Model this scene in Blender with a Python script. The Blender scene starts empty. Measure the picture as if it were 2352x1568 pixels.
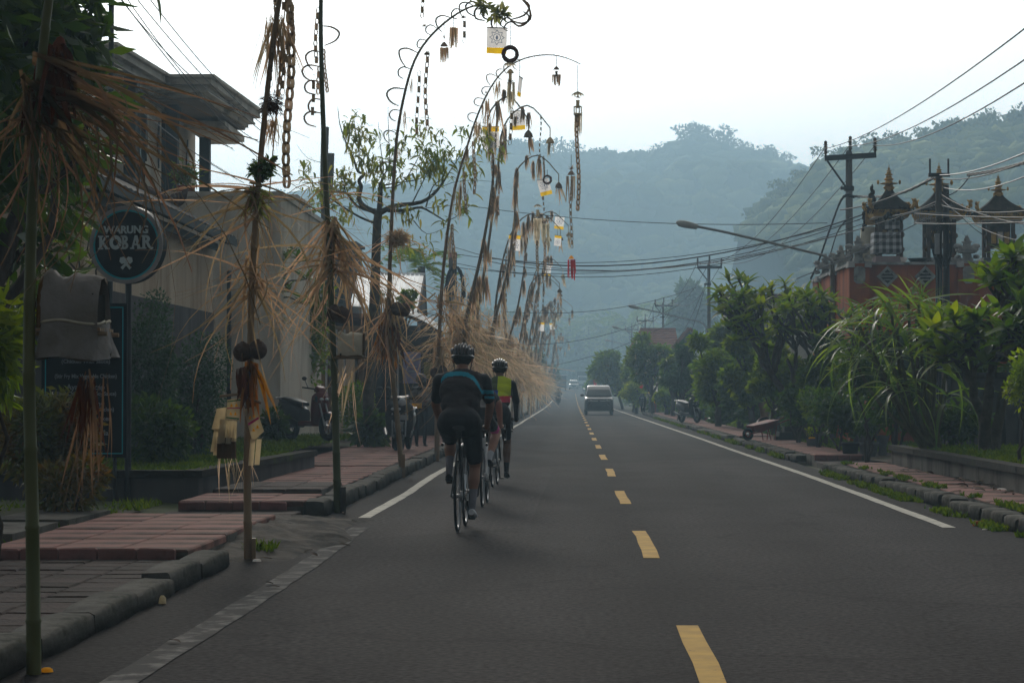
import bpy, math, random
import numpy as np
from mathutils import Vector, Matrix, Euler, Quaternion

# ------------------------------------------------------------------ camera, sky, sun, exposure
SC = bpy.context.scene
FPX, CX, CY, VPX, HZ, EYE = 5100.0, 1176.0, 784.0, 1312.0, 900.0, 1.30
cam_d = bpy.data.cameras.new('camera')
cam_d.sensor_width = 36.0
cam_d.lens = FPX / 2352.0 * 36.0
cam_d.clip_start, cam_d.clip_end = 0.1, 9000.0
CAM = bpy.data.objects.new('camera', cam_d)
SC.collection.objects.link(CAM)
CAM.location = (0, 0, EYE)
CAM.rotation_euler = (math.pi / 2 + math.atan((HZ - CY) / FPX), 0, math.atan((VPX - CX) / FPX))
SC.camera = CAM
cam_d.dof.use_dof = False

SKY_BASE, SKY_GLOW = 0.20, 3.4
SUN_EL, SUN_AZ = math.radians(19.0), math.radians(-9.0)       # azimuth from +Y, negative = towards -X
world = bpy.data.worlds.new('World')
SC.world = world
world.use_nodes = True
wn = world.node_tree
wn.nodes.clear()
def _w(t, **k):
    n = wn.nodes.new(t)
    for a, b in k.items():
        setattr(n, a, b)
    return n
w_out = _w('ShaderNodeOutputWorld')
w_sky = _w('ShaderNodeTexSky', sky_type='NISHITA', sun_disc=False, sun_elevation=SUN_EL, sun_rotation=SUN_AZ,
           air_density=1.2, dust_density=4.0, ozone_density=1.0)
w_hs = _w('ShaderNodeHueSaturation')
w_hs.inputs['Saturation'].default_value = 0.45
w_bg = _w('ShaderNodeBackground')
w_bg.inputs['Strength'].default_value = 0.05
w_tc = _w('ShaderNodeTexCoord')
w_map = _w('ShaderNodeMapping')
w_map.inputs['Scale'].default_value = (1, 1, 2.6)
w_no = _w('ShaderNodeTexNoise')
w_no.inputs['Scale'].default_value = 2.2
w_no.inputs['Detail'].default_value = 6
w_rmp = _w('ShaderNodeValToRGB')
w_rmp.color_ramp.elements[0].position, w_rmp.color_ramp.elements[1].position = 0.35, 0.65
w_rmp.color_ramp.elements[0].color = (0.80, 0.80, 0.79, 1)
w_rmp.color_ramp.elements[1].color = (1.0, 0.95, 0.87, 1)
w_veil = _w('ShaderNodeBackground')                             # high thin overcast
w_veil.inputs['Strength'].default_value = 1.0
w_mix = _w('ShaderNodeMixShader')
w_mix.inputs[0].default_value = 0.90
L = wn.links.new
sdir = Vector((math.sin(SUN_AZ) * math.cos(SUN_EL), math.cos(SUN_AZ) * math.cos(SUN_EL), math.sin(SUN_EL)))
w_nrm = _w('ShaderNodeVectorMath', operation='NORMALIZE')        # thin cloud is brightest round the hidden sun
w_dot = _w('ShaderNodeVectorMath', operation='DOT_PRODUCT'); w_dot.inputs[1].default_value = sdir
w_max = _w('ShaderNodeMath', operation='MAXIMUM'); w_max.inputs[1].default_value = 0.0
w_pow = _w('ShaderNodeMath', operation='POWER'); w_pow.inputs[1].default_value = 4.0
w_str = _w('ShaderNodeMath', operation='MULTIPLY_ADD'); w_str.inputs[1].default_value = SKY_GLOW; w_str.inputs[2].default_value = SKY_BASE
L(w_sky.outputs[0], w_hs.inputs['Color']); L(w_hs.outputs[0], w_bg.inputs[0])
L(w_tc.outputs['Generated'], w_map.inputs[0]); L(w_map.outputs[0], w_no.inputs['Vector'])
L(w_no.outputs['Fac'], w_rmp.inputs[0]); L(w_rmp.outputs[0], w_veil.inputs[0])
L(w_tc.outputs['Generated'], w_nrm.inputs[0]); L(w_nrm.outputs[0], w_dot.inputs[0]); L(w_dot.outputs['Value'], w_max.inputs[0])
L(w_max.outputs[0], w_pow.inputs[0]); L(w_pow.outputs[0], w_str.inputs[0]); L(w_str.outputs[0], w_veil.inputs['Strength'])
L(w_bg.outputs[0], w_mix.inputs[1]); L(w_veil.outputs[0], w_mix.inputs[2]); L(w_mix.outputs[0], w_out.inputs[0])

sun_d = bpy.data.lights.new('sun', 'SUN')
sun_d.energy, sun_d.angle, sun_d.color = 1.5, math.radians(12), (1.0, 0.93, 0.82)
SUN = bpy.data.objects.new('sun', sun_d)
SC.collection.objects.link(SUN)
sdir = Vector((math.sin(SUN_AZ) * math.cos(SUN_EL), math.cos(SUN_AZ) * math.cos(SUN_EL), math.sin(SUN_EL)))
SUN.rotation_euler = (-sdir).to_track_quat('-Z', 'Y').to_euler()
SUN.location = (0, 0, 60)
vs = SC.view_settings
vs.view_transform, vs.look, vs.exposure, vs.gamma, vs.use_curve_mapping = 'Standard', 'None', 0.0, 1.0, False
SC.cycles.max_bounces, SC.cycles.diffuse_bounces, SC.cycles.transparent_max_bounces = 5, 2, 8
SC.cycles.volume_bounces = 1
HAZE_D, HAZE_G, HAZE_COL = 0.00140, 0.35, (0.54, 0.80, 1.0, 1)
SC.cycles.use_denoising = True

# ------------------------------------------------------------------ helpers
RN = random.Random(11)
NP = np.random.RandomState(5)
uni = RN.uniform
CRM = CAM.rotation_euler.to_matrix()
def ray(u, v):
    return CRM @ Vector(((u - CX) / FPX, -(v - CY) / FPX, -1.0))
def at(u, v, Y):
    d = ray(u, v)
    return Vector((0, 0, EYE)) + d * (Y / d.y)
def gd(u, v, h=0.0):
    d = ray(u, v)
    return Vector((0, 0, EYE)) + d * ((h - EYE) / d.z)
def s2l(c):
    return tuple((x / 12.92 if x <= 0.04045 else ((x + 0.055) / 1.055) ** 2.4) for x in c)

WL = {}
def link(o):
    SC.collection.objects.link(o)
    return o
def thing(name, label, cat, loc=(0, 0, 0), group=None, rz=0.0):
    o = link(bpy.data.objects.new(name, None))
    o.location = loc
    o.rotation_euler = (0, 0, rz)
    o['label'] = label; o['category'] = cat
    if group: o['group'] = group
    WL[o.name] = Vector(loc)
    return o
def mesh_np(name, v, f, smooth=False, mi=None):
    v = np.asarray(v, dtype=np.float32).reshape(-1, 3); f = np.asarray(f, dtype=np.int32)
    me = bpy.data.meshes.new(name)
    k = f.shape[1]
    me.vertices.add(len(v)); me.vertices.foreach_set('co', v.ravel())
    me.loops.add(f.size); me.loops.foreach_set('vertex_index', f.ravel())
    me.polygons.add(len(f))
    me.polygons.foreach_set('loop_start', np.arange(0, f.size, k, dtype=np.int32))
    me.polygons.foreach_set('loop_total', np.full(len(f), k, dtype=np.int32))
    if smooth: me.polygons.foreach_set('use_smooth', np.ones(len(f), dtype=bool))
    if mi is not None: me.polygons.foreach_set('material_index', np.asarray(mi, dtype=np.int32))
    me.update(calc_edges=True)
    return me
def put(name, me, mats, parent=None, loc=(0, 0, 0), rot=(0, 0, 0), sc=1.0, **kw):
    """link a mesh as one object; mats go on the mesh only the first time"""
    if mats is not None and not me.materials:
        for m in (mats if isinstance(mats, (list, tuple)) else [mats]):
            me.materials.append(m)
    o = link(bpy.data.objects.new(name, me))
    o.location = loc
    o.rotation_euler = rot
    o.scale = (sc, sc, sc) if isinstance(sc, (int, float)) else sc
    if parent is not None:
        o.parent = parent
        WL[o.name] = WL.get(parent.name, Vector((0, 0, 0)))
    else:
        WL[o.name] = Vector(loc)
    for k, x in kw.items(): o[k] = x
    return o
def copy_tree(o, parent=None):
    c = link(o.copy())
    WL[c.name] = WL.get(o.name, Vector((0, 0, 0)))
    if parent is not None: c.parent = parent
    for ch in KIDS(o): copy_tree(ch, c)
    return c
def KIDS(o):
    return [x for x in SC.collection.objects if x.parent == o]
def frames(path):
    P = [Vector(p) for p in path]; out = []
    up = None
    for i in range(len(P)):
        t = (P[min(i + 1, len(P) - 1)] - P[max(i - 1, 0)]).normalized()
        if up is None:
            up = Vector((0, 0, 1)) if abs(t.z) < 0.9 else Vector((1, 0, 0))
        a = t.cross(up)
        if a.length < 1e-6: a = t.cross(Vector((0.3, 1, 0.2)))
        a.normalize(); b = a.cross(t).normalized(); up = b
        out.append((P[i], a, b, t))
    return out
class MB:
    def __init__(s): s.v = []; s.f = []; s.m = []; s.sm = []
    def add(s, vs, fs, mi=0, smooth=False):
        k = len(s.v)
        s.v.extend([tuple(x) for x in vs])
        for f in fs:
            s.f.append(tuple(i + k for i in f)); s.m.append(mi); s.sm.append(smooth)
        return s
    def box(s, c, d, rz=0.0, mi=0, rot=None, taper=1.0):
        hx, hy, hz = d[0] / 2, d[1] / 2, d[2] / 2
        M = rot if rot is not None else Matrix.Rotation(rz, 3, 'Z')
        vs = [M @ Vector((x * hx * (taper if z > 0 else 1), y * hy * (taper if z > 0 else 1), z * hz)) + Vector(c) for z in (-1, 1) for x, y in ((-1, -1), (1, -1), (1, 1), (-1, 1))]
        return s.add(vs, [(3, 2, 1, 0), (4, 5, 6, 7), (0, 1, 5, 4), (1, 2, 6, 5), (2, 3, 7, 6), (3, 0, 4, 7)], mi)
    def tube(s, path, rad, n=6, mi=0, cap=True, smooth=True):
        fr = frames(path); k = len(fr)
        rr = rad if isinstance(rad, (list, tuple)) else [rad] * k
        vs = []
        for (p, a, b, t), r in zip(fr, rr):
            for j in range(n):
                th = 2 * math.pi * j / n
                vs.append(p + a * (r * math.cos(th)) + b * (r * math.sin(th)))
        fs = [(i * n + j, i * n + (j + 1) % n, (i + 1) * n + (j + 1) % n, (i + 1) * n + j) for i in range(k - 1) for j in range(n)]
        s.add(vs, fs, mi, smooth)
        if cap:
            s.add(vs[:n], [tuple(range(n - 1, -1, -1))], mi); s.add(vs[-n:], [tuple(range(n))], mi)
        return s
    def lathe(s, prof, c=(0, 0, 0), n=16, mi=0, M=None, smooth=True, ph=0.0, sy=1.0):
        c = Vector(c); vs = []
        for r, z in prof:
            for j in range(n):
                th = 2 * math.pi * j / n + ph
                p = Vector((r * math.cos(th), r * math.sin(th) * sy, z))
                vs.append((M @ p if M is not None else p) + c)
        k = len(prof)
        fs = [(i * n + j, i * n + (j + 1) % n, (i + 1) * n + (j + 1) % n, (i + 1) * n + j) for i in range(k - 1) for j in range(n)]
        s.add(vs, fs, mi, smooth)
        if prof[0][0] > 1e-4: s.add(vs[:n], [tuple(range(n - 1, -1, -1))], mi)
        if prof[-1][0] > 1e-4: s.add(vs[-n:], [tuple(range(n))], mi)
        return s
    def ell(s, c, r, n=12, k=8, mi=0, M=None):
        r = (r, r, r) if isinstance(r, (int, float)) else r
        vs = []; c = Vector(c)
        for i in range(k + 1):
            ph = math.pi * i / k
            for j in range(n):
                th = 2 * math.pi * j / n
                p = Vector((r[0] * math.sin(ph) * math.cos(th), r[1] * math.sin(ph) * math.sin(th), -r[2] * math.cos(ph)))
                vs.append((M @ p if M is not None else p) + c)
        fs = [(i * n + j, i * n + (j + 1) % n, (i + 1) * n + (j + 1) % n, (i + 1) * n + j) for i in range(k) for j in range(n)]
        return s.add(vs, fs, mi, True)
    def loft(s, rings, mi=0, smooth=True, cap=True, closed=True):
        n = len(rings[0]); vs = [p for r in rings for p in r]
        m = n if closed else n - 1
        fs = [(i * n + j, i * n + (j + 1) % n, (i + 1) * n + (j + 1) % n, (i + 1) * n + j) for i in range(len(rings) - 1) for j in range(m)]
        s.add(vs, fs, mi, smooth)
        if cap and closed:
            s.add(rings[0], [tuple(range(n - 1, -1, -1))], mi); s.add(rings[-1], [tuple(range(n))], mi)
        return s
    def prism(s, pts, off, mi=0):
        """flat polygon (3-D points) pushed along vector off"""
        n = len(pts); off = Vector(off)
        a = [Vector(p) for p in pts]; b = [p + off for p in a]
        return s.add(a + b, [tuple(range(n - 1, -1, -1)), tuple(range(n, 2 * n))] + [(i, (i + 1) % n, n + (i + 1) % n, n + i) for i in range(n)], mi)
    def quad(s, a, b, c, d, mi=0): return s.add([a, b, c, d], [(0, 1, 2, 3)], mi)
    def mesh(s, name, org=(0, 0, 0)):
        me = bpy.data.meshes.new(name)
        o = Vector(org)
        me.from_pydata([(x[0] - o.x, x[1] - o.y, x[2] - o.z) for x in s.v], [], s.f)
        me.polygons.foreach_set('material_index', s.m); me.polygons.foreach_set('use_smooth', s.sm)
        me.update()
        return me
    def build(s, name, mats, parent=None, world=True, **kw):
        """world=True: vertices are world coordinates; they become local to the parent thing (rotation-free)"""
        org = WL.get(parent.name, Vector((0, 0, 0))) if (parent is not None and world) else Vector((0, 0, 0))
        return put(name, s.mesh(name, org), mats, parent, **kw)
def solo(mb, name, mats, label, cat, loc=None, group=None, **kw):
    """a thing that is one mesh; vertices are world coordinates, origin goes to loc"""
    loc = Vector(loc) if loc is not None else Vector(mb.v[0])
    o = put(name, mb.mesh(name, loc), mats, None, loc)
    o['label'] = label; o['category'] = cat
    if group: o['group'] = group
    for k, x in kw.items(): o[k] = x
    return o
def rrect(w, h, r, n=3):
    """rounded rectangle outline, centred, list of (x, z)"""
    r = min(r, w / 2 - 1e-4, h / 2 - 1e-4); out = []
    for cx, cz, a0 in ((w / 2 - r, h / 2 - r, 0), (-w / 2 + r, h / 2 - r, 90), (-w / 2 + r, -h / 2 + r, 180), (w / 2 - r, -h / 2 + r, 270)):
        for i in range(n + 1):
            a = math.radians(a0 + 90 * i / n)
            out.append((cx + r * math.cos(a), cz + r * math.sin(a)))
    return out
def smoothpath(P, k=4):
    P = [Vector(p) for p in P]; out = []
    for i in range(len(P) - 1):
        p0, p1, p2, p3 = P[max(i - 1, 0)], P[i], P[i + 1], P[min(i + 2, len(P) - 1)]
        for j in range(k):
            t = j / k
            out.append(0.5 * ((2 * p1) + (p2 - p0) * t + (2 * p0 - 5 * p1 + 4 * p2 - p3) * t * t + (3 * p1 - p0 - 3 * p2 + p3) * t ** 3))
    out.append(P[-1])
    return out

# ------------------------------------------------------------------ materials
MAT = {}
def mat(name, c, c2=None, scale=4.0, rough=0.85, bump=0.0, bscale=None, metal=0.0, spec=0.10, trans=0.0, isl=0.0, orand=0.0,
        lo=0.38, hi=0.62, detail=5, emis=0.0, mapsc=(1, 1, 1), wave=None, coat=0.0, c3=None, c3s=1.0, c3lo=0.55, c3hi=0.7):
    """procedural material: two-colour noise (c..c2), optional third stain colour c3, relief, per-leaf and per-copy variation"""
    m = bpy.data.materials.new(name); m.use_nodes = True
    nt = m.node_tree; nt.nodes.clear(); N = nt.nodes.new; LK = nt.links.new
    out = N('ShaderNodeOutputMaterial'); pb = N('ShaderNodeBsdfPrincipled')
    pb.inputs['Roughness'].default_value = rough; pb.inputs['Metallic'].default_value = metal
    pb.inputs['Specular IOR Level'].default_value = spec
    if coat: pb.inputs['Coat Weight'].default_value = coat; pb.inputs['Coat Roughness'].default_value = 0.08
    tc = N('ShaderNodeTexCoord'); mp = N('ShaderNodeMapping'); mp.inputs['Scale'].default_value = mapsc
    LK(tc.outputs['Object'], mp.inputs[0])
    no = N('ShaderNodeTexNoise'); no.inputs['Scale'].default_value = scale; no.inputs['Detail'].default_value = detail
    LK(mp.outputs[0], no.inputs['Vector'])
    rp = N('ShaderNodeValToRGB')
    rp.color_ramp.elements[0].position, rp.color_ramp.elements[1].position = lo, hi
    rp.color_ramp.elements[0].color = (*c, 1); rp.color_ramp.elements[1].color = (*(c2 or tuple(x * 0.75 for x in c)), 1)
    LK(no.outputs['Fac'], rp.inputs[0]); col = rp.outputs[0]
    if c3:
        n3 = N('ShaderNodeTexNoise'); n3.inputs['Scale'].default_value = c3s; n3.inputs['Detail'].default_value = 6; n3.inputs['Roughness'].default_value = 0.65
        LK(mp.outputs[0], n3.inputs['Vector'])
        r3 = N('ShaderNodeMapRange'); r3.inputs[1].default_value = c3lo; r3.inputs[2].default_value = c3hi
        LK(n3.outputs['Fac'], r3.inputs[0])
        mx = N('ShaderNodeMix'); mx.data_type = 'RGBA'
        LK(r3.outputs[0], mx.inputs[0]); LK(col, mx.inputs[6]); mx.inputs[7].default_value = (*c3, 1); col = mx.outputs[2]
    if isl or orand:
        hs = N('ShaderNodeHueSaturation')
        src = N('ShaderNodeNewGeometry').outputs['Random Per Island'] if isl else N('ShaderNodeObjectInfo').outputs['Random']
        a = isl or orand
        mr = N('ShaderNodeMapRange'); mr.inputs[3].default_value = 1 - a; mr.inputs[4].default_value = 1 + a
        LK(src, mr.inputs[0]); LK(mr.outputs[0], hs.inputs['Value'])
        mh = N('ShaderNodeMapRange'); mh.inputs[3].default_value = 0.5 + a * 0.05; mh.inputs[4].default_value = 0.5 - a * 0.05
        LK(src, mh.inputs[0]); LK(mh.outputs[0], hs.inputs['Hue'])
        LK(col, hs.inputs['Color']); col = hs.outputs[0]
    LK(col, pb.inputs['Base Color'])
    if bump:
        nb = N('ShaderNodeTexNoise'); nb.inputs['Scale'].default_value = bscale or scale * 3; nb.inputs['Detail'].default_value = 8
        LK(mp.outputs[0], nb.inputs['Vector'])
        bp = N('ShaderNodeBump'); bp.inputs['Strength'].default_value = min(1.0, bump); bp.inputs['Distance'].default_value = 0.02
        LK(nb.outputs['Fac'], bp.inputs['Height']); LK(bp.outputs[0], pb.inputs['Normal'])
    if emis:
        LK(col, pb.inputs['Emission Color']); pb.inputs['Emission Strength'].default_value = emis
    if trans:
        tl = N('ShaderNodeBsdfTranslucent'); ms = N('ShaderNodeMixShader'); ms.inputs[0].default_value = trans
        bc = N('ShaderNodeHueSaturation'); bc.inputs['Saturation'].default_value = 1.15; bc.inputs['Value'].default_value = 2.3
        LK(col, bc.inputs['Color']); LK(bc.outputs[0], tl.inputs[0])
        LK(pb.outputs[0], ms.inputs[1]); LK(tl.outputs[0], ms.inputs[2]); LK(ms.outputs[0], out.inputs[0])
    else:
        LK(pb.outputs[0], out.inputs[0])
    MAT[name] = m
    return m
M = mat
# ground and road
asphalt = M('asphalt', (.026, .0235, .0240), (.037, .0335, .0338), 1.1, .9, .35, 60, spec=.04, detail=14, lo=.3, hi=.7, mapsc=(1, .45, 1), c3=(.019, .0172, .0176), c3s=.22, c3lo=.48, c3hi=.75)
paint_w = M('worn_white_paint', (.55, .52, .45), (.38, .36, .31), 6, .8, .2, c3=(.06, .056, .055), c3s=9, c3lo=.6, c3hi=.68)
paint_old = M('scraped_white_paint', (.16, .152, .142), (.09, .085, .08), 9, .9, .2, detail=12, c3=(.034, .031, .031), c3s=4, c3lo=.40, c3hi=.52)
paint_y = M('worn_yellow_paint', (.56, .33, .055), (.44, .26, .05), 5, .8, .2, c3=(.09, .07, .045), c3s=11, c3lo=.62, c3hi=.72)
kerb_m = M('kerb_concrete', (.065, .06, .053), (.13, .12, .105), 3.5, .95, 1.0, 9, orand=.14, detail=12, c3=(.025, .026, .018), c3s=1.8, c3lo=.45, c3hi=.62)
pink = M('pink_paving', (.29, .145, .12), (.19, .105, .09), 2.2, .9, .7, 22, orand=.1, detail=12, c3=(.05, .042, .036), c3s=.9, c3lo=.46, c3hi=.72)
pinkside = M('pink_riser', (.24, .11, .10), (.15, .08, .075), 3, .9, .5, 25, orand=.15, c3=(.05, .04, .036), c3s=2, c3lo=.52, c3hi=.7)
darktile = M('dark_paving_tile', (.042, .031, .028), (.064, .046, .040), 3, .9, .6, 30, orand=.3, detail=12, c3=(.035, .028, .026), c3s=1.2)
soil = M('soil', (.055, .043, .034), (.085, .066, .05), 2.5, .95, .8, 22, c3=(.04, .05, .02), c3s=.6)
grassm = M('grass_blades', (.05, .085, .010), (.09, .125, .014), .8, .7, trans=.35, isl=.35)
groundm = M('ground_cover', (.045, .055, .02), (.07, .062, .04), .3, .95, .7, 6)
conc = M('stained_concrete', (.14, .128, .112), (.10, .092, .08), 1.5, .93, .5, 16, c3=(.035, .03, .026), c3s=1.6, c3lo=.48, c3hi=.66, mapsc=(1, 1, .35))
mossy = M('dark_mossy_coping', (.022, .02, .017), (.035, .03, .024), 3, .95, .7, 18, c3=(.04, .06, .008), c3s=1.1, c3lo=.56, c3hi=.66)
# wheel tracks, patches, cracks and speckle on the asphalt
def road_wear(m):
    nt = m.node_tree; N = nt.nodes.new; LK = nt.links.new; pb = next(n for n in nt.nodes if n.type == 'BSDF_PRINCIPLED')
    src = pb.inputs['Base Color'].links[0].from_socket
    tc = N('ShaderNodeTexCoord'); sp = N('ShaderNodeSeparateXYZ'); LK(tc.outputs['Object'], sp.inputs[0])
    wob = N('ShaderNodeTexNoise'); wob.inputs['Scale'].default_value = .35; LK(tc.outputs['Object'], wob.inputs['Vector'])
    ad = N('ShaderNodeMath'); ad.operation = 'MULTIPLY_ADD'; ad.inputs[1].default_value = .5; LK(wob.outputs['Fac'], ad.inputs[0]); LK(sp.outputs[0], ad.inputs[2])
    mr = N('ShaderNodeMapRange'); mr.inputs[1].default_value = -2.4; mr.inputs[2].default_value = 4.6; LK(ad.outputs[0], mr.inputs[0])
    rp = N('ShaderNodeValToRGB'); el = rp.color_ramp.elements; el[0].color = (.72, .70, .69, 1); el[0].position = 0; el[1].color = (.75, .72, .70, 1); el[1].position = 1
    for p, v in ((.06, .8), (.17, 1.32), (.26, .95), (.36, 1.28), (.455, .78), (.56, 1.3), (.66, .95), (.77, 1.32), (.9, .85)):
        e = el.new(p); e.color = (v, v * .985, v * .98, 1)
    LK(mr.outputs[0], rp.inputs[0])
    def mul(a, b):
        x = N('ShaderNodeMix'); x.data_type = 'RGBA'; x.blend_type = 'MULTIPLY'; x.inputs[0].default_value = 1; LK(a, x.inputs[6]); LK(b, x.inputs[7]); return x.outputs[2]
    gr = N('ShaderNodeTexNoise'); gr.inputs['Scale'].default_value = 26; gr.inputs['Detail'].default_value = 3; LK(tc.outputs['Object'], gr.inputs['Vector'])
    gm = N('ShaderNodeMapRange'); gm.inputs[1].default_value = .3; gm.inputs[2].default_value = .7; gm.inputs[3].default_value = .35; gm.inputs[4].default_value = 1.75; LK(gr.outputs['Fac'], gm.inputs[0])
    vo = N('ShaderNodeTexVoronoi'); vo.feature = 'DISTANCE_TO_EDGE'; vo.inputs['Scale'].default_value = .32
    wv = N('ShaderNodeVectorMath'); wv.operation = 'MULTIPLY_ADD'; wv.inputs[1].default_value = (1.2, 1.2, 0); w2 = N('ShaderNodeTexNoise'); w2.inputs['Scale'].default_value = 1.6; w2.inputs['Detail'].default_value = 6
    LK(tc.outputs['Object'], w2.inputs['Vector']); LK(w2.outputs['Color'], wv.inputs[0]); LK(tc.outputs['Object'], wv.inputs[2]); LK(wv.outputs[0], vo.inputs['Vector'])
    ck = N('ShaderNodeMapRange'); ck.inputs[1].default_value = .002; ck.inputs[2].default_value = .012; ck.inputs[3].default_value = .68; LK(vo.outputs['Distance'], ck.inputs[0])
    pt = N('ShaderNodeTexVoronoi'); pt.inputs['Scale'].default_value = .16; mp = N('ShaderNodeMapping'); mp.inputs['Scale'].default_value = (1, .5, 1); LK(tc.outputs['Object'], mp.inputs[0]); LK(mp.outputs[0], pt.inputs['Vector'])
    pm = N('ShaderNodeMapRange'); pm.inputs[3].default_value = .78; pm.inputs[4].default_value = 1.24; sc_ = N('ShaderNodeSeparateColor'); LK(pt.outputs['Color'], sc_.inputs[0]); LK(sc_.outputs[0], pm.inputs[0])
    LK(mul(mul(mul(mul(src, rp.outputs[0]), gm.outputs[0]), ck.outputs[0]), pm.outputs[0]), pb.inputs['Base Color'])
road_wear(asphalt)
# plants
def leafm(n, c, c2, tr=.42, isl=.3, rough=.45): return M(n, c, c2, 1.2, rough, spec=.35, trans=tr, isl=isl)
leaf_dark = leafm('dark_green_leaf', (.028, .055, .008), (.045, .075, .010))
leaf_mid = leafm('mid_green_leaf', (.065, .115, .010), (.105, .14, .013), .5)
leaf_lite = leafm('light_green_leaf', (.11, .165, .014), (.165, .19, .02), .5)
leaf_box = leafm('clipped_shrub_leaf', (.022, .05, .022), (.035, .07, .026), .3)
leaf_cro = leafm('croton_leaf', (.065, .075, .014), (.13, .06, .012), .35, .45)
leaf_frang = M('frangipani_leaf', (.08, .135, .010), (.13, .165, .014), 3, .42, spec=.4, trans=.5, orand=.35)
leaf_frang_i = leafm('frangipani_crown_leaf', (.08, .135, .010), (.13, .165, .014), .5, .35)
leaf_cane = M('strap_leaf', (.075, .125, .024), (.125, .165, .034), 2, .42, spec=.4, trans=.5, orand=.35)
leaf_sparse = leafm('sparse_tree_leaf', (.10, .14, .03), (.17, .16, .045), .55)
leaf_hill = M('hill_forest', (.035, .065, .010), (.17, .20, .035), .012, .9, isl=.45, lo=.4, hi=.6)  # forest greens, with broad contrast raised to stand in for sunlit ridges
hillm = M('hill_slope', (.03, .045, .014), (.08, .10, .03), .02, .95, .8, .3)
bark = M('bark', (.075, .06, .048), (.045, .037, .03), 6, .95, .9, 30, mapsc=(1, 1, .3))
bark_pale = M('pale_bark', (.12, .105, .085), (.08, .07, .055), 8, .95, .8, 30, c3=(.05, .055, .035), c3s=3)
flower = M('cream_petal', (.75, .68, .45), (.8, .75, .6), 5, .6, trans=.3, isl=.1)
flower_r = M('red_petal', (.5, .03, .05), (.6, .05, .08), 5, .6, trans=.3)
# ceremonial poles
bam_green = M('green_bamboo', (.06, .075, .022), (.095, .095, .03), 3, .5, .2, spec=.4, mapsc=(1, 1, .2), orand=.2)
bam_tan = M('tan_bamboo', (.28, .195, .115), (.20, .135, .078), 3, .6, .2, spec=.3, mapsc=(1, 1, .2), orand=.2)
dry = M('dry_palm_strip', (.20, .135, .08), (.30, .215, .135), 3, .8, trans=.42, orand=.4)
dry_i = M('dry_palm_fringe', (.27, .20, .13), (.40, .31, .21), 3, .8, trans=.45, isl=.4)
dry_shade = M('shaded_palm_strip', (.085, .056, .034), (.15, .10, .06), 3, .85, trans=.3, orand=.45)  # darker copy of the dry strip, near-left shade put into its colour
chain_m = M('woven_leaf_chain', (.27, .21, .15), (.18, .14, .10), 6, .85, trans=.4, orand=.3)
husk = M('coconut_husk', (.115, .082, .07), (.075, .052, .045), 12, .9, .7, 50)
palm_pale = M('pale_young_palm_leaf', (.46, .41, .315), (.33, .29, .215), 6, .7, .2, trans=.5, orand=.12)
palm_grn = M('yellowgreen_palm_tuft', (.20, .22, .065), (.28, .26, .10), 4, .7, trans=.35, isl=.3)
palm_org = M('orange_dry_leaf', (.34, .14, .03), (.22, .10, .03), 4, .75, trans=.3, isl=.3)
redfib = M('red_brown_fibre', (.15, .045, .02), (.09, .03, .016), 9, .95, .7, 40, mapsc=(1, 1, .2))
cloth_g = M('grey_white_cloth', (.25, .235, .23), (.19, .18, .172), 5, .95, 1.0, 11, c3=(.17, .15, .125), c3s=4, c3lo=.5, c3hi=.75)
cloth_c = M('cream_cloth', (.55, .50, .40), (.46, .42, .34), 4, .95, 1.0, 12)
cloth_w = M('white_cloth', (.66, .64, .62), (.58, .56, .55), 4, .95, .3, 50, trans=.5)
cloth_y = M('yellow_cloth', (.74, .48, .06), (.62, .39, .04), 4, .9, .3, 50, trans=.5)
ink = M('grey_blue_print', (.16, .19, .25), (.21, .24, .30), 9, .9, trans=.4)
paint_pk = M('magenta_strip', (.50, .02, .15), (.45, .02, .13), 9, .8)
paint_gn = M('green_strip', (.02, .20, .10), (.02, .17, .09), 9, .8)
red_fr = M('red_fringe', (.55, .05, .05), (.42, .04, .045), 7, .85, trans=.2)
wood_br = M('brown_board', (.13, .075, .035), (.085, .05, .024), 6, .8, .4, 30, mapsc=(1, 1, .2))
# buildings
cream = M('cream_plaster', (.66, .60, .51), (.57, .51, .43), .7, .92, .25, 14, c3=(.24, .19, .14), c3s=1.1, c3lo=.47, c3hi=.78, mapsc=(1, 1, .3))
cream_st = M('stained_cream_plaster', (.56, .46, .34), (.44, .34, .245), .8, .93, .3, 14, c3=(.20, .13, .08), c3s=1.2, c3lo=.5, c3hi=.75, mapsc=(1, 1, .22))
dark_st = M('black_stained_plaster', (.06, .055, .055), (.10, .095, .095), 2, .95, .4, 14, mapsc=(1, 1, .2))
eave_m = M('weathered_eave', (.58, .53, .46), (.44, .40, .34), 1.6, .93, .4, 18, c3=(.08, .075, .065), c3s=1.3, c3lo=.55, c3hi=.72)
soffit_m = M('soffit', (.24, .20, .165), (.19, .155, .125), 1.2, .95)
teal_col = M('dark_teal_column', (.016, .026, .03), (.022, .034, .038), 3, .6)
roof_dk = M('dark_corrugated_roof', (.02, .02, .022), (.035, .03, .028), 3, .8, .3)
tile_dk = M('old_roof_tile', (.06, .035, .026), (.09, .05, .035), 3, .92, .6, 20, orand=.2)
tile_red = M('red_roof_tile', (.30, .12, .075), (.23, .09, .06), 2, .9, .5, 10, mapsc=(1, 1, 1))
thatch = M('dark_thatch', (.075, .06, .048), (.05, .042, .035), 4, .95, .8, 30)
metal_w = M('white_roof_sheet', (.86, .87, .88), (.80, .81, .82), 1.2, .5, .1, spec=.4, c3=(.5, .48, .45), c3s=1.5, c3lo=.6, c3hi=.8)
sheet_w = M('white_plastic_sheet', (.86, .87, .88), (.80, .81, .82), 1.2, .5, .1, trans=.55)
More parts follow.
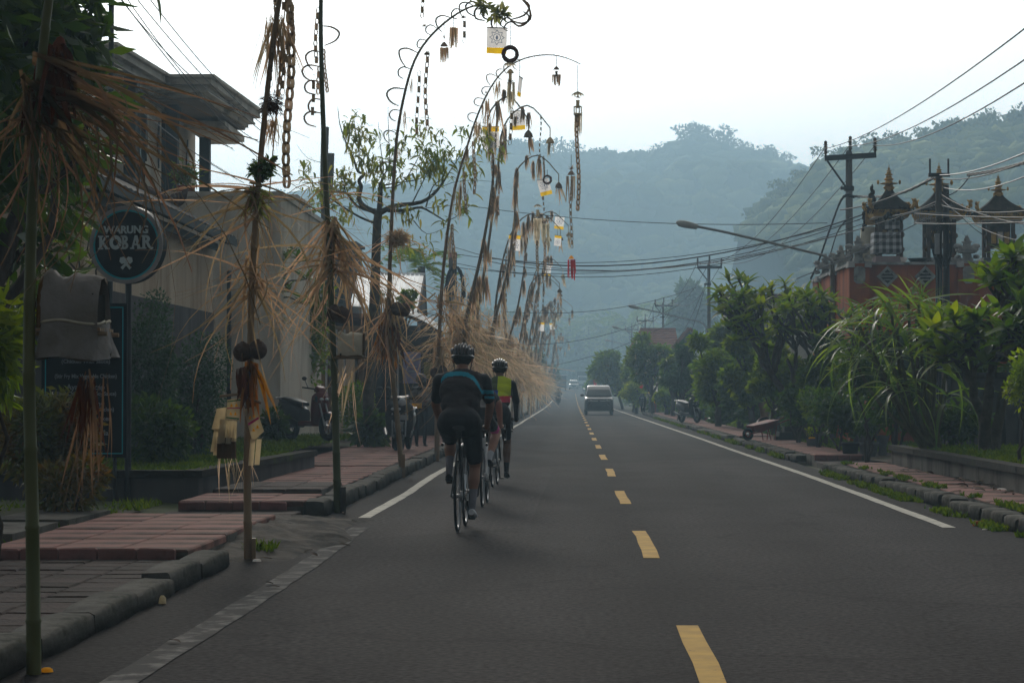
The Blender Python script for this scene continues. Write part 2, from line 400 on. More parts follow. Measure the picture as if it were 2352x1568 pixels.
wall_y = M('ochre_wall', (.24, .17, .075), (.19, .13, .06), 1.3, .92, .3, 14)
steel_p = M('painted_steel_post', (.34, .35, .37), (.28, .29, .30), 5, .5, metal=.2)
steel_dk = M('black_steel', (.012, .014, .016), (.02, .022, .024), 5, .5, spec=.4)
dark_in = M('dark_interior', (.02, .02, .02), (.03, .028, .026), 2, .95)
orange = M('orange_plaster', (.44, .105, .03), (.33, .08, .026), 1.4, .92, .35, 16, detail=12, c3=(.12, .045, .028), c3s=1.3, c3lo=.46, c3hi=.72, mapsc=(1, 1, .4))
carve = M('grey_carved_stone', (.48, .47, .46), (.30, .29, .28), 5, .95, .9, 40, c3=(.06, .058, .055), c3s=4, c3lo=.5, c3hi=.7)
gold = M('weathered_gold', (.62, .38, .09), (.40, .23, .06), 8, .55, .5, 40, metal=.35, c3=(.06, .045, .03), c3s=6, c3lo=.52, c3hi=.72)
ijuk = M('black_fibre_thatch', (.022, .018, .014), (.05, .038, .028), 9, .97, .9, 60, mapsc=(1, 1, .3))
wood_dk = M('dark_carved_wood', (.05, .032, .024), (.10, .06, .038), 6, .85, .6, 40)
gwall = M('grey_garden_wall', (.10, .10, .098), (.075, .075, .073), 2, .95, .5, 18, c3=(.035, .035, .032), c3s=1.5)
tile_pl = M('pole_concrete', (.165, .16, .15), (.12, .115, .108), 3, .93, .4, 20, mapsc=(1, 1, .15))
wire_m = M('cable_black', (.016, .016, .018), (.024, .024, .026), 6, .6)
wire_g = M('cable_grey', (.22, .23, .25), (.17, .18, .2), 6, .5, metal=.3)
lampg = M('lamp_housing', (.48, .49, .48), (.40, .41, .40), 3, .45, metal=.2)
terra = M('black_pot', (.012, .012, .013), (.02, .02, .02), 4, .7)
stone_p = M('grey_stone_pot', (.12, .118, .112), (.085, .083, .08), 6, .92, .6, 30)
# sign
sign_bk = M('sign_black', (.003, .004, .006), (.005, .006, .008), 4, .5, spec=.08)
sign_teal = M('sign_teal', (.02, .33, .40), (.02, .30, .36), 4, .5)
sign_rim = M('sign_grey_rim', (.30, .28, .285), (.24, .22, .225), 4, .5)
letter = M('lettering', (.46, .52, .54), (.42, .48, .5), 9, .7)
letter_d = M('menu_lettering', (.22, .235, .26), (.19, .20, .225), 9, .7)
# people, vehicles
skin = M('skin_tan', (.30, .155, .10), (.26, .13, .085), 7, .6, spec=.3)
skin_p = M('skin_fair', (.46, .25, .185), (.40, .21, .155), 7, .6, spec=.3)
skin_d = M('skin_brown', (.16, .08, .052), (.135, .068, .045), 7, .6, spec=.3)
hair_m = M('hair_dark', (.014, .011, .010), (.022, .018, .015), 30, .7)
blackcl = M('black_lycra', (.008, .008, .011), (.015, .015, .018), 8, .7, .8, 10, spec=.3)
jersey_g = M('charcoal_jersey', (.035, .031, .034), (.052, .046, .049), 7, .85, 1.0, 9, mapsc=(1, 1, 2.2))
cyan_cl = M('cyan_stripe', (.03, .30, .42), (.028, .27, .38), 9, .8)
yel_cl = M('yellow_jersey', (.52, .60, .02), (.44, .51, .02), 9, .8, 1.0, 9, mapsc=(1, 1, 2.2))
red_cl = M('red_jersey_band', (.55, .03, .06), (.48, .025, .05), 9, .8)
blue_cl = M('blue_jersey_patch', (.03, .07, .35), (.025, .06, .3), 9, .8)
olive_cl = M('olive_jersey', (.07, .085, .03), (.06, .07, .025), 9, .8)
pink_cl = M('pink_cuff', (.65, .10, .32), (.6, .09, .3), 9, .8)
sock_w = M('white_sock', (.50, .50, .53), (.42, .42, .45), 9, .9)
sock_g = M('grey_sock', (.20, .19, .215), (.16, .155, .175), 9, .9)
shoe_b = M('black_shoe', (.010, .010, .012), (.016, .016, .018), 9, .5)
shoe_w = M('white_shoe', (.55, .55, .57), (.48, .48, .5), 9, .5)
shirt_gr = M('grey_jacket', (.17, .165, .17), (.13, .127, .13), 7, .9, .3, 30)
trou_bl = M('dark_navy_trousers', (.018, .02, .028), (.025, .027, .035), 7, .9)
shirt_dk = M('dark_shirt', (.022, .02, .022), (.03, .027, .028), 7, .9)
rubber = M('rubber', (.012, .012, .012), (.018, .018, .018), 12, .85)
alloy = M('alloy', (.35, .35, .36), (.28, .28, .29), 9, .35, metal=.8, spec=.5)
frame_bk = M('black_bike_frame', (.012, .012, .014), (.016, .016, .018), 5, .35, spec=.5)
frame_wh = M('white_bike_frame', (.65, .65, .66), (.58, .58, .6), 5, .35, spec=.5)
plastic_bk = M('black_plastic', (.014, .014, .015), (.02, .02, .021), 6, .4, spec=.5)
plastic_gr = M('grey_bodywork', (.03, .031, .033), (.022, .023, .025), 5, .4, spec=.4, coat=.1)
plastic_rd = M('red_bodywork', (.22, .012, .012), (.17, .01, .011), 5, .4, spec=.4, coat=.15)
seat_br = M('brown_seat', (.16, .075, .03), (.12, .055, .024), 5, .7)
lens_m = M('headlamp_glass', (.5, .52, .54), (.4, .42, .45), 9, .12, spec=.6, metal=.2)
helm_gr = M('grey_helmet', (.12, .118, .128), (.085, .082, .09), 6, .6, spec=.15)
helm_bk = M('black_helmet', (.014, .014, .016), (.02, .02, .023), 6, .35, spec=.5, coat=.4)
carpaint = M('dark_brown_car_paint', (.012, .011, .0105), (.015, .013, .0125), 3, .35, spec=.4, coat=.35)
carwhite = M('white_car_paint', (.60, .60, .58), (.55, .55, .53), 3, .3, spec=.5, coat=.6)
glassd = M('windscreen_glass', (.03, .036, .036), (.045, .05, .048), 1.4, .06, spec=.7)
chrome = M('chrome', (.7, .7, .71), (.6, .6, .62), 5, .2, metal=.9)
lamp_on = M('lit_headlamp', (1, .95, .92), (1, .93, .9), 3, .3, emis=6.0)
plate_m = M('black_number_plate', (.02, .02, .022), (.05, .05, .05), 30, .5)
red_pt = M('red_paint_worn', (.20, .018, .014), (.13, .014, .012), 6, .6, .3, 30, c3=(.05, .025, .018), c3s=5, c3lo=.56, c3hi=.7)
bag_blue = M('blue_white_sack', (.38, .42, .48), (.25, .3, .4), 8, .8)
litter_y = M('pale_litter', (.45, .38, .16), (.5, .46, .36), 8, .8)
# black and white check cloth
def check(name, a, b, sc):
    m = bpy.data.materials.new(name); m.use_nodes = True; nt = m.node_tree
    pb = nt.nodes['Principled BSDF']; pb.inputs['Roughness'].default_value = .9
    tc = nt.nodes.new('ShaderNodeTexCoord'); ck = nt.nodes.new('ShaderNodeMath'); ck.operation = 'ADD'
    sp = nt.nodes.new('ShaderNodeSeparateXYZ'); nt.links.new(tc.outputs['Object'], sp.inputs[0])
    outs = []
    for ax in (0, 2):
        mu = nt.nodes.new('ShaderNodeMath'); mu.operation = 'MULTIPLY'; mu.inputs[1].default_value = sc
        fr = nt.nodes.new('ShaderNodeMath'); fr.operation = 'FRACT'
        gt = nt.nodes.new('ShaderNodeMath'); gt.operation = 'GREATER_THAN'; gt.inputs[1].default_value = .5
        nt.links.new(sp.outputs[ax], mu.inputs[0]); nt.links.new(mu.outputs[0], fr.inputs[0]); nt.links.new(fr.outputs[0], gt.inputs[0]); outs.append(gt)
    nt.links.new(outs[0].outputs[0], ck.inputs[0]); nt.links.new(outs[1].outputs[0], ck.inputs[1])
    rp = nt.nodes.new('ShaderNodeValToRGB'); rp.color_ramp.interpolation = 'CONSTANT'
    rp.color_ramp.elements[0].color = (*a, 1); rp.color_ramp.elements[1].color = (*b, 1); rp.color_ramp.elements[1].position = .75
    e = rp.color_ramp.elements.new(.25); e.color = tuple(((x + y) / 2.6) for x, y in zip(a, b)) + (1,)
    hv = nt.nodes.new('ShaderNodeMath'); hv.operation = 'MULTIPLY'; hv.inputs[1].default_value = .5
    nt.links.new(ck.outputs[0], hv.inputs[0]); nt.links.new(hv.outputs[0], rp.inputs[0]); nt.links.new(rp.outputs[0], pb.inputs['Base Color'])
    return m
poleng = check('black_white_check_cloth', (.5, .5, .52), (.012, .012, .016), 6.2)
# ------------------------------------------------------------------ setting
def struct(o, kind='structure'):
    o['kind'] = kind
    return o
def vnoise(x, y, seed=0):
    """smooth value noise on numpy arrays"""
    xi, yi = np.floor(x).astype(np.int64), np.floor(y).astype(np.int64)
    fx, fy = x - xi, y - yi
    fx, fy = fx * fx * (3 - 2 * fx), fy * fy * (3 - 2 * fy)
    def h(a, b):
        k = (a * 374761393 + b * 668265263 + seed * 1442695041) & 0xffffffff
        k = ((k ^ (k >> 13)) * 1274126177) & 0xffffffff
        return ((k ^ (k >> 16)) & 0xffff) / 65535.0
    return (h(xi, yi) * (1 - fx) + h(xi + 1, yi) * fx) * (1 - fy) + (h(xi, yi + 1) * (1 - fx) + h(xi + 1, yi + 1) * fx) * fy
def fbm(x, y, seed=0, o=4):
    return sum(vnoise(x * 2 ** i, y * 2 ** i, seed + i) / 2 ** i for i in range(o)) / sum(1 / 2 ** i for i in range(o))
def gridmesh(name, xs, ys, zf, m, smooth=True, parent=None):
    X, Y = np.meshgrid(np.asarray(xs, float), np.asarray(ys, float))
    Z = zf(X, Y) if callable(zf) else np.full_like(X, zf)
    nx, ny = len(xs), len(ys)
    idx = np.arange(nx * ny).reshape(ny, nx)
    f = np.stack([idx[:-1, :-1], idx[:-1, 1:], idx[1:, 1:], idx[1:, :-1]], -1).reshape(-1, 4)
    return put(name, mesh_np(name, np.stack([X, Y, Z], -1), f, smooth), m, parent)

def rise(y): return 1.95 * np.clip((np.asarray(y, float) - 150) / 250, 0, 3) ** 2   # the road climbs gently far ahead
def ground_z(X, Y):
    b = np.clip((np.abs(X - .8) - 3.9) / 1.2, 0, 1) * .10
    return rise(Y) - .06 + b + np.where(np.abs(X - .8) > 5.2, .07 * vnoise(X * .6, Y * .6, 3), 0)
gx = np.concatenate([np.linspace(-900, -40, 12), np.linspace(-30, 30, 61), np.linspace(40, 900, 12)])
gy = np.concatenate([np.linspace(-60, 130, 96), np.linspace(140, 1500, 20)])
struct(gridmesh('ground', gx, gy, ground_z, groundm))
ROAD_L, ROAD_R = -2.62, 4.12
road = struct(gridmesh('road', np.linspace(ROAD_L, ROAD_R, 9), np.concatenate([np.linspace(-40, 120, 60), np.linspace(130, 620, 30)]), lambda X, Y: rise(Y), asphalt))
def strip(name, cl, w, m, z=.005, wob=.006, parent=road):
    mb = MB(); P = []
    for x, y in cl:
        zz = z + float(rise(y)); P.append((x - w / 2 + uni(-wob, wob), y, zz)); P.append((x + w / 2 + uni(-wob, wob), y, zz))
    mb.add(P, [(2 * i, 2 * i + 1, 2 * i + 3, 2 * i + 2) for i in range(len(cl) - 1)])
    return mb.build(name, m, parent)
ys = list(np.arange(22.9, 60, .7)) + list(np.arange(60, 260, 8))
strip('edge_line', [(-2.12 + .02 * math.sin(y * .5), y) for y in ys], .125, paint_w)
strip('edge_line', [(-2.02 - .04 * math.sin(y * .3), y) for y in np.arange(7, 21.6, .35)], .17, paint_old, wob=.01)
ys = list(np.arange(21.4, 60, .7)) + list(np.arange(60, 260, 8))
strip('edge_line', [(3.60 + .07 * math.exp(-((y - 34) / 12) ** 2) - max(0, y - 60) * .0035, y) for y in ys], .13, paint_w)
y = 9.0
while y < 330:
    strip('lane_dash', [(.635 + uni(-.01, .01), y + k * .85) for k in range(5)], .125, paint_y, wob=.004)
    y += 8.42
# asphalt patches and the broken edge by the driveway
apron = MB()
NX, NY = 36, 70
vv = []
for j in range(NY + 1):
    for i in range(NX + 1):
        x = -2.95 + i / NX * .95; yy = 16.9 + j / NY * 6.0
        e = math.sin(math.pi * min(1, max(0, j / NY))) ** .5
        t = i / NX
        vv.append((x + .12 * math.sin(yy * 1.7), yy, -.014 + .026 * e * min(1, 8 * (1 - t)) + e * .135 * (1 - t) ** .8 * (.85 + .3 * math.sin(yy * 4 + x * 9) * t) + (float(fbm(np.array([x * 7.]), np.array([yy * 5.]), 4)[0]) - .5) * .07 * min(1, 4 * (1 - t)) * e))
apron.add(vv, [(j * (NX + 1) + i, j * (NX + 1) + i + 1, (j + 1) * (NX + 1) + i + 1, (j + 1) * (NX + 1) + i) for j in range(NY) for i in range(NX)], 0, True)
apron.build('driveway_apron', M('broken_asphalt', (.05, .042, .036), (.095, .08, .066), 3.2, .95, 1.0, 12, detail=14, c3=(.022, .019, .016), c3s=2.2, c3lo=.46, c3hi=.6), road)

def stone(L, W, H, r=.05, seed=0):
    """a worn kerb stone along +y, front edge at x=0 going -x, rounded upper front edge"""
    rr = random.Random(seed); rings = []
    prof = [(0, 0), (-.006, H - r * .9), (-r * .25, H - r * .25), (-r * .8, H), (-W * .6, H + .004), (-W, H), (-W, 0)]
    for k in range(5):
        t = k / 4; e = .012 if k in (0, 4) else 0
        rings.append([(x + (e if x > -W / 2 else -e) * -1 + rr.uniform(-.006, .006), t * L + (.004 if k == 0 else -.004 if k == 4 else 0), z - e * (z > .01) + rr.uniform(-.005, .005)) for x, z in prof])
    mb = MB(); mb.loft(rings, 0, True)
    return mb.mesh('kerb_stone')
STONES = [stone(L_, .22, H_, .042, i) for i, (L_, H_) in enumerate([(.62, .16), (.62, .155), (.62, .165), (.62, .15), (.62, .17), (.62, .16)])]
for me in STONES: me.materials.append(kerb_m)
kerb = struct(link(bpy.data.objects.new('kerb', None))); WL['kerb'] = Vector((0, 0, 0))
for (y0, y1) in ((9.6, 16.4), (23.2, 130)):
    y = y0; big = 1
    while y < y1:
        big = 1.9 if y < 17 else 1.25 if y < 60 else 3
        put('kerb_stone', RN.choice(STONES), None, kerb, (-2.56 + uni(-.02, .02), y, uni(-.012, .008)), (uni(-.006, .006), uni(-.012, .012), uni(-.005, .005)), (1, big, .82 if y < 17 else 1))
        y += .615 * big
kerb_r = struct(link(bpy.data.objects.new('kerb', None))); WL[kerb_r.name] = Vector((0, 0, 0))
y = 14.0
while y < 130:
    big = 1 if y < 60 else 3
    if not (36.6 < y < 40.5 or 56.5 < y < 58.5):
        put('kerb_stone', RN.choice(STONES), None, kerb_r, (4.12 + uni(-.02, .02), y + .62 * big, uni(-.02, .012)), (uni(-.012, .012), uni(-.02, .02), math.pi + uni(-.015, .015)), (1, big, .88))
    y += .615 * big
# pavements
pav = struct(link(bpy.data.objects.new('pavement', None))); WL['pavement'] = Vector((0, 0, 0))
pav_r = struct(link(bpy.data.objects.new('pavement', None))); WL[pav_r.name] = Vector((0, 0, 0))
def slabmesh(w, l, h, bev=.012):
    mb = MB()
    for z, e in ((0, 0), (h - bev, 0), (h, bev)):
        pass
    rings = [[(-w / 2 + e, -l / 2 + e, z), (w / 2 - e, -l / 2 + e, z), (w / 2 - e, l / 2 - e, z), (-w / 2 + e, l / 2 - e, z)] for z, e in ((0, 0), (h - bev, 0), (h, bev))]
    mb.loft(rings, 0, False)
    return mb.mesh('paving_tile')
def pave(parent, x0, x1, y0, y1, z, tw, tl, m, gap=.008, th=.06, name='paving_tile', tilt=.006, base=True):
    nx = max(1, round((x1 - x0) / tw)); ny = max(1, round((y1 - y0) / tl))
    tw, tl = (x1 - x0) / nx, (y1 - y0) / ny
    me = slabmesh(tw - gap, tl - gap, th); me.materials.append(m)
    if base:
        b = MB(); b.box(((x0 + x1) / 2, (y0 + y1) / 2, (z - .02) / 2 - .03), (x1 - x0 - .004, y1 - y0 - .004, z - .02 + .06))
        b.build('paving_bed', conc, parent)
    for j in range(ny):
        for i in range(nx):
            put(name, me, None, parent, (x0 + (i + .5) * tw, y0 + (j + .5) * tl, z - th + uni(-.004, .004)), (uni(-tilt, tilt), uni(-tilt, tilt), 0))
pave(pav, -4.45, -2.80, 8.6, 16.1, .085, .33, .33, darktile, tilt=.011)
pave(pav, -4.35, -2.80, 16.2, 21.0, .15, .51, .60, pink, .004)
pave(pav, -4.20, -2.81, 21.0, 23.1, .06, .7, .7, darktile, .006)
pave(pav, -4.12, -2.80, 23.2, 25.0, .16, .44, .6, pink, .004)
pave(pav, -4.05, -2.81, 25.0, 27.2, .205, .44, .73, darktile, .01)
pave(pav, -3.98, -2.80, 27.2, 34.2, .16, .585, .7, pink, .005)
pave(pav, -4.6, -2.81, 34.2, 64.2, .17, .895, 1.2, pink, .008)
pave(pav, -4.6, -2.81, 64.2, 126, .17, 1.79, 3.0, pink, .01)
rb = slabmesh(.27, .07, .085, .012); rb.materials.append(pinkside)
for y0, z0, x0, x1 in ((16.15, .09, -4.3, -2.85), (23.14, .085, -4.1, -2.85)):
    x = x0 + .14
    while x < x1:
        put('riser_brick', rb, None, pav, (x, y0 - .02, z0 - .012), (uni(-.12, .12), uni(-.03, .03), uni(-.04, .04))); x += .285
pave(pav_r, 4.40, 5.12, 15, 36.4, .15, .72, 1.07, pink, .008)
pave(pav_r, 4.40, 5.30, 40.4, 56.4, .165, .9, 1.33, pink, .01)
pave(pav_r, 4.40, 5.35, 58.4, 82, .16, .95, 2.0, pink, .012)
pave(pav_r, 4.40, 5.35, 82, 126, .16, .95, 4.4, pink, .012)
pave(pav_r, 4.40, 5.6, 36.4, 40.4, .05, 1.2, 1.3, darktile, .006)
rb2 = slabmesh(.20, .07, .10, .012); rb2.materials.append(pinkside)
x = 4.5
while x < 5.3:
    put('riser_brick', rb2, None, pav_r, (x, 40.36, .06), (uni(-.05, .05), 0, uni(-.04, .04))); x += .215
# painted digits on the near pavement
def text(s, size, ext, name, m, parent, loc, rot, align='CENTER', bold=0.0, sx=1.0):
    cu = bpy.data.curves.new(name, 'FONT'); cu.body = s; cu.size = size; cu.extrude = ext; cu.align_x = align; cu.align_y = 'CENTER'; cu.offset = bold
    cu.resolution_u = 3
    tmp = link(bpy.data.objects.new(name, cu))
    me = bpy.data.meshes.new_from_object(tmp.evaluated_get(bpy.context.evaluated_depsgraph_get()))
    bpy.data.objects.remove(tmp); bpy.data.curves.remove(cu)
    me.name = name
    return put(name, me, m, parent, loc, rot, (sx, 1, 1))
p8 = gd(18, 1472, .1)
text('08', .20, .001, 'painted_number', letter, pav, (p8.x, p8.y, .099), (0, 0, .2), sx=.8)

# planters
def wallrun(mb, pts, h0, h1, th, mi=0):
    for a, b in zip(pts[:-1], pts[1:]):
        d = Vector((b[0] - a[0], b[1] - a[1], 0)); ln = d.length
        mb.box(((a[0] + b[0]) / 2, (a[1] + b[1]) / 2, (h0 + h1) / 2), (ln, th, h1 - h0), math.atan2(d.y, d.x), mi)
PL = [(-9.0, 25.05), (-4.36, 25.05)], [(-4.28, 24.97), (-3.98, 33.7)]
def planter(name, label, runs, h, cop, wm, seg=1.2):
    t = thing(name, label, 'planter', (runs[0][0][0], runs[0][0][1], 0))
    for a, b in runs:
        d = Vector((b[0] - a[0], b[1] - a[1], 0)); n = max(1, round(d.length / seg)); ang = math.atan2(d.y, d.x)
        for k in range(n):
            q = Vector((a[0], a[1], 0)) + d * ((k + .5) / n)
            w = MB(); w.box((q.x, q.y, h / 2 - .03), (d.length / n - .006, .16, h + .06), ang + uni(-.004, .004)); w.build('wall_panel', wm, t)
            c = MB(); c.box((q.x, q.y, h + .045), (d.length / n - .004, .24 + uni(-.01, .01), .085), ang + uni(-.008, .008)); c.build('coping_stone', cop, t)
    return t
planter('planter_wall', 'low dark planter wall with mossy coping round the grass bed behind the menu board', PL, .33, mossy, dark_st, 1.5)
PR = [(5.24, 14.2), (5.24, 36.0)], [(5.33, 36.08), (6.6, 36.08)]
planter('planter_wall', 'low grey rendered planter wall with black coping along the pink pavement', PR, .36, mossy, conc, 1.25)
def bed(name, x0, x1, y0, y1, z, m=soil):
    xs, ysn = np.linspace(x0, x1, max(3, int((x1 - x0) / .5))), np.linspace(y0, y1, max(3, int((y1 - y0) / .5)))
    return struct(gridmesh(name, xs, ysn, lambda X, Y: z + rise(Y) + .07 * fbm(X * .9, Y * .9, 8), m))
bed('soil_bed', -9, -4.36, 25.15, 33.7, .30)
bed('soil_bed', -9.5, -4.66, 33.7, 49, .29)
bed('soil_bed', 5.35, 12, 12, 36.0, .36)
bed('verge', 5.36, 15, 36.2, 70, .06)
bed('verge', 5.36, 16, 70, 180, .06)
bed('verge', -12, -4.46, 6, 24.9, .03)
bed('verge', -14, -4.62, 33.9, 180, .05)
# flat worn stone slabs beside the near pavement
for k, (px, py, w, l) in enumerate(((-4.9, 18.6, .8, 1.6), (-4.85, 20.6, .75, 1.6), (-5.8, 19.6, .8, 2.4))):
    b = MB(); b.box((px, py, .12), (w, l, .08), uni(-.05, .05)); b.build('stone_slab', conc, pav)

# ------------------------------------------------------------------ foliage tools
def unit(a): return a / np.maximum(np.linalg.norm(a, axis=-1, keepdims=True), 1e-9)
def leafquads(P, D, Lh, W, roll=None):
    """N diamond leaves folded along the midrib"""
    N = len(P); D = unit(D)
    r = NP.normal(size=(N, 3)); S = unit(np.cross(D, r)); U = np.cross(S, D)
    Lh = np.broadcast_to(np.asarray(Lh, float).reshape(-1, 1), (N, 1)); W = np.broadcast_to(np.asarray(W, float).reshape(-1, 1), (N, 1))
    b = P; m = P + D * Lh * .45; tip = P + D * Lh - U * Lh * .12
    l = m + S * W * .5 + U * W * .15; rr = m - S * W * .5 + U * W * .15
    v = np.stack([b, rr, tip, l], 1).reshape(-1, 3)
    return v, np.arange(N * 4).reshape(-1, 4)
def clump_points(clumps, n, shell=.55):
    """points in ellipsoid clumps [(centre, (rx,ry,rz))], denser towards the outside"""
    cs = np.array([c for c, r in clumps], float); rs = np.array([r if hasattr(r, '__len__') else (r, r, r) for c, r in clumps], float)
    w = rs.prod(1) ** (2 / 3); k = NP.choice(len(cs), n, p=w / w.sum())
    d = unit(NP.normal(size=(n, 3))); q = (shell + (1 - shell) * NP.rand(n, 1)) * NP.rand(n, 1) ** .25
    return cs[k] + d * q * rs[k], d
def crown(name, clumps, n, size, m, parent, droop=.25, aspect=.45, shell=.5, org=(0, 0, 0), kind=None):
    P, d = clump_points(clumps, n, shell)
    D = d * .8 + NP.normal(size=(n, 3)) * .6 + np.array([0, 0, -droop])
    s = size * (.6 + .8 * NP.rand(n))
    v, f = leafquads(P, D, s, s * aspect)
    o = put(name, mesh_np(name, v - np.array(org), f), m, parent)
    if kind: o['kind'] = kind
    return o
def limb(mb, a, b, r0, r1, wob=.08, n=6, k=5, sag=0.0):
    a, b = Vector(a), Vector(b); ln = (b - a).length; P = []
    for i in range(k + 1):
        t = i / k; e = math.sin(math.pi * t) * wob * ln
        P.append(a.lerp(b, t) + Vector((uni(-e, e), uni(-e, e), uni(-e, e) * .6 + sag * math.sin(math.pi * t))))
    mb.tube(P, [r0 + (r1 - r0) * i / k for i in range(k + 1)], n, 0)
    return P
def tree(name, label, base, clumps, n, size, lm, cat='tree', group=None, tr=.12, bm=bark, aspect=.45, droop=.25, fork=.35, shell=.5, flowers=0):
    b = Vector(base); t = thing(name, label, cat, base, group)
    cs = [Vector(c) for c, r in clumps]
    cen = sum(cs, Vector()) / len(cs)
    top = b.lerp(cen, fork); top.z = b.z + (cen.z - b.z) * fork
    mb = MB(); limb(mb, b - Vector((0, 0, .1)), top, tr, tr * .75, .03, 8)
    for c in cs[:14]: limb(mb, top, c, tr * .5, tr * .12, .07, 5)
    mb.build('trunk', bm, t)
    crown('crown', clumps, n, size, lm, t, droop, aspect, shell, base)
    if flowers:
        P, d = clump_points(clumps, flowers, .95)
        P = P + d * .05
        v = []; f = []
        for p in P:
            for q in range(5):
                a = NP.rand(3) - .5; k = len(v)
                a = a / np.linalg.norm(a) * size * .5; c2 = np.cross(a, NP.rand(3)); c2 = c2 / np.linalg.norm(c2) * size * .25
                v += [p, p + a * .6 + c2, p + a, p + a * .6 - c2]; f.append((k, k + 1, k + 2, k + 3))
        put('blossom', mesh_np('blossom', np.array(v) - np.array(base), f), flower, t)['kind'] = 'stuff'
    return t
def blob_clumps(c, R, n, rr, seed=0, flat=1.0):
    """n clump centres spread through an ellipsoid crown"""
    g = np.random.RandomState(seed); out = []
    for i in range(n):
        d = g.normal(size=3); d /= np.linalg.norm(d)
        q = g.rand() ** .4 * .8
        r = rr * (.7 + .6 * g.rand())
        out.append(((c[0] + d[0] * q * R[0], c[1] + d[1] * q * R[1], c[2] + d[2] * q * R[2]), (r, r, r * flat)))
    return out
def blade(name, Ln, W, curve=.25, seg=5, fold=.25, shape='leaf', twist=0.0):
    """single leaf along +x, curving down (-z); returns (verts, quads)"""
    v = []; f = []
    for i in range(seg + 1):
        t = i / seg
        if shape == 'leaf': w = math.sin(math.pi * min(.985, .06 + t * .94) ** .75) ** .8
        elif shape == 'strap': w = (1 - t ** 3) * (.55 + .45 * min(1, t * 4))
        else: w = 1 - .75 * t
        w = max(w, .03) * W / 2
        a = curve * t; x = Ln * (t - .15 * a * a * t); z = -Ln * a * t * .55
        ca, sa = math.cos(twist * t), math.sin(twist * t)
        for s in (-1, 0, 1):
            yy = s * w; zz = abs(s) * w * fold
            v.append((x, yy * ca - zz * sa, z + yy * sa + zz * ca))
    for i in range(seg):
        for s in (0, 1):
            k = i * 3 + s
            f.append((k, k + 3, k + 4, k + 1))
    return np.array(v), np.array(f)
def inframe(p):
    if p[1] < 1: return False
    u = VPX + (p[0]) / p[1] * FPX; w = HZ - (p[2] - EYE) / p[1] * FPX
    return -40 < u < 2392 and -40 < w < 1608
def scatter(parent, variants, xf, m_obj, m_isl, limit=300, name='leaf', rest='crown', org=None):
    """variants: [(verts, quads)]; xf: [(3x3 Matrix, loc (world), scale)]; nearest `limit` in view become objects, the rest one stuff part"""
    org = Vector(WL[parent.name]) if org is None else Vector(org)
    order = sorted(range(len(xf)), key=lambda i: (not inframe(xf[i][1]), xf[i][1][1] + .35 * ((i * 7919) % 101) / 101))
    mes = []
    for v, f in variants:
        me = mesh_np(name, v, f, True); me.materials.append(m_obj); mes.append(me)
    big = []
    for rank, i in enumerate(order):
        Mx, lc, sc = xf[i]
        if rank < limit:
            put(name, mes[i % len(mes)], None, parent, Vector(lc) - org, Mx.to_euler(), sc)
        else: big.append(i)
    if big:
        V = []; F = []; k = 0
        for i in big:
            Mx, lc, sc = xf[i]; v, f = variants[i % len(variants)]
            V.append((v * sc) @ np.array(Mx).T + np.array(Vector(lc) - org)); F.append(f + k); k += len(v)
        put(rest, mesh_np(rest, np.concatenate(V), np.concatenate(F), True), m_isl, parent)['kind'] = 'stuff'
def aim(az, el, roll=0.0):
    """matrix taking +x to the direction (azimuth, elevation)"""
    return Matrix.Rotation(az, 3, 'Z') @ Matrix.Rotation(-el, 3, 'Y') @ Matrix.Rotation(roll, 3, 'X')
FR_LEAF = [blade('l', 1.0, .30, .5, 5, .2), blade('l', 1.0, .27, .8, 5, .25), blade('l', 1.0, .32, .3, 5, .15)]
def frangipani(label, base, tips, stems, leaf=.30, per=10, limit=300, group=None, tr=.11, name='frangipani_tree', flowers=0, objm=None, islm=None):
    t = thing(name, label, 'tree', base, group); b = Vector(base)
    mb = MB(); xf = []; g = NP
    mids = []
    for s in stems:
        s = Vector(s); limb(mb, b + Vector((uni(-.08, .08), uni(-.08, .08), -.1)), s, tr, tr * .6, .05, 7); mids.append(s)
    subs = []
    for k in range(max(4, len(tips) // 5)):
        tp = Vector(tips[(k * 5) % len(tips)]); m = min(mids, key=lambda q: (q - tp).length)
        j = m.lerp(tp, .5) + Vector((uni(-.1, .1), uni(-.1, .1), -.08)); limb(mb, m, j, tr * .5, tr * .33, .08, 6); subs.append(j)
    for tp in tips:
        tp = Vector(tp); j = min(subs, key=lambda q: (q - tp).length)
        P = limb(mb, j, tp, tr * .3, tr * .2, .1, 5)
        ax = (P[-1] - P[-2]).normalized(); az0 = uni(0, 6.28)
        for q in range(per):
            az = az0 + q * 2.4; el = uni(-.25, .95) if q < per - 3 else uni(.7, 1.3)
            M_ = aim(az, el, uni(-.5, .5))
            xf.append((M_, tp + ax * uni(-.06, .04), leaf * uni(.7, 1.15)))
    mb.build('trunk', bark_pale, t)
    scatter(t, FR_LEAF, xf, objm or leaf_frang, islm or leaf_frang_i, limit)
    if flowers:
        for k in range(flowers):
            tp = Vector(RN.choice(tips)) + Vector((uni(-.08, .08), uni(-.08, .08), uni(.05, .18)))
            f = MB()
            for q in range(5):
                a = q * 1.257 + uni(-.2, .2); d = Vector((math.cos(a), math.sin(a), .5)).normalized() * leaf * .2; s = Vector((-math.sin(a), math.cos(a), 0)) * leaf * .09
                f.add([tp, tp + d * .6 + s, tp + d, tp + d * .6 - s], [(0, 1, 2, 3)])
            f.build('blossom', flower, t)
    return t
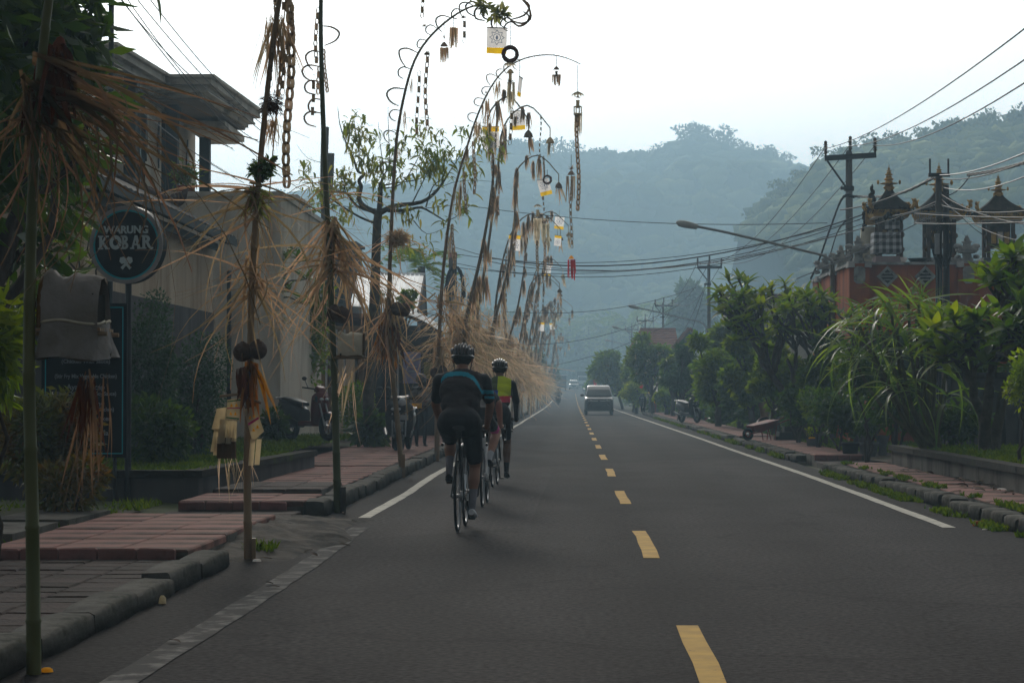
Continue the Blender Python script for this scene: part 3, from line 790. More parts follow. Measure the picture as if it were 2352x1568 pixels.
def tips_in(c, R, n, seed=0, lo=-.5):
    g = np.random.RandomState(seed); out = []
    while len(out) < n:
        d = g.normal(size=3); d /= np.linalg.norm(d)
        if d[2] < lo: continue
        q = .55 + .45 * g.rand()
        out.append((c[0] + d[0] * R[0] * q, c[1] + d[1] * R[1] * q, c[2] + d[2] * R[2] * q))
    return out
def grass(name, pts_fn, n, h, m=grassm, lean=.4, w=.012):
    P = pts_fn(n)
    n = len(P); D = NP.normal(size=(n, 3)) * lean; D[:, 2] = 1; D = unit(D)
    hh = (h * (.5 + NP.rand(n)))[:, None]; S = unit(np.cross(D, NP.normal(size=(n, 3)))) * w
    v = np.stack([P - S, P + S, P + D * hh * .55 + S * .7, P + D * hh + NP.normal(size=(n, 3)) * .25 * hh * [1, 1, 0] , ], 1)
    o = put(name, mesh_np(name, v.reshape(-1, 3), np.arange(n * 4).reshape(-1, 4)), m)
    o['kind'] = 'stuff'
    return o
def rect(x0, x1, y0, y1, z, clump=0.0, s=3, thr=.45):
    def fn(n):
        X = x0 + (x1 - x0) * NP.rand(n * 2); Y = y0 + (y1 - y0) * NP.rand(n * 2)
        k = fbm(X * s, Y * s, 21) > thr if clump else np.ones(n * 2, bool)
        X, Y = X[k][:n], Y[k][:n]
        return np.stack([X, Y, np.full(len(X), z)], 1)
    return fn
grass('grass', rect(-8.6, -4.2, 25.2, 33.6, .33), 26000, .09)
grass('grass', rect(5.35, 10.5, 20, 36, .39), 34000, .08)
grass('grass', rect(4.36, 4.50, 15, 36.4, .14, 1, 2.2, .56), 3600, .05)
grass('grass', rect(3.92, 4.16, 20, 36, .0, 1, 1.9, .55), 3400, .055)
grass('grass', rect(3.98, 4.46, 40.5, 110, .02, 1, 1.2, .5), 8000, .08)
grass('grass', rect(5.4, 8.5, 44, 78, .10, 1, .7, .42), 22000, .10)
grass('grass', rect(-9, -4.66, 33.7, 48.8, .31), 16000, .09)
grass('grass', rect(-6.4, -4.5, 12, 24.5, .06, 1, 1.5, .5), 5000, .07)
grass('grass', rect(-2.62, -2.38, 17.6, 18.0, .03), 90, .07)

# ------------------------------------------------------------------ hills
def ico1():
    t = (1 + 5 ** .5) / 2
    v = np.array([(-1, t, 0), (1, t, 0), (-1, -t, 0), (1, -t, 0), (0, -1, t), (0, 1, t), (0, -1, -t), (0, 1, -t), (t, 0, -1), (t, 0, 1), (-t, 0, -1), (-t, 0, 1)], float)
    v /= np.linalg.norm(v[0])
    f = np.array([(0, 11, 5), (0, 5, 1), (0, 1, 7), (0, 7, 10), (0, 10, 11), (1, 5, 9), (5, 11, 4), (11, 10, 2), (10, 7, 6), (7, 1, 8), (3, 9, 4), (3, 4, 2), (3, 2, 6), (3, 6, 8), (3, 8, 9), (4, 9, 5), (2, 4, 11), (6, 2, 10), (8, 6, 7), (9, 8, 1)])
    return v, f
ICO = ico1()
def hill(name, px, Yr, depth, seed, wood_n, wood_r, leafy):
    R = sorted([at(u, v, Yr) for u, v in px], key=lambda p: p.x)
    xs = np.array([p.x for p in R]); zs = np.array([p.z for p in R])
    GX = np.linspace(xs[0], xs[-1], 320); GY = np.linspace(Yr - depth, Yr + depth * .5, 110)
    def zf(X, Y):
        zr = sum(np.interp(X + o_ * Yr / 110, xs, zs) for o_ in (-1.5, -.75, 0, .75, 1.5)) / 5
        sp = ((1 - 2 * np.abs(fbm(X * .011 + Y * .006, Y * .004, seed) * 2 - 1)) * .30 + (fbm(X * .03, Y * .02, seed + 2) - .5) * .25) * np.clip((Yr - Y) / depth * 2.2, 0, 1)
        t = (Y - (Yr - depth)) / depth
        t = t + sp * np.sin(np.clip(t, 0, 1) * math.pi)
        up = np.clip(t, 0, 1); s = up * up * (3 - 2 * up) * .55 + up * .45
        s = np.where(Y > Yr, np.clip(1 - (Y - Yr) / (depth * .55), 0, 1), s)
        s = s * np.where(Y < Yr, .25 + .75 * Y / Yr, 1)
        return zr * s + (fbm(X * .05, Y * .05, seed + 9) - .5) * 3.0 * np.clip(t * 3, 0, 1) * np.clip((Yr - Y) / 40, 0, 1)
    struct(gridmesh(name, GX, GY, zf, hillm))
    X = xs[0] + (xs[-1] - xs[0]) * NP.rand(wood_n); Y = Yr - depth * .98 + depth * 1.02 * NP.rand(wood_n) ** .9
    keep = fbm(X * .03, Y * .03, seed + 4) > .30
    X, Y = X[keep], Y[keep]; Z = zf(X, Y); n = len(X)
    v, f = ICO
    r = wood_r * (.5 + NP.rand(n) ** 2 * 1.0)
    Vv = (v[None] * (1 + .35 * NP.normal(size=(n, 12, 1)).clip(-1, 1))) * r[:, None, None] * np.array([1, 1, .75]) + np.stack([X, Y, Z + r * .3], 1)[:, None]
    Ff = (f[None] + 12 * np.arange(n)[:, None, None]).reshape(-1, 3)
    put('forest', mesh_np('forest', Vv, Ff), leaf_hill)['kind'] = 'stuff'
    # leafy crowns along the crest, open enough for the sky to show through
    cl = []
    for k in range(leafy):
        x = xs[0] + (xs[-1] - xs[0]) * RN.random(); z = float(np.interp(x, xs, zs)); h = wood_r * uni(.5, 1.9)
        for q in range(3): cl.append(((x + uni(-h, h) * .8, Yr + uni(-8, 0), z + h * uni(.2, 1.0)), (h * .75, h * .75, h * .45)))
    o = crown('forest', cl, leafy * 110, wood_r * .38, leaf_hill, None, .1, .7, .3); o['kind'] = 'stuff'
hill('hill', [(500, 520), (620, 480), (720, 462), (820, 458), (905, 452), (960, 446), (1010, 410), (1060, 380), (1100, 357), (1130, 350), (1175, 347), (1215, 353), (1250, 364), (1300, 366), (1350, 368), (1400, 377), (1440, 380), (1480, 375), (1520, 356), (1560, 328), (1590, 322), (1640, 340), (1700, 356), (1760, 376), (1800, 382), (1840, 396), (1900, 440), (1980, 520), (2080, 600), (2300, 700)], 920, 330, 3, 8000, 3.6, 90)
hill('hill', [(1700, 560), (1760, 480), (1810, 430), (1850, 398), (1900, 380), (1960, 355), (2010, 347), (2080, 340), (2150, 325), (2200, 312), (2250, 300), (2300, 292), (2352, 290), (2450, 270), (2650, 300), (2900, 420)], 450, 220, 17, 7500, 1.8, 70)
# ------------------------------------------------------------------ houses and shops behind the ceremonial poles
def polyprism(mb, pts, z0, z1, mi=0): mb.prism([(x, y, z0) for x, y in pts], (0, 0, z1 - z0), mi)
def inset(pts, d):
    n = len(pts); out = []
    A = sum(pts[i][0] * pts[(i + 1) % n][1] - pts[(i + 1) % n][0] * pts[i][1] for i in range(n))
    s = 1 if A > 0 else -1
    for i in range(n):
        p, q, r = Vector(pts[i - 1]), Vector(pts[i]), Vector(pts[(i + 1) % n])
        n1 = Vector((-(q - p).y, (q - p).x)).normalized() * s; n2 = Vector((-(r - q).y, (r - q).x)).normalized() * s
        b = (n1 + n2); b = b / max(.3, b.dot(n1))
        out.append(tuple(q + b * d))
    return out
H = thing('two_storey_house', 'two storey cream house with deep stepped flat eaves and dark columns on its balcony', 'house', (-9.5, 46, 0))
RP = [(-15, 40.9), (-8.42, 40.9), (-8.2, 45.1), (-7.3, 45.1), (-7.1, 51.0), (-15, 51.2)]
for z0, z1, d in ((7.735, 7.80, 0), (7.60, 7.735, .07), (7.49, 7.60, .20), (7.45, 7.49, .16), (7.36, 7.45, .30)):
    b = MB(); polyprism(b, inset(RP, d), z0, z1 - .002); b.build('eave_moulding', eave_m, H)
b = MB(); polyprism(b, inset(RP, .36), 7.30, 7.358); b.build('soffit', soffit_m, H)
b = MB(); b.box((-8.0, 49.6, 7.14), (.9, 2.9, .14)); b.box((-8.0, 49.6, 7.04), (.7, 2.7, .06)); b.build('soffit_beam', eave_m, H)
b = MB(); b.box((-11.5, 47.2, 6.3), (5.6, 7.8, 2.0)); b.build('upper_wall', cream, H)
for yy in (43.6, 45.0, 46.4, 49.9):
    b = MB(); x = -8.685; b.prism([(x, yy - .13, 6.5), (x, yy, 6.0), (x, yy + .13, 6.5), (x, yy, 7.0)], (.03, 0, 0)); b.build('diamond_panel', steel_dk, H)
for yy, w in ((44.3, .7), (47.6, 1.5)):
    f = MB(); f.box((-8.66, yy, 6.3), (.08, w, 1.9)); fo = f.build('window', teal_col, H)
    g_ = MB(); g_.box((-8.615, yy, 6.3), (.02, w - .14, 1.7)); g_.build('pane', glassd, fo)
for px, Y in ((397, 46.2), (471, 49.6), (300, 42.4)):
    p = at(px, 350, Y); b = MB(); b.box((p.x, Y, 6.35), (.23, .23, 2.0)); b.box((p.x, Y, 7.2), (.3, .3, .12)); b.build('column', teal_col, H)
b = MB(); b.box((-7.3, 48.2, 2.62), (2.9, 7.3, 5.24)); b.build('wall', cream, H)
b = MB(); b.box((-7.3, 48.2, 5.29), (2.98, 7.38, .1)); b.build('parapet_cap', eave_m, H)
for k in range(2):
    b = MB(); b.box((-8.0 + k * 1.3, 44.545, 3.9), (.008, .014, 2.6)); b.build('wall_joint', cream_st, H)
b = MB(); b.box((-12, 47.5, 2.65), (6.5, 7, 5.3)); b.build('lower_wall', cream_st, H)
for px in (418, 436):
    p = at(px, 428, 45.2); t = thing('flower_pot', 'red pot with a straggly plant on the balcony edge' if px < 430 else 'small potted shrub beside the red pot on the balcony edge', 'pot', (p.x, p.y, 5.34), 'pots on the balcony edge')
    b = MB(); b.lathe([(.07, 0), (.11, .16), (.12, .18)], (p.x, p.y, 5.34), 10); b.build('pot', plastic_rd, t)
    crown('foliage', [((p.x, p.y, 5.75), (.3, .3, .32))], 160, .12, leaf_mid, t, .1, .4, .2, (p.x, p.y, 5.34))

W = thing('warung_building', 'low stained cream eatery with a dark corrugated awning and a tiled ridge', 'building', (-8, 36, 0))
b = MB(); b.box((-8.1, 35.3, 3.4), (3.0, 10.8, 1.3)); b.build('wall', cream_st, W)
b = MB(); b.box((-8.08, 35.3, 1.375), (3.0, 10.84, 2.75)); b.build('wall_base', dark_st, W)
for k in range(14):
    y = 30 + k * .78; b = MB(); b.box((-6.602, y, 3.4), (.012, .010, 1.28)); b.build('wall_joint', cream_st, W)
rr = []
for i in range(61):
    y = 29 + i * .2
    zz = .03 * math.sin(i * math.pi)
    rr.append([(-6.22, y, 4.16 + .02 * (i % 2)), (-7.3, y, 4.72 + .02 * (i % 2)), (-7.3, y, 4.69 + .02 * (i % 2)), (-6.22, y, 4.13 + .02 * (i % 2))])
b = MB(); b.loft(rr, 0, False); b.build('awning_sheet', roof_dk, W)
for z, x in ((4.06, -6.20), (3.92, -6.42)):
    b = MB(); b.box((x, 35 if x > -6.3 else 34.6, z), (.035, 12.2 if x > -6.3 else 11, .13)); b.build('fascia_board', teal_col, W)
for k in range(16):
    y = 29.2 + k * .76; b = MB(); b.box((-6.75, y, 4.27), (1.05, .05, .07), 0, 0, Matrix.Rotation(.48, 3, 'Y')); b.build('rafter', teal_col, W)
tm = MB(); tm.tube([(-.0, -.17, .02), (0, .17, 0)], .075, 8); tme = tm.mesh('ridge_tile'); tme.materials.append(tile_dk)
for k in range(40):
    put('ridge_tile', tme, None, W, (-7.34 + 8, 29 + k * .29 - 36, 4.78 + .004 * (k % 2)), (uni(-.05, .05), 0, uni(-.04, .04)))
b = MB(); b.tube(smoothpath([(-7.34, 40.6, 4.78), (-7.3, 40.9, 4.82), (-7.22, 41.1, 4.95), (-7.16, 41.15, 5.15)]), [.1] * 8 + [.08, .06, .05, .04, .03][:5], 7)
for q in range(4): b.ell((-7.3 + .03 * q, 40.5 + q * .18, 4.86 + .03 * q), (.06, .08, .08), 7, 5)
b.build('ridge_ornament', tile_dk, W)

# shop with ochre wall and white posts, the white sheet roof house, curved canopy
S = thing('ochre_shop', 'ochre walled shop front with grey posts behind the tree trunks', 'shop', (-6.2, 57, 0))
b = MB(); b.box((-6.9, 58.4, 1.5), (3.0, 2.6, 3.0)); b.build('wall', wall_y, S)
for px in (700, 722, 750, 772, 792):
    p = at(px, 850, 56.7); b = MB(); b.tube([(p.x, 56.7, 0), (p.x, 56.7, 2.9)], .035, 6); b.build('post', steel_p, S)
for px, w_, m_ in ((762, .34, wood_br), (783, .22, cream_st), (808, .30, cream_st), (826, .24, wood_br)):
    p = at(px, 850, 56.9); b = MB(); b.box((p.x, 56.9, 1.3), (w_, .06, 2.6)); b.build('door_panel', m_, S)
b = MB(); b.box((-6.4, 57.3, 3.12), (4.2, 2.0, .12), 0, 0, Matrix.Rotation(-.12, 3, 'X')); b.build('roof', tile_dk, S)
R_ = thing('white_roofed_house', 'house with a bright white standing seam roof behind the dark tree trunk', 'house', (-4.9, 62, 0))
c00, c10, c11, c01 = at(823, 630, 71), at(973, 632, 71), at(958, 712, 59.5), at(806, 700, 59.5)
n = 15
for i in range(n):
    a, b2 = c00.lerp(c10, i / n), c00.lerp(c10, (i + 1) / n); d, c_ = c01.lerp(c11, i / n), c01.lerp(c11, (i + 1) / n)
    m = MB(); m.prism([a, b2, c_, d], (0, .01, -.03)); m.tube([a + Vector((0, -.02, .02)), d + Vector((0, -.02, .02))], .018, 4); m.build('roof_panel', sheet_w, R_)
m = MB(); m.tube([c00 + Vector((-.03, 0, .03)), c10 + Vector((.03, 0, .03))], .05, 6); m.build('ridge_cap', metal_w, R_)
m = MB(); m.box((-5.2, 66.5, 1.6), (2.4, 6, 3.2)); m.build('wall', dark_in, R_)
m = MB(); m.prism([c11, c10, c10 - Vector((0, 0, 1.2)), c11 - Vector((0, 0, .6))], (.05, 0, 0)); m.build('gable_side', dark_st, R_)
K = thing('curved_canopy', 'curved white sheet canopy over a dark shop entrance', 'canopy', (-3.9, 57, 0))
rg = []
for i in range(13):
    t = i / 12; u = 905 + t * 108; v = 716 + 46 * t ** 1.7
    p, q = at(u, v, 56.5), at(u, v - 14, 60)
    rg.append([p, q, q - Vector((0, 0, .03)), p - Vector((0, 0, .03))])
m = MB(); m.loft(rg, 0, False); m.build('canopy_sheet', sheet_w, K)
m = MB(); m.tube([r[0] + Vector((0, -.02, -.05)) for r in rg], .045, 5); m.build('front_rim', roof_dk, K)
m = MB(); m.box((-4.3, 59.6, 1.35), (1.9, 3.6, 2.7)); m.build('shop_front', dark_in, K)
for px in (914, 1004): p = at(px, 850, 56.6); m = MB(); m.tube([(p.x, 56.6, 0), (p.x, 56.6, 2.75)], .03, 6); m.build('post', steel_p, K)
p0, p1 = at(926, 808, 56.2), at(966, 880, 56.2)
m = MB(); m.box(((p0.x + p1.x) / 2, 56.2, (p0.z + p1.z) / 2), (p1.x - p0.x, .03, p0.z - p1.z))
o = solo(m, 'hanging_banner', M('lilac_banner', (.16, .15, .30), (.22, .22, .34), 4, .8), 'pale lilac hanging banner at the dark shop entrance', 'banner')
for k, (du, w_) in enumerate(((826, .18), (842, .26), (852, .2))):
    q = at(946, du, 56.17); m = MB(); m.box((q.x, 56.17, q.z), (w_, .012, .035)); m.build('print_line', ink, o)
p = at(1000, 850, 57.4); m = MB(); m.box((p.x, 57.4, p.z), (.6, .05, .42)); solo(m, 'shop_sign', M('olive_board', (.16, .15, .02), (.13, .12, .02), 3, .8), 'olive yellow board behind the helmeted man', 'sign')
# grey backs of buildings between the cream house and the trees
for k, (u0, u1, vt, Y, mm, lb) in enumerate(((648, 676, 455, 58, conc, 'narrow grey concrete tower block behind the dry palm strips'), (676, 720, 505, 66, gwall, 'low grey rendered annex behind the cut tree trunk'), (700, 812, 560, 74, dark_st, 'dark roofed house back behind the sparse tree'))):
    a, c = at(u0, vt, Y), at(u1, vt, Y); t = thing('house_back', lb, 'building', (a.x, Y, 0), 'buildings behind the trees')
    m = MB(); m.box(((a.x + c.x) / 2, Y + 1.5, a.z / 2), (c.x - a.x, 3, a.z)); m.build('wall', mm, t)
    m = MB(); m.box(((a.x + c.x) / 2, Y + 1.5, a.z + .04), (c.x - a.x + .2, 3.2, .08)); m.build('roof', eave_m if k < 2 else tile_dk, t)
    for q in range(2):
        w_ = MB(); w_.box((a.x + (c.x - a.x) * (.3 + .4 * q), Y - .01, a.z * .72), ((c.x - a.x) * .18, .06, .5)); wo = w_.build('window', dark_in, t)

# ------------------------------------------------------------------ round sign and menu board
sp = gd(288, 1165, 0.0); SX, SY = sp.x, sp.y
sc_ = at(292, 562, SY - .05)
T = thing('round_sign', 'round black eatery sign with teal ring on a black post reading WARUNG KOBAR', 'sign', (sc_.x, SY, 0), None, math.radians(-11))
sr = 90 * SY / FPX
def disc(mb, r0, r1, y0, y1, cz, n=48, mi=0):
    rings = []
    for i in range(n + 1):
        a = 2 * math.pi * i / n; c, s = math.cos(a), math.sin(a)
        rings.append([(r0 * c, y0, cz + r0 * s), (r1 * c, y0, cz + r1 * s), (r1 * c, y1, cz + r1 * s), (r0 * c, y1, cz + r0 * s)])
    mb.loft(rings, mi, False, cap=False); return mb
zc = sc_.z
m = MB(); disc(m, .0, sr, -.05, .07, zc); m.build('sign_box', sign_bk, T, False)
m = MB(); disc(m, sr * .90, sr * 1.0, -.066, -.045, zc); m.build('rim', sign_rim, T, False)
m = MB(); disc(m, sr * .855, sr * .898, -.062, -.045, zc); m.build('ring', sign_teal, T, False)
m = MB(); m.tube([(0, .02, -.1), (0, .02, zc - sr * .97)], .036, 10); m.box((0, .02, .02), (.16, .16, .03)); m.build('post', steel_dk, T, False)
text('WARUNG', .118, .004, 'sign_text', letter, T, (0, -.056, zc + .165), (math.pi / 2, 0, 0), bold=.004)
def arc(cx, cz, ro, ri, a0, a1, sx=1, n=14):
    o_ = [(cx + ro * sx * math.cos(math.radians(a0 + (a1 - a0) * i / n)), cz + ro * math.sin(math.radians(a0 + (a1 - a0) * i / n))) for i in range(n + 1)]
    i_ = [(cx + ri * sx * math.cos(math.radians(a0 + (a1 - a0) * i / n)), cz + ri * math.sin(math.radians(a0 + (a1 - a0) * i / n))) for i in range(n + 1)]
    return [[o_[i], o_[i + 1], i_[i + 1], i_[i]] for i in range(n)]
def bar(x0, z0, x1, z1, w): return [[(x0 - w / 2, z0), (x0 + w / 2, z0), (x1 + w / 2, z1), (x1 - w / 2, z1)]]
def serif(x, z, w): return [[(x - w / 2, z), (x + w / 2, z), (x + w / 2, z + .11), (x - w / 2, z + .11)]]
GL = {'K': bar(.2, 0, .2, 1, .24) + serif(.2, 0, .44) + serif(.2, .89, .44) + bar(.3, .45, .72, 1, .2) + bar(.38, .5, .78, 0, .26) + serif(.74, .89, .34) + serif(.78, 0, .38),
      'O': arc(.5, .5, .53, .24, 0, 360, .95, 24),
      'B': bar(.2, 0, .2, 1, .24) + serif(.16, 0, .4) + serif(.16, .89, .4) + arc(.34, .745, .265, .1, -90, 90, 1.3) + arc(.34, .26, .27, .1, -90, 90, 1.5) + [[(.2, .9), (.36, .9), (.36, 1.01), (.2, 1.01)], [(.2, 0), (.36, 0), (.36, .13), (.2, .13)], [(.2, .45), (.36, .45), (.36, .57), (.2, .57)]],
      'A': bar(.16, 0, .46, 1, .16) + bar(.78, 0, .48, 1, .25) + [[(.28, .26), (.68, .26), (.66, .4), (.32, .4)]] + serif(.15, 0, .36) + serif(.8, 0, .4),
      'R': bar(.2, 0, .2, 1, .24) + serif(.2, 0, .44) + serif(.16, .89, .4) + arc(.34, .72, .29, .1, -90, 90, 1.35) + [[(.2, .88), (.36, .88), (.36, 1.01), (.2, 1.01)], [(.2, .43), (.36, .43), (.36, .6), (.2, .6)]] + bar(.48, .48, .72, .08, .25) + arc(.84, .12, .17, .03, 180, 360, 1)}
x = -.335
for ch, w_ in (('K', .135), ('O', .14), ('B', .112), ('A', .132), ('R', .135)):
    m = MB(); hL = .155
    for q in GL[ch]: m.prism([(x + a * w_ * 1.02, -.0575, zc - .05 + c * hL) for a, c in q], (0, .006, 0))
    m.build('letter', letter, T, False); x += w_
for s in (-1, 1):
    m = MB(); ca = math.radians(45 * s); ax = Vector((math.sin(ca), 0, math.cos(ca))); pr = Vector((ax.z, 0, -ax.x)); c0 = Vector((0, -.0575 - .002 * (s > 0), zc - .215))
    P = [c0 - ax * .075 + pr * .018, c0 - ax * .075 - pr * .018, c0 + ax * .02 - pr * .012, c0 + ax * .035 - pr * .038, c0 + ax * .075 - pr * .038, c0 + ax * .1, c0 + ax * .075 + pr * .038, c0 + ax * .035 + pr * .038, c0 + ax * .02 + pr * .012]
    m.prism(P, (0, .006, 0)); m.build('emblem', letter, T, False)
mb0, mb1 = at(105, 705, SY - .12), at(283, 1042, SY - .12)
mx, mw, mz0, mz1 = (mb0.x + mb1.x) / 2, mb1.x - mb0.x, mb1.z, mb0.z
B = thing('menu_board', 'tall black menu board with teal border line and white lettering', 'menu board', (mx, SY - .12, 0))
m = MB(); m.box((0, 0, (mz0 + mz1) / 2), (mw + .08, .04, mz1 - mz0 + .08)); m.build('board', sign_bk, B, False)
for (x0, x1, z0, z1) in ((-mw / 2, mw / 2, mz1 - .012, mz1), (-mw / 2, mw / 2, mz0, mz0 + .012), (-mw / 2, -mw / 2 + .012, mz0 + .013, mz1 - .013), (mw / 2 - .012, mw / 2, mz0 + .013, mz1 - .013)):
    m = MB(); m.box(((x0 + x1) / 2, -.022, (z0 + z1) / 2), (x1 - x0, .006, z1 - z0)); m.build('border_line', sign_teal, B, False)
for xx in (-mw / 2 + .1, mw / 2 - .1): m = MB(); m.tube([(xx, .03, -.1), (xx, .03, mz0 + .4)], .022, 8); m.build('leg', steel_dk, B, False)
for v, tx, s in ((755, 'Soto Ayam', .085), (830, '(Chicken With Sauce)', .062), (864, '(Stir Fry Mix Vegetable Chicken)', .062), (889, 'Ayam Kecap', .085), (904, '(Fried Chicken With Soy Sauce)', .062), (927, 'Mie Goreng', .085), (940, '(Fried Noodle With Chicken)', .062), (961, 'Nasi With Chicken', .076), (974, 'Or Prawn', .076), (994, 'Pesto Mozarella', .08), (1017, 'Steak', .085)):
    text(tx, s, .002, 'menu_text', letter_d, B, (.02, -.024, at(200, v, SY - .12).z), (math.pi / 2, 0, 0), bold=.0015, sx=.86 if len(tx) > 24 else 1)

for px, r, lb in ((220, .043, 'thicker of the two tall dark steel posts rising behind the round sign'), (253, .038, 'thinner tall dark steel post standing close beside its twin')):
    p = at(px, 700, 31); m = MB(); m.tube([(p.x, 31, -.05), (p.x, 31, 9.5)], r, 10)
    t = thing('steel_post', lb, 'pole', (p.x, 31, 0), 'tall dark posts'); m.build('shaft', steel_dk, t)
    for z in (2.9, 5.6): m = MB(); m.lathe([(r + .012, -.05), (r + .012, .05)], (p.x, 31, z), 10); m.build('clamp', steel_p, t)
p = at(526, 800, 42.2); t = thing('downpipe_post', 'dark slender post with a pale edge in front of the cream wall', 'post', (p.x, 42.2, 0))
m = MB(); m.tube([(p.x, 42.2, 0), (p.x, 42.2, at(526, 622, 42.2).z)], .045, 8); m.build('shaft', steel_dk, t)

# ------------------------------------------------------------------ plants on the near side of the houses
def shrub(name, label, c, r, n, size, lm, base_z=.1, cat='shrub', group=None, shell=.8, stem=True, droop=.1, aspect=.5, bumps=0):
    t = thing(name, label, cat, (c[0], c[1], base_z), group)
    cl = [(c, r)]
    for q in range(bumps):
        a = q * 2.4; cl.append(((c[0] + r[0] * .55 * math.cos(a), c[1] + r[1] * .5 * math.sin(a), c[2] + r[2] * uni(-.5, .5)), tuple(x * uni(.5, .7) for x in r)))
    if stem:
        m = MB()
        for q in range(3): limb(m, (c[0] + uni(-.05, .05), c[1], base_z - .05), (c[0] + uni(-r[0], r[0]) * .5, c[1] + uni(-r[1], r[1]) * .5, c[2]), .025, .01, .1, 5)
        m.build('stem', bark, t)
    crown('foliage', cl, n, size, lm, t, droop, aspect, shell, (c[0], c[1], base_z))
    return t
def pxc(u, v, Y): return tuple(at(u, v, Y))
shrub('croton_bush', 'croton bush with yellow green and rusty leaves in front of the menu board', pxc(95, 1015, 22), (.50, .42, .52), 3000, .10, leaf_cro, .1, bumps=4, aspect=.35)
shrub('croton_bush', 'darker low croton bush at the foot of the yellow green one', pxc(150, 1120, 21.2), (.38, .3, .28), 1200, .09, leaf_cro, .05, bumps=2, aspect=.35)
c1 = pxc(342, 770, 29.5); shrub('clipped_shrub', 'tall dark clipped column shrub between sign post and stained wall', (c1[0], c1[1], 1.55), (.36, .4, 1.12), 7000, .05, leaf_box, .33, shell=.9, bumps=5)
c1 = pxc(452, 870, 31.5); shrub('clipped_shrub', 'rounded dark clipped shrub below the black stained wall', (c1[0], c1[1], 1.25), (.42, .4, .95), 7000, .05, leaf_box, .33, shell=.9, bumps=5)
c1 = pxc(360, 930, 28); shrub('garden_shrub', 'low dark leafy shrub in the grass bed behind the sign post', (c1[0], c1[1], .75), (.45, .4, .5), 1800, .10, leaf_dark, .33, bumps=3)
shrub('bamboo_shrub', 'bright narrow leaved bamboo shrub cut by the picture edge beside the green pole', pxc(-22, 800, 15.5), (.24, .3, .52), 700, .17, leaf_lite, .1, shell=.3, droop=.5, aspect=.22)
cl = [(pxc(u, v, Y), r) for u, v, Y, r in ((60, 60, 19, .62), (170, 110, 20, .38), (215, 240, 20, .3), (20, 260, 18, .5), (-120, 100, 18, .8), (-200, -100, 17, .9), (60, -150, 19, .8), (110, 400, 21, .35), (135, 480, 21.5, .28), (60, 560, 21, .45), (-60, 420, 19, .6), (205, 340, 21, .2), (130, 640, 21.5, .32), (20, 700, 21, .34))]
cl += [((-5.6, 13, 5.2), (1.5, 1.8, .9)), ((-5.8, 9, 5.4), (1.6, 2.0, .9)), ((-4.6, 6, 5.6), (1.8, 2.0, .8)), ((-6.2, 17, 5.4), (1.4, 1.6, 1.0))]  # overhead clumps mostly out of view, added to shade the near left
cl += [(pxc(u, v, 20), r) for u, v, r in ((20, 30, .5), (110, 30, .45), (30, 150, .5), (120, 180, .4), (-30, 330, .5), (60, 380, .4), (190, 30, .3), (150, 320, .35))]
tree('mango_tree', 'dark broad leaved tree hanging over the pavement above the cloth shrine', (-5.6, 19.5, .05), cl, 9500, .26, leaf_dark, tr=.15, aspect=.3, droop=.5, shell=.25)
shade_clumps = [((-6.4, 23, 6.3), (1.4, 1.6, .9)), ((-7.0, 27, 7.0), (1.5, 1.7, .9)), ((-7.6, 31, 7.6), (1.5, 1.6, .9)), ((-5.6, 15, 5.6), (1.6, 1.9, .8)), ((-4.0, 11, 5.0), (1.5, 1.8, .7)), ((-5.2, 8, 5.2), (1.8, 2.0, .8)), ((-3.2, 7, 4.6), (1.5, 1.8, .7)), ((-5.8, 19, 6.2), (1.4, 1.6, .8))]  # extra crown above the frame, added to shade the near pavement
mt = [o for o in SC.collection.objects if o.name == 'mango_tree'][0]
crown('crown', shade_clumps, 9000, .34, leaf_dark, mt, .5, .42, .15, WL['mango_tree'])
m = MB()
for c, r in shade_clumps: limb(m, (-6.0, 19.5, 3.6), c, .09, .03, .06, 6)
m.build('limb', bark, mt)  # limbs holding up the added shading crown
p = at(352, -30, 7.5)
put('leaf', mesh_np('leaf', *blade('l', .13, .035, .3, 6, .2), True), leaf_dark, mt, p - WL['mango_tree'], aim(-.15, -1.2).to_euler())
pts = [pxc(u, v, 26.6) for u, v in ((205, 545), (180, 590), (150, 560), (225, 610), (110, 600))]
frangipani('leafy frangipani with yellow flowers behind the round sign', (-5.9, 26.7, .3), pts, [(-5.9, 26.6, 1.9)], .26, 9, 45, None, .05, flowers=9)
pts = [pxc(u, v, 45) for u, v in ((475, 590), (500, 600), (540, 585), (560, 610), (620, 575), (660, 590), (600, 620), (690, 600), (640, 640), (705, 640), (585, 660), (665, 670), (520, 640), (700, 700), (640, 730), (600, 700))]
b0 = gd(640, 985, .3)
frangipani('frangipani with yellow flowers in front of the cream house wall', (at(560, 900, 45).x, 45, .3), pts, [tuple(at(545, 720, 45)), tuple(at(600, 760, 45))], .34, 10, 150, None, .07, flowers=16, objm=M('frangipani_bright', (.085, .14, .02), (.11, .16, .03), 3, .45, trans=.45, orand=.3))
c1 = pxc(690, 760, 50); shrub('garden_bush', 'loose green bush beside the ochre shop wall', (c1[0], c1[1], 2.6), (.75, .6, 1.5), 2600, .16, leaf_mid, .2, shell=.3, bumps=4)
c1 = pxc(815, 940, 50); shrub('box_bush', 'rounded light topped box bush on the pavement edge by the ochre shop', (c1[0], c1[1], .95), (.40, .4, .62), 3600, .06, leaf_mid, .15, shell=.85, bumps=3)
c1 = pxc(850, 980, 46); shrub('leafy_plant', 'dark broad leaved plant at the foot of the dark tree trunk', (c1[0], c1[1], .55), (.42, .3, .4), 300, .28, leaf_dark, .15, shell=.2, droop=.3, aspect=.4)

c1 = pxc(630, 965, 42.4); shrub('leafy_plant', 'dark plant half covering the red and grey scooter', (c1[0], c1[1], .66), (.30, .25, .36), 420, .16, leaf_dark, .3, shell=.2, aspect=.4)
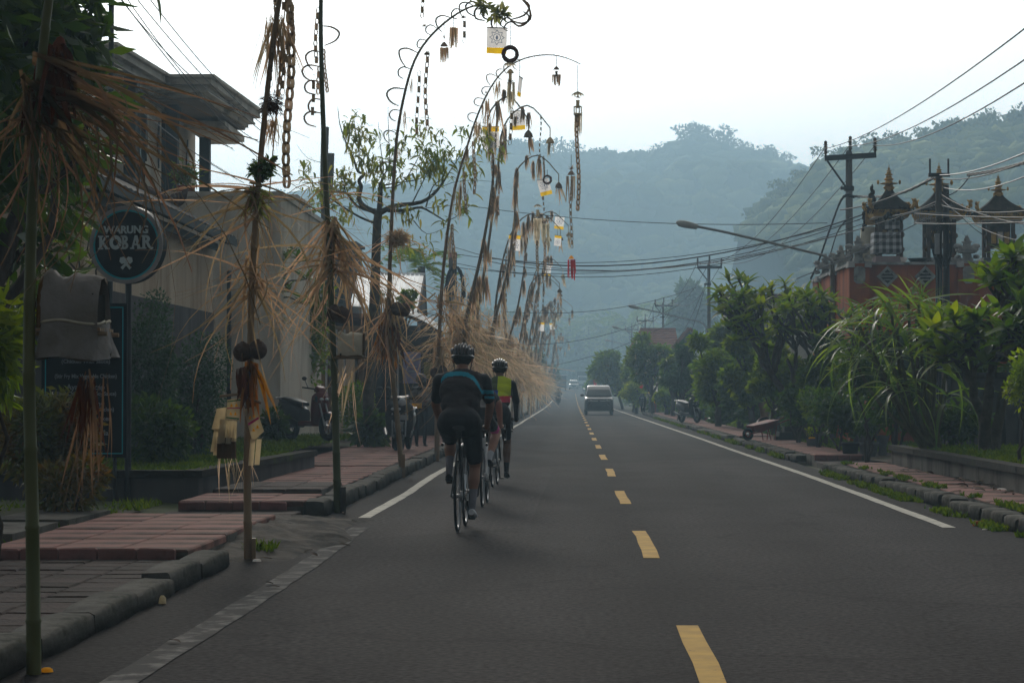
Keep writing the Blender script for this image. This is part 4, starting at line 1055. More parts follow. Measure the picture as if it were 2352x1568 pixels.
# cut tree and sparse tree
def pxpath(pts, Y, dy=0.0): return [at(u, v, Y + dy * i) for i, (u, v) in enumerate(pts)]
t = thing('cut_tree', 'thick leaning trunk sawn off square high above the road', 'tree', tuple(gd(714, 990, .2)[:2]) + (.2,))
Yc = WL[t.name].y
m = MB(); P = smoothpath(pxpath([(712, 996), (722, 940), (744, 870), (756, 800), (752, 690), (748, 560), (744, 420), (747, 292)], Yc)); n = len(P)
m.tube(P, [.26 - .15 * min(1, i / (n * .55)) for i in range(n)], 10); m.build('trunk', bark_pale, t)
m = MB(); Q = pxpath([(748, 470), (757, 420), (760, 352)], Yc, -.05); m.tube(Q, [.10, .11, .10], 8); m.build('cut_limb', bark_pale, t)
crown('foliage', [(pxc(u, v, Yc), .22) for u, v in ((735, 430), (722, 470), (765, 465), (735, 515), (775, 505))], 160, .2, leaf_sparse, t, .2, .35, .2, WL[t.name])
def X3(x, y): return ((1150 + x / 2.24) / 1.7415, (400 + y / 2.24) / 1.7415)
Ys = 46.0
t = thing('sparse_tree', 'half bare tree with dark forked trunk and small drooping leaf tufts', 'tree', tuple(at(852, 985, Ys)[:2]) + (.15,))
m = MB()
P = [at(850, 992, Ys), at(846, 900, Ys), at(856, 760, Ys), at(862, 632, Ys), at(866, 520, Ys), at(870, 484, Ys)]
n = len(smoothpath(P)); m.tube(smoothpath(P), [.13 - .05 * i / n for i in range(n)], 9); m.build('trunk', bark_pale, t)
for pts, r0, r1 in (([(820, 1000), (830, 880), (835, 740)], .10, .08), ([(830, 1010), (960, 950), (1200, 915), (1340, 810), (1440, 660)], .11, .03), ([(900, 990), (1060, 990), (1160, 965), (1240, 980), (1420, 1090)], .075, .02),
                   ([(800, 1010), (680, 950), (640, 880), (660, 780), (640, 720), (690, 660), (630, 640), (590, 520), (520, 370), (470, 220), (450, 60)], .10, .008), ([(790, 1010), (620, 950), (520, 830), (380, 820)], .06, .02),
                   ([(800, 1110), (650, 1050), (500, 960), (380, 880)], .05, .02), ([(835, 740), (860, 620), (830, 400), (815, 200)], .03, .006), ([(860, 680), (915, 560), (905, 300), (900, 60)], .025, .006), ([(835, 770), (1000, 740), (1200, 700), (1280, 580)], .035, .008),
                   ([(850, 790), (1020, 750), (1180, 500), (1240, 290)], .03, .006), ([(1120, 920), (1230, 700), (1330, 480)], .025, .006), ([(1240, 960), (1300, 780), (1400, 700)], .03, .01), ([(640, 650), (640, 450), (600, 200), (625, 100)], .02, .005),
                   ([(1420, 690), (1560, 480), (1700, 250)], .02, .005), ([(1300, 820), (1480, 740), (1680, 720), (1860, 735)], .015, .004), ([(1130, 1080), (1250, 1200), (1420, 1140)], .018, .005), ([(520, 830), (480, 700), (400, 640)], .025, .008), ([(1420, 1090), (1550, 1010), (1620, 800)], .016, .005),
                   ([(300, 560), (180, 520), (80, 400)], .012, .004), ([(330, 700), (180, 690), (60, 720)], .012, .004)):
    m = MB(); P = smoothpath([at(*X3(x, y), Ys + (i * .13 if len(pts) > 3 else -i * .1)) for i, (x, y) in enumerate(pts)], 3); n = len(P)
    m.tube(P, [.62 * (r0 + (r1 - r0) * i / (n - 1)) for i in range(n)], 6); m.build('branch', bark_pale, t)
xf = []
for x, y in ((640, 150), (600, 270), (560, 200), (560, 350), (640, 300), (620, 410), (670, 300), (660, 500), (740, 500), (740, 560), (770, 320), (720, 630), (690, 560), (530, 690), (420, 770), (500, 640), (560, 720), (480, 800), (850, 700), (820, 720), (900, 600), (940, 580), (980, 330), (1040, 380), (1160, 240), (1240, 310), (1340, 290), (1260, 500), (1290, 470), (1180, 600), (1220, 460), (1140, 700), (1290, 560), (1340, 450), (1350, 560), (1300, 620), (1420, 680), (1460, 520), (1440, 470), (1580, 300), (1640, 680), (1690, 590), (1600, 520), (1740, 380), (1770, 310), (1700, 300), (1060, 1020), (1130, 1000), (1250, 1310), (1600, 900), (1580, 1000), (1430, 1100), (1000, 690), (1000, 570), (960, 470), (1380, 880), (1330, 700), (140, 600), (180, 760), (250, 820), (860, 1100), (1120, 1290), (1880, 470), (840, 860), (600, 880), (540, 1000)):
    for rep in range(2):
     p = at(*X3(x + rep * uni(-60, 60), y + rep * uni(-70, 40)), Ys + uni(-.5, .5)); az0 = uni(0, 6.28)
     for q in range(13 if rep == 0 else 8):
        xf.append((aim(az0 + q * .9 + uni(-.3, .3), uni(-1.2, .5), uni(-.6, .6)), p + Vector((uni(-.16, .16), uni(-.16, .16), uni(-.16, .16))), .22 * uni(.6, 1.2)))
scatter(t, [blade('l', 1, .26, .7, 4, .2), blade('l', 1, .22, 1.0, 4, .2)], xf, M('tuft_leaf', (.10, .14, .03), (.17, .16, .045), 3, .5, trans=.55, orand=.4), leaf_sparse, 300)
# ------------------------------------------------------------------ ceremonial bamboo poles along the kerb
STRIPS = [blade('s', 1.0, w_, c, 7, .3, 'taper', tw) for c, tw, w_ in ((.4, .6, .018), (.9, 1.4, .024), (1.3, -1.0, .020), (1.8, 1.2, .03), (.25, 2.0, .016), (1.1, -2.2, .022), (1.5, .8, .026))]
def strip_xf(c, n, ln, az=(0, 6.28), el=(-1.3, .4), jit=.06):
    out = []
    for k in range(n):
        out.append((aim(uni(*az), uni(*el), uni(-1.5, 1.5)), Vector(c) + Vector((uni(-jit, jit), uni(-jit, jit), uni(-jit, jit) * 2)), ln * uni(.55, 1.15)))
    return out
def link_mesh():
    v = []; f = []; n = 10
    for i in range(n):
        a = 2 * math.pi * i / n
        for s in (-.02, .02): v.append((.028 * math.cos(a), s, .055 * math.sin(a)))
    for i in range(n):
        j = (i + 1) % n; f.append((2 * i, 2 * j, 2 * j + 1, 2 * i + 1))
    return np.array(v), np.array(f)
LINK = link_mesh()
LINKME = mesh_np('chain_link', *LINK, True); LINKME.materials.append(chain_m)
def chain(parent, top, ln, sc=1.0, single=True, sway=.02):
    """paper-chain of leaf loops hanging straight down from a world point"""
    top = Vector(top); org = WL[parent.name]; step = .085 * sc; n = max(2, int(ln / step)); ph = uni(0, 6)
    V = []; F = []
    for k in range(n):
        p = top + Vector((sway * math.sin(k * .35 + ph), sway * math.cos(k * .3 + ph), -k * step)); rz = (k % 2) * math.pi / 2 + ph * .2
        if single: put('chain_link', LINKME, None, parent, p - org, (0, 0, rz), sc)
        else:
            M_ = np.array(Matrix.Rotation(rz, 3, 'Z')); V.append(LINK[0] * sc @ M_.T + np.array(p - org)); F.append(LINK[1] + k * 20)
    if not single: put('hanging_chain', mesh_np('hanging_chain', np.concatenate(V), np.concatenate(F), True), chain_m, parent)['kind'] = 'stuff'
def pole(t, pts, r0, r1, m, k=4, node=.34):
    P = smoothpath(pts, k); ln = 0; out = [P[0]]; rad = [r0]; tot = sum((P[i + 1] - P[i]).length for i in range(len(P) - 1)); nx = node
    for i in range(len(P) - 1):
        d = (P[i + 1] - P[i]).length; ln += d; r = r0 + (r1 - r0) * (ln / tot) ** .9
        if ln > nx and r > .012:
            nx += node; a = P[i].lerp(P[i + 1], .9); dd = (P[i + 1] - P[i]).normalized() * .012
            for o_, q in ((-1, 1.0), (0, 1.14), (1, 1.0)): out.append(a + dd * o_); rad.append(r * q)
        else: out.append(P[i + 1]); rad.append(r)
    mb = MB(); mb.tube(out, rad, 9); mb.build('pole', m, t)
    return P
def coconut(t, c, r=.075):
    mb = MB(); mb.ell(c, (r, r * .95, r * 1.05), 14, 10, 0, Matrix.Rotation(uni(-.5, .5), 3, 'Y')); mb.ell((c[0], c[1], c[2] + r * .98), (r * .25, r * .25, r * .18), 8, 5); mb.build('coconut', husk, t)
def curl(mb, p, d, s):
    """one leaf curl standing off the pole"""
    p, d = Vector(p), Vector(d).normalized(); up = Vector((0, 0, 1)); q = d.cross(Vector((0, 1, 0))).normalized()
    k = uni(.75, 1.25); e = uni(-.3, .3)
    Q = smoothpath([p, p + d * s * .75 * k + q * s * .1, p + d * s * (1.05 + e * .3) * k + q * s * .55, p + d * s * .75 * k + q * s * (1.0 + e * .3), p + d * s * .2 * k + q * s * (1.1 + e)], 3); mb.tube(Q, [s * .03 + s * .035 * math.sin(math.pi * i / (len(Q) - 1)) for i in range(len(Q))], 4)
def bunch(t, c, w, h, n, m, name='leaf_bundle', wid=.03, el=(-1.5, -1.0)):
    """bundle of dry leaves hanging from c"""
    V = []; F = []; k = 0
    for i in range(n):
        v, f = blade('b', h * uni(.5, 1.1), wid * uni(.6, 1.4), uni(.1, .5), 4, .3, 'leaf')
        M_ = np.array(aim(uni(0, 6.28), uni(*el), uni(-1, 1))); p = np.array(Vector(c) - WL[t.name]) + np.array([uni(-w, w), uni(-w, w) * .6, uni(-.1, .05) * h])
        V.append(v @ M_.T + p); F.append(f + k); k += len(v)
    put(name, mesh_np(name, np.concatenate(V), np.concatenate(F), True), m, t)['kind'] = 'stuff'
def shrine(label, c, w, h, d, m, skirt=0.0, rz=0.0, group='cloth covered bamboo shrines on the poles', mouth=-1):
    """small barrel-roofed bamboo offering shrine with a cloth cover; c = middle of its floor"""
    t = thing('bamboo_shrine', label, 'shrine', c, group, rz); J = lambda s: uni(-s, s)
    rings = []
    for i in range(9):
        x = -w / 2 + w * i / 8; ring = []
        for j in range(13):
            a = math.pi * j / 12; bul = 1 + .03 * math.sin(i * 1.9 + j)
            ring.append((x + J(.004), -math.cos(a) * d / 2 * bul, .04 + h * math.sin(a) ** .7 + .012 * math.sin(i * 2.1) - .02 * (i / 8)))
        rings.append(ring)
    rings = [[Vector(p) + Vector((0, 0, .012 * math.sin(p[0] * 46 + p[1] * 9) + .008 * math.sin(p[1] * 60 + p[0] * 20))) for p in r_] for r_ in rings]
    mb = MB(); mb.loft(rings, 0, True, False, False); mb.build('cloth_cover', m, t, False)
    mb = MB(); x = mouth * w / 2
    mb.tube([(x, -math.cos(math.pi * j / 12) * d / 2 * .97, .03 + h * .97 * math.sin(math.pi * j / 12) ** .7) for j in range(13)], .012, 6); mb.build('rim', wood_br, t, False)
    mb = MB(); mb.box((-x * .8, 0, h * .4), (.01, d * .86, h * .7)); mb.build('back_panel', dark_in, t, False)
    for j in range(7):
        mb = MB(); mb.box((0, -d / 2 + d * (j + .5) / 7, .02), (w * 1.1, d / 7 - .006, .014)); mb.build('slat', bam_tan, t, False)
    for s in (-1, 1): mb = MB(); mb.tube([(-w * .62, s * d * .42, .0), (w * .66, s * d * .42, .0)], .011, 6); mb.build('rail', bam_tan, t, False)
    if skirt:
        n = 40; r = []
        for k in range(6):
            z = .05 - skirt * k / 5; ring = []
            for i in range(n):
                a = 2 * math.pi * i / n; e = .008 + .02 * k / 5
                ca, sa = math.cos(a), math.sin(a); q = (abs(ca) ** 6 + abs(sa) ** 6) ** (-1 / 6)
                ring.append((ca * q * (w / 2 + e) + .022 * math.sin(i * 1.3 + k * .6) * k / 5, sa * q * (d / 2 + e) + .03 * math.sin(i * .9 + k * .7) * k / 5, z + .01 * math.sin(i * .5)))
            r.append(ring)
        mb = MB(); mb.loft(r, 0, True, False); mb.build('cloth_skirt', m, t, False)
        mb = MB(); mb.tube([Vector(p) + Vector((0, 0, .004)) for p in r[0]] + [r[0][0]], .007, 5, cap=False); mb.build('hem', cloth_c, t, False)
    return t
def flag(label, u, v, w_px, h_px, Y, yaw=0.0, tilt=0.0, top_yellow=False, emblem=True, group='printed white flags hanging from the poles', string=.25):
    """white hanging flag with a yellow band and a printed star emblem"""
    p = at(u, v, Y); s = Y / FPX; w, h = w_px * s, h_px * s
    t = thing('hanging_flag', label, 'flag', p, group); R3 = Matrix.Rotation(yaw, 3, 'Z') @ Matrix.Rotation(tilt, 3, 'Y')
    yb = .24
    def sheet(z0, z1, m, nm, y=0.0):
        r = []
        for k in range(5):
            z = z0 + (z1 - z0) * k / 4
            r.append([R3 @ Vector((-w / 2 + w * i / 8, y + .03 * w * math.sin(i * .9 + z * 9), z)) for i in range(9)])
        mb = MB(); mb.loft(r, 0, True, False, False); return mb.build(nm, m, t, False)
    hw = h * (1 - yb)
    if top_yellow: sheet(h / 2, h / 2 - h * yb, cloth_y, 'yellow_band'); sheet(h / 2 - h * yb - .002, -h / 2, cloth_w, 'white_cloth'); ec = -h * yb / 2
    else: sheet(h / 2, h / 2 - hw, cloth_w, 'white_cloth'); sheet(h / 2 - hw - .002, -h / 2, cloth_y, 'yellow_band'); ec = h * yb / 2
    mb = MB(); mb.tube([R3 @ Vector((-w * .53, 0, h / 2)), R3 @ Vector((w * .53, 0, h / 2))], .008, 5); mb.tube([(0, 0, h / 2), (0, 0, h / 2 + string)], .005, 4); mb.build('hanger_rod', bam_tan, t, False)
    if emblem:
        ro = min(w, hw) * .40; mb = MB(); n = 16
        def ringp(ra, rb, y):
            a0, b0 = [], []
            for i in range(n + 1):
                an = 2 * math.pi * i / n
                a0.append(R3 @ Vector((ra(i) * math.cos(an), y, ec + ra(i) * math.sin(an)))); b0.append(R3 @ Vector((rb(i) * math.cos(an), y, ec + rb(i) * math.sin(an))))
            for i in range(n): mb.quad(a0[i], a0[i + 1], b0[i + 1], b0[i])
        y = -.03 * w - .006
        ringp(lambda i: ro * (1 if i % 2 == 0 else .66), lambda i: ro * (.86 if i % 2 == 0 else .58), y)
        ringp(lambda i: ro * .5, lambda i: ro * .42, y)
        mb.add([R3 @ Vector((a * ro, y, ec + b * ro)) for a, b in ((-.1, -.28), (.1, -.28), (.16, -.02), (.06, .26), (-.06, .26), (-.16, -.02))], [(0, 1, 2, 3, 4, 5)])
        mb.build('emblem', ink, t, False)['kind'] = 'stuff'
    return t
def ornament(label, u, v, Y, parts, group='woven leaf ornaments hanging from the poles', name='hanging_ornament'):
    """parts: (kind, dz_px, size_px, material); hangs on a string"""
    p = at(u, v, Y); s = Y / FPX; t = thing(name, label, 'ornament', p, group)
    for kd, dz, sz, m in parts:
        z = -dz * s; r = sz * s
        if kd == 'ring':
            mb = MB(); P = []
            for i in range(15):
                a = 2 * math.pi * i / 14; P.append((r * math.cos(a), 0, z + r * math.sin(a)))
            mb.tube(P, [r * .3 * uni(.8, 1.25) for _ in P], 6, cap=False)
            for i in range(60):
                a = uni(0, 6.28); c = Vector((r * math.cos(a), 0, z + r * math.sin(a))); e = c + Vector((uni(-1, 1), uni(-1, 1), uni(-1, 1))).normalized() * r * .55; w = Vector((uni(-1, 1), 0, uni(-1, 1))) * r * .06
                mb.add([c - w, c + w, e], [(0, 1, 2)])
            mb.build('wreath_ring', m, t, False)['kind'] = 'stuff'
        elif kd == 'star':
            mb = MB()
            for i in range(22):
                d = Vector((uni(-1, 1), uni(-1, 1), uni(-.4, .8))).normalized() * r * uni(.7, 1.2); q = d.cross(Vector((.3, .2, 1))).normalized() * r * .14
                mb.add([(q.x, q.y, z + q.z), (d.x, d.y, z + d.z), (-q.x, -q.y, z - q.z)], [(0, 1, 2)])
            mb.build('leaf_star', m, t, False)['kind'] = 'stuff'
        elif kd == 'bell':
            mb = MB(); mb.lathe([(r * .12, z + r * .8), (r * .6, z + r * .35), (r, z - r * .3)], (0, 0, 0), 10); mb.build('bell', m, t, False)
        elif kd == 'umb':
            mb = MB()
            for i in range(12):
                a = i * math.pi / 6; c, s2 = math.cos(a), math.sin(a); b = .22 * r
                mb.add([(0, 0, z + r * .5), (c * r * .6 - s2 * b, s2 * r * .6 + c * b, z + r * .2), (c * r * 1.1, s2 * r * 1.1, z - r * .25), (c * r * .6 + s2 * b, s2 * r * .6 - c * b, z + r * .2)], [(0, 1, 2, 3)])
            mb.build('leaf_canopy', m, t, False)
        elif kd == 'cage':
            mb = MB()
            for i in range(4):
                a = i * math.pi / 2 + .4; mb.tube([(r * math.cos(a), r * math.sin(a), z - r), (r * math.cos(a), r * math.sin(a), z + r)], r * .14, 4)
            for zz in (-r, r): mb.lathe([(r * 1.05, zz - r * .12), (r * 1.05, zz + r * .12)], (0, 0, z), 8)
            mb.build('cage', m, t, False)
        elif kd in ('fringe', 'long'):
            n = 14 if kd == 'fringe' else 9; ln = r; wdt = s * (9 if kd == 'fringe' else 12); mb = MB()
            for i in range(n):
                x, y = uni(-wdt, wdt), uni(-wdt, wdt) * .7; l = ln * uni(.65, 1.05); w2 = s * 1.7; dx = uni(-.06, .06) * ln
                mb.add([(x - w2, y, z), (x + w2, y, z), (x + dx + w2 * .5, y, z - l), (x + dx - w2 * .5, y, z - l)], [(0, 1, 2, 3)])
            mb.build('fringe', m, t, False)['kind'] = 'stuff'
        elif kd == 'tube': mb = MB(); mb.lathe([(r * .5, z - r), (r * .42, z), (r * .5, z + r)], (0, 0, 0), 8); mb.build('woven_tube', m, t, False)
        elif kd == 'chain': chain(t, p + Vector((0, 0, z)), r, max(.5, min(1.2, Y / 36)), Y < 45)
        elif kd == 'cord': mb = MB(); mb.tube([(0, 0, z), (0, 0, z + r)], max(.004, s * .6), 4); mb.build('cord', wire_m if m is None else m, t, False)
    return t
def penjor_at(label, px, Y, r0, r1, m):
    b = at(px[0][0], px[0][1], Y); t = thing('ceremonial_pole', label, 'bamboo pole', (b.x, Y, 0), 'ceremonial bamboo poles along the kerb')
    P = pole(t, [Vector((b.x, Y, -.08))] + [at(u, v, Y - .012 * max(0, i - 3) ** 2) for i, (u, v) in enumerate(px[1:], 1)], r0, r1, m)
    return t, P
def stake(t, u0, v0, v1, Y, w, m):
    a, b = at(u0, v0, Y), at(u0, v1, Y); mb = MB(); mb.box((a.x, Y, (a.z + b.z) / 2 - .03), (w, .04, abs(a.z - b.z) + .06), uni(-.2, .2)); mb.build('stake', m, t)

# pole beside the cloth shrine (nearest)
Y0 = gd(78, 1547, 0).y
t0, P0 = penjor_at('thick dark green bamboo pole nearest the camera carrying the grey cloth shrine', [(78, 1547), (74, 1200), (66, 850), (72, 520), (86, 250), (112, 0), (150, -220), (230, -420)], Y0, .036, .018, bam_green)
xf = [(M_, p, 1.35 * s_) for M_, p, s_ in strip_xf(at(95, 180, Y0), 34, 1.0, (-.5, .35), (-.5, -.05))] + strip_xf(at(80, 235, Y0), 34, .85, (-.6, .5), (-1.0, -.2)) + strip_xf(at(78, 210, Y0), 26, .8, (0, 6.28), (-1.5, -.9)) + strip_xf(at(70, 250, Y0), 12, .55, (2.2, 4.0), (-.9, .2))
scatter(t0, STRIPS, xf, dry_shade, dry_shade, 300, 'palm_strip', 'palm_fringe')
bunch(t0, at(128, 110, Y0), .03, .36, 26, redfib, 'fibre_sheath', .05)
mb = MB(); mb.ell(at(126, 190, Y0 + .03), (.055, .05, .22), 10, 10, 0, Matrix.Rotation(.12, 3, 'Y')); mb.build('flower_sheath', redfib, t0)
bunch(t0, at(215, 860, Y0 + .2), .07, .62, 13, dry_shade, 'hanging_strips', .013)
bunch(t0, at(200, 870, Y0 + .2), .04, .34, 40, redfib, 'fibre_sheath', .010)
cs = at(172, 768, Y0 + .12)
shrine('large grey white cloth covered bamboo shrine on the green pole nearest the camera', cs, .275, .25, .26, cloth_g, .165, -.04)
# second pole: coconuts and woven leaf hangings
Y1 = gd(570, 1287, 0).y
t1, P1 = penjor_at('slim brown bamboo pole hung with a coconut pair and painted woven leaf panels', [(570, 1287), (568, 1050), (574, 860), (580, 620), (597, 380), (622, 140), (648, -30), (690, -180), (790, -300), (930, -330)], Y1, .034, .014, bam_tan)
xf = strip_xf(at(588, 455, Y1), 44, 1.0, (0, 6.28), (-.9, .25)) + strip_xf(at(580, 640, Y1), 40, .95, (0, 6.28), (-.9, .5)) + strip_xf(at(582, 560, Y1), 14, .9, (0, 6.28), (-1.45, -.9))
scatter(t1, STRIPS, xf, dry, dry_i, 300, 'palm_strip', 'palm_fringe')
xf = [(aim(uni(0, 6.28), uni(-1.3, .5), uni(-1, 1)), at(588, 445, Y1) + Vector((uni(-.04, .04), uni(-.04, .04), uni(-.1, .06))), uni(.12, .26)) for _ in range(60)]
scatter(t1, [blade('t', 1, .16, .9, 4, .2), blade('t', 1, .13, 1.4, 4, .2)], xf, M('tuft_strip', (.20, .22, .065), (.28, .26, .10), 4, .7, trans=.35, orand=.3), palm_grn, 80, 'tuft_leaf')
crown('leaf_tuft', [(pxc(598, 390, Y1), (.10, .1, .09)), (pxc(615, 375, Y1), (.06, .06, .05))], 260, .06, leaf_dark, t1, .2, .45, .2, WL[t1.name])['kind'] = 'stuff'
mb = MB(); mb.tube([at(600, 420, Y1), at(612, 385, Y1), at(637, 362, Y1)], [.018, .016, .013], 6); mb.build('cut_twig', bark_pale, t1)
for u, v in ((557, 808), (592, 803)): coconut(t1, at(u, v, Y1 - .06), .073)
bunch(t1, at(578, 835, Y1 - .03), .05, .44, 34, palm_org, 'dry_leaf_bundle', .045)
bunch(t1, at(560, 845, Y1 - .03), .05, .34, 26, redfib, 'dry_leaf_bundle', .04)
mb = MB(); mb.tube([at(505, 910, Y1 - .05), at(545, 905, Y1 - .06), at(600, 925, Y1 - .05)], .012, 6); mb.build('cross_stick', bam_tan, t1)
stake(t1, 583, 1235, 1287, Y1 - .03, .03, bam_tan)
for u in (664,): chain(t1, at(u, -60, Y1), 1.72, 1.0)
for u, v, l in ((640, -40, .95), (628, -20, .8), (668, -70, .5), (650, -60, .35), (655, 90, .5), (676, 20, .3)): chain(t1, at(u, v, Y1 + uni(-.1, .1)), l, .6, False)
bunch(t1, at(632, 40, Y1), .07, .55, 60, dry_i, 'dry_tassel', .014)
crown('dry_nest', [(pxc(628, 238, Y1), (.085, .085, .10)), (pxc(612, 240, Y1), (.05, .05, .08))], 900, .045, redfib, t1, .6, .14, .1, WL[t1.name])['kind'] = 'stuff'
bunch(t1, at(624, 270, Y1), .05, .25, 26, dry_i, 'dry_tassel', .012)
mb = MB(); mb.tube([at(661, -60, Y1 + .05), at(618, 455, Y1 + .05)], .005, 4); mb.build('guy_cord', dry, t1)
# woven leaf panels
def panel(label, pts, Y, bands, fringe=None, box=None):
    P = [at(u, v, Y) for u, v in pts]; t = thing('woven_leaf_panel', label, 'leaf hanging', P[0], 'woven leaf panels on the coconut pole')
    mb = MB(); mb.prism(P, (0, .012, 0)); mb.build('panel', palm_pale, t)
    for (a, b, m) in bands:
        Q = [P[0].lerp(P[3], a), P[1].lerp(P[2], a), P[1].lerp(P[2], b), P[0].lerp(P[3], b)]
        c = sum(Q, Vector()) / 4; Q = [c + (q - c) * .94 + Vector((0, -.004, 0)) for q in Q]; mb = MB(); mb.prism(Q, (0, .003, 0)); mb.build('painted_stripe', m, t)
    for k in range(4 if bands else 0):
        a = P[0].lerp(P[3], .3 + .4 * (k // 2)); b = P[1].lerp(P[2], .3 + .4 * (k // 2)); c = a.lerp(b, .33 + .34 * (k % 2)) + Vector((0, -.005, 0))
        mb = MB(); s = .012; mb.prism([c + Vector((-s, 0, -s)), c + Vector((s, 0, -s)), c + Vector((0, 0, s * 1.3))], (0, .003, 0)); mb.build('painted_mark', cloth_y if fringe else red_pt, t)
    if fringe:
        n, u0, u1, v0, v1 = fringe
        for k in range(n):
            a, b = at(u0 + (u1 - u0) * k / n, v0, Y - .006), at(u0 + (u1 - u0) * (k + .86) / n, v0, Y - .006); d = at(u0 + (u1 - u0) * (k + .5) / n - 6, v1 + uni(-8, 8), Y - .02)
            mb = MB(); mb.prism([a, b, d + Vector((.02, 0, 0)), d - Vector((.02, 0, 0))], (0, .003, 0)); mb.build('leaf_strip', palm_pale, t)
    if box:
        u0, u1, v0, v1 = box; a, b = at(u0, v0, Y + .02), at(u1, v1, Y + .02); mb = MB(); mb.box(((a.x + b.x) / 2, Y + .03, (a.z + b.z) / 2), (b.x - a.x, .07, a.z - b.z), 0, 0, None, .95)
        for q in range(3): mb.box((a.x + (b.x - a.x) * (.2 + .3 * q), Y - .008, (a.z + b.z) / 2), (.006, .01, (a.z - b.z) * .94))
        mb.build('wooden_cup', wood_br, t)
    return t
panel('upright woven leaf panel with green and magenta stripes above a brown wooden cup', [(522, 918), (556, 913), (549, 966), (519, 962)], Y1 - .08, ((.06, .12, paint_gn), (.42, .47, paint_pk), (.88, .95, paint_gn)), (6, 506, 546, 962, 1012), (499, 541, 1003, 1052))
panel('tilted woven leaf panel with red and magenta marks hanging on the road side', [(560, 940), (586, 932), (606, 990), (580, 1016)], Y1 - .07, ((.42, .5, paint_pk),), (2, 575, 603, 1008, 1068))
panel('plain pale fan of folded leaf behind the striped panel', [(498, 938), (520, 935), (514, 995), (486, 985)], Y1 - .02, (), (4, 492, 516, 985, 1038))
bunch(t1, at(540, 1045, Y1), .12, .34, 22, dry_i, 'hair_fringe', .006)
# third pole: green, with the cream shrine
Y2 = gd(776, 1176, 0).y
t2, P2 = penjor_at('green bamboo pole with a cream cloth shrine and a wide skirt of dry strips', [(776, 1176), (771, 980), (766, 820), (757, 600), (748, 420), (739, 180), (737, 0), (746, -160), (800, -290), (900, -330), (972, -290)], Y2, .045, .014, bam_green)
xf = strip_xf(at(762, 520, Y2), 64, 1.45, (0, 6.28), (-1.35, -.35)) + strip_xf(at(764, 600, Y2), 46, 1.3, (0, 6.28), (-.9, .3)) + strip_xf(at(752, 450, Y2), 16, .9, (-.5, 3.6), (-.5, .5))
scatter(t2, STRIPS, xf, dry, dry_i, 300, 'palm_strip', 'palm_fringe')
for u, v in ((770, 720), (786, 724)): coconut(t2, at(u, v, Y2 - .07), .09)
stake(t2, 788, 1118, 1178, Y2 - .03, .06, bark)
chain(t2, at(716, 180, Y2), .46, .85); chain(t2, at(729, 25, Y2), .62, .7); chain(t2, at(748, 120, Y2), .5, .6, False); chain(t2, at(735, 160, Y2), .35, .7, False)
mb = MB()
for u, v, dx in ((738, 120, -1), (740, 155, -1), (742, 190, -1), (745, 105, 1), (741, 230, -1), (744, 262, -1)): curl(mb, at(u, v, Y2), (dx, 0, .3), .16)
mb.build('leaf_curl', chain_m, t2)['kind'] = 'stuff'
shrine('cream cloth covered shrine with a dark open end on the thinner green pole', at(806, 822, Y2 - .1), .28, .24, .22, cloth_c, 0, .05, mouth=1)
mb = MB(); q = at(845, 830, Y2 - .1); mb.box((q.x, q.y, q.z), (.12, .10, .012), .3); mb.box((q.x + .03, q.y, q.z + .02), (.08, .05, .01), .6, 0, Matrix.Rotation(.3, 3, 'Y')); mb.build('offering_tray', bam_tan, t2)
bunch(t2, at(795, 845, Y2), .10, .75, 12, dry_i, 'hanging_strips', .022)
ornament('short leaf chain ending in a dark star high above the sparse tree', 974, -60, Y2, (('chain', 0, 118, None), ('star', 122, 9, chain_m)))
# fourth pole: bowed over the road with the big printed flag
Y3 = gd(925, 1096, 0).y
t3, P3 = penjor_at('tall bowed bamboo pole with leaf curls carrying the largest printed flag', [(925, 1096), (914, 980), (902, 860), (893, 720), (899, 520), (909, 340), (926, 230), (952, 140), (992, 80), (1050, 32), (1100, 12), (1142, 22), (1172, 44), (1188, 60)], Y3, .045, .010, bam_tan)
xf = strip_xf(at(905, 545, Y3), 30, .85, (0, 6.28), (-1.3, .1)) + strip_xf(at(890, 690, Y3), 30, 1.7, (0, 6.28), (-1.55, -1.2), .1) + strip_xf(at(893, 720, Y3), 34, 1.15, (0, 6.28), (-1.4, -.3), .1)
scatter(t3, STRIPS, xf, dry, dry_i, 300, 'palm_strip', 'palm_fringe')
crown('dry_nest', [(pxc(914, 548, Y3), (.2, .18, .13))], 900, .10, dry_i, t3, -.1, .12, .2, WL[t3.name])['kind'] = 'stuff'
for u, v in ((912, 709), (928, 712)): coconut(t3, at(u, v, Y3 - .08), .10)
bunch(t3, at(884, 745, Y3), .10, .62, 40, palm_org, 'dry_leaf_bundle', .06); bunch(t3, at(898, 745, Y3), .10, .62, 30, redfib, 'dry_leaf_bundle', .06)
stake(t3, 925, 1042, 1097, Y3 - .03, .07, bam_tan)
mb = MB(); PP = [p for p in P3 if p.z > 4.6]
for k, p in enumerate(PP[::2]): curl(mb, p, (-1, uni(-.5, .5), uni(.1, .7) + .02 * k), uni(.15, .26))
mb.build('leaf_curl', chain_m, t3)['kind'] = 'stuff'
crown('leaf_wrap', [(pxc(1112, 14, Y3 - .9), (.18, .05, .06)), (pxc(1145, 30, Y3 - 1), (.16, .05, .06))], 120, .14, palm_grn, t3, 0, .4, .2, WL[t3.name])['kind'] = 'stuff'
mb = MB()
for a in (.2, -.5, -1.1): curl(mb, at(1172, 46, Y3 - 1), (1, 0, a), .26)
mb.build('tip_curl', chain_m, t3)['kind'] = 'stuff'
YF = Y3 - 1.0
flag('largest white flag with yellow lower band and grey star emblem under the bowed pole', 1141, 94, 46, 60, YF, .1, .03)
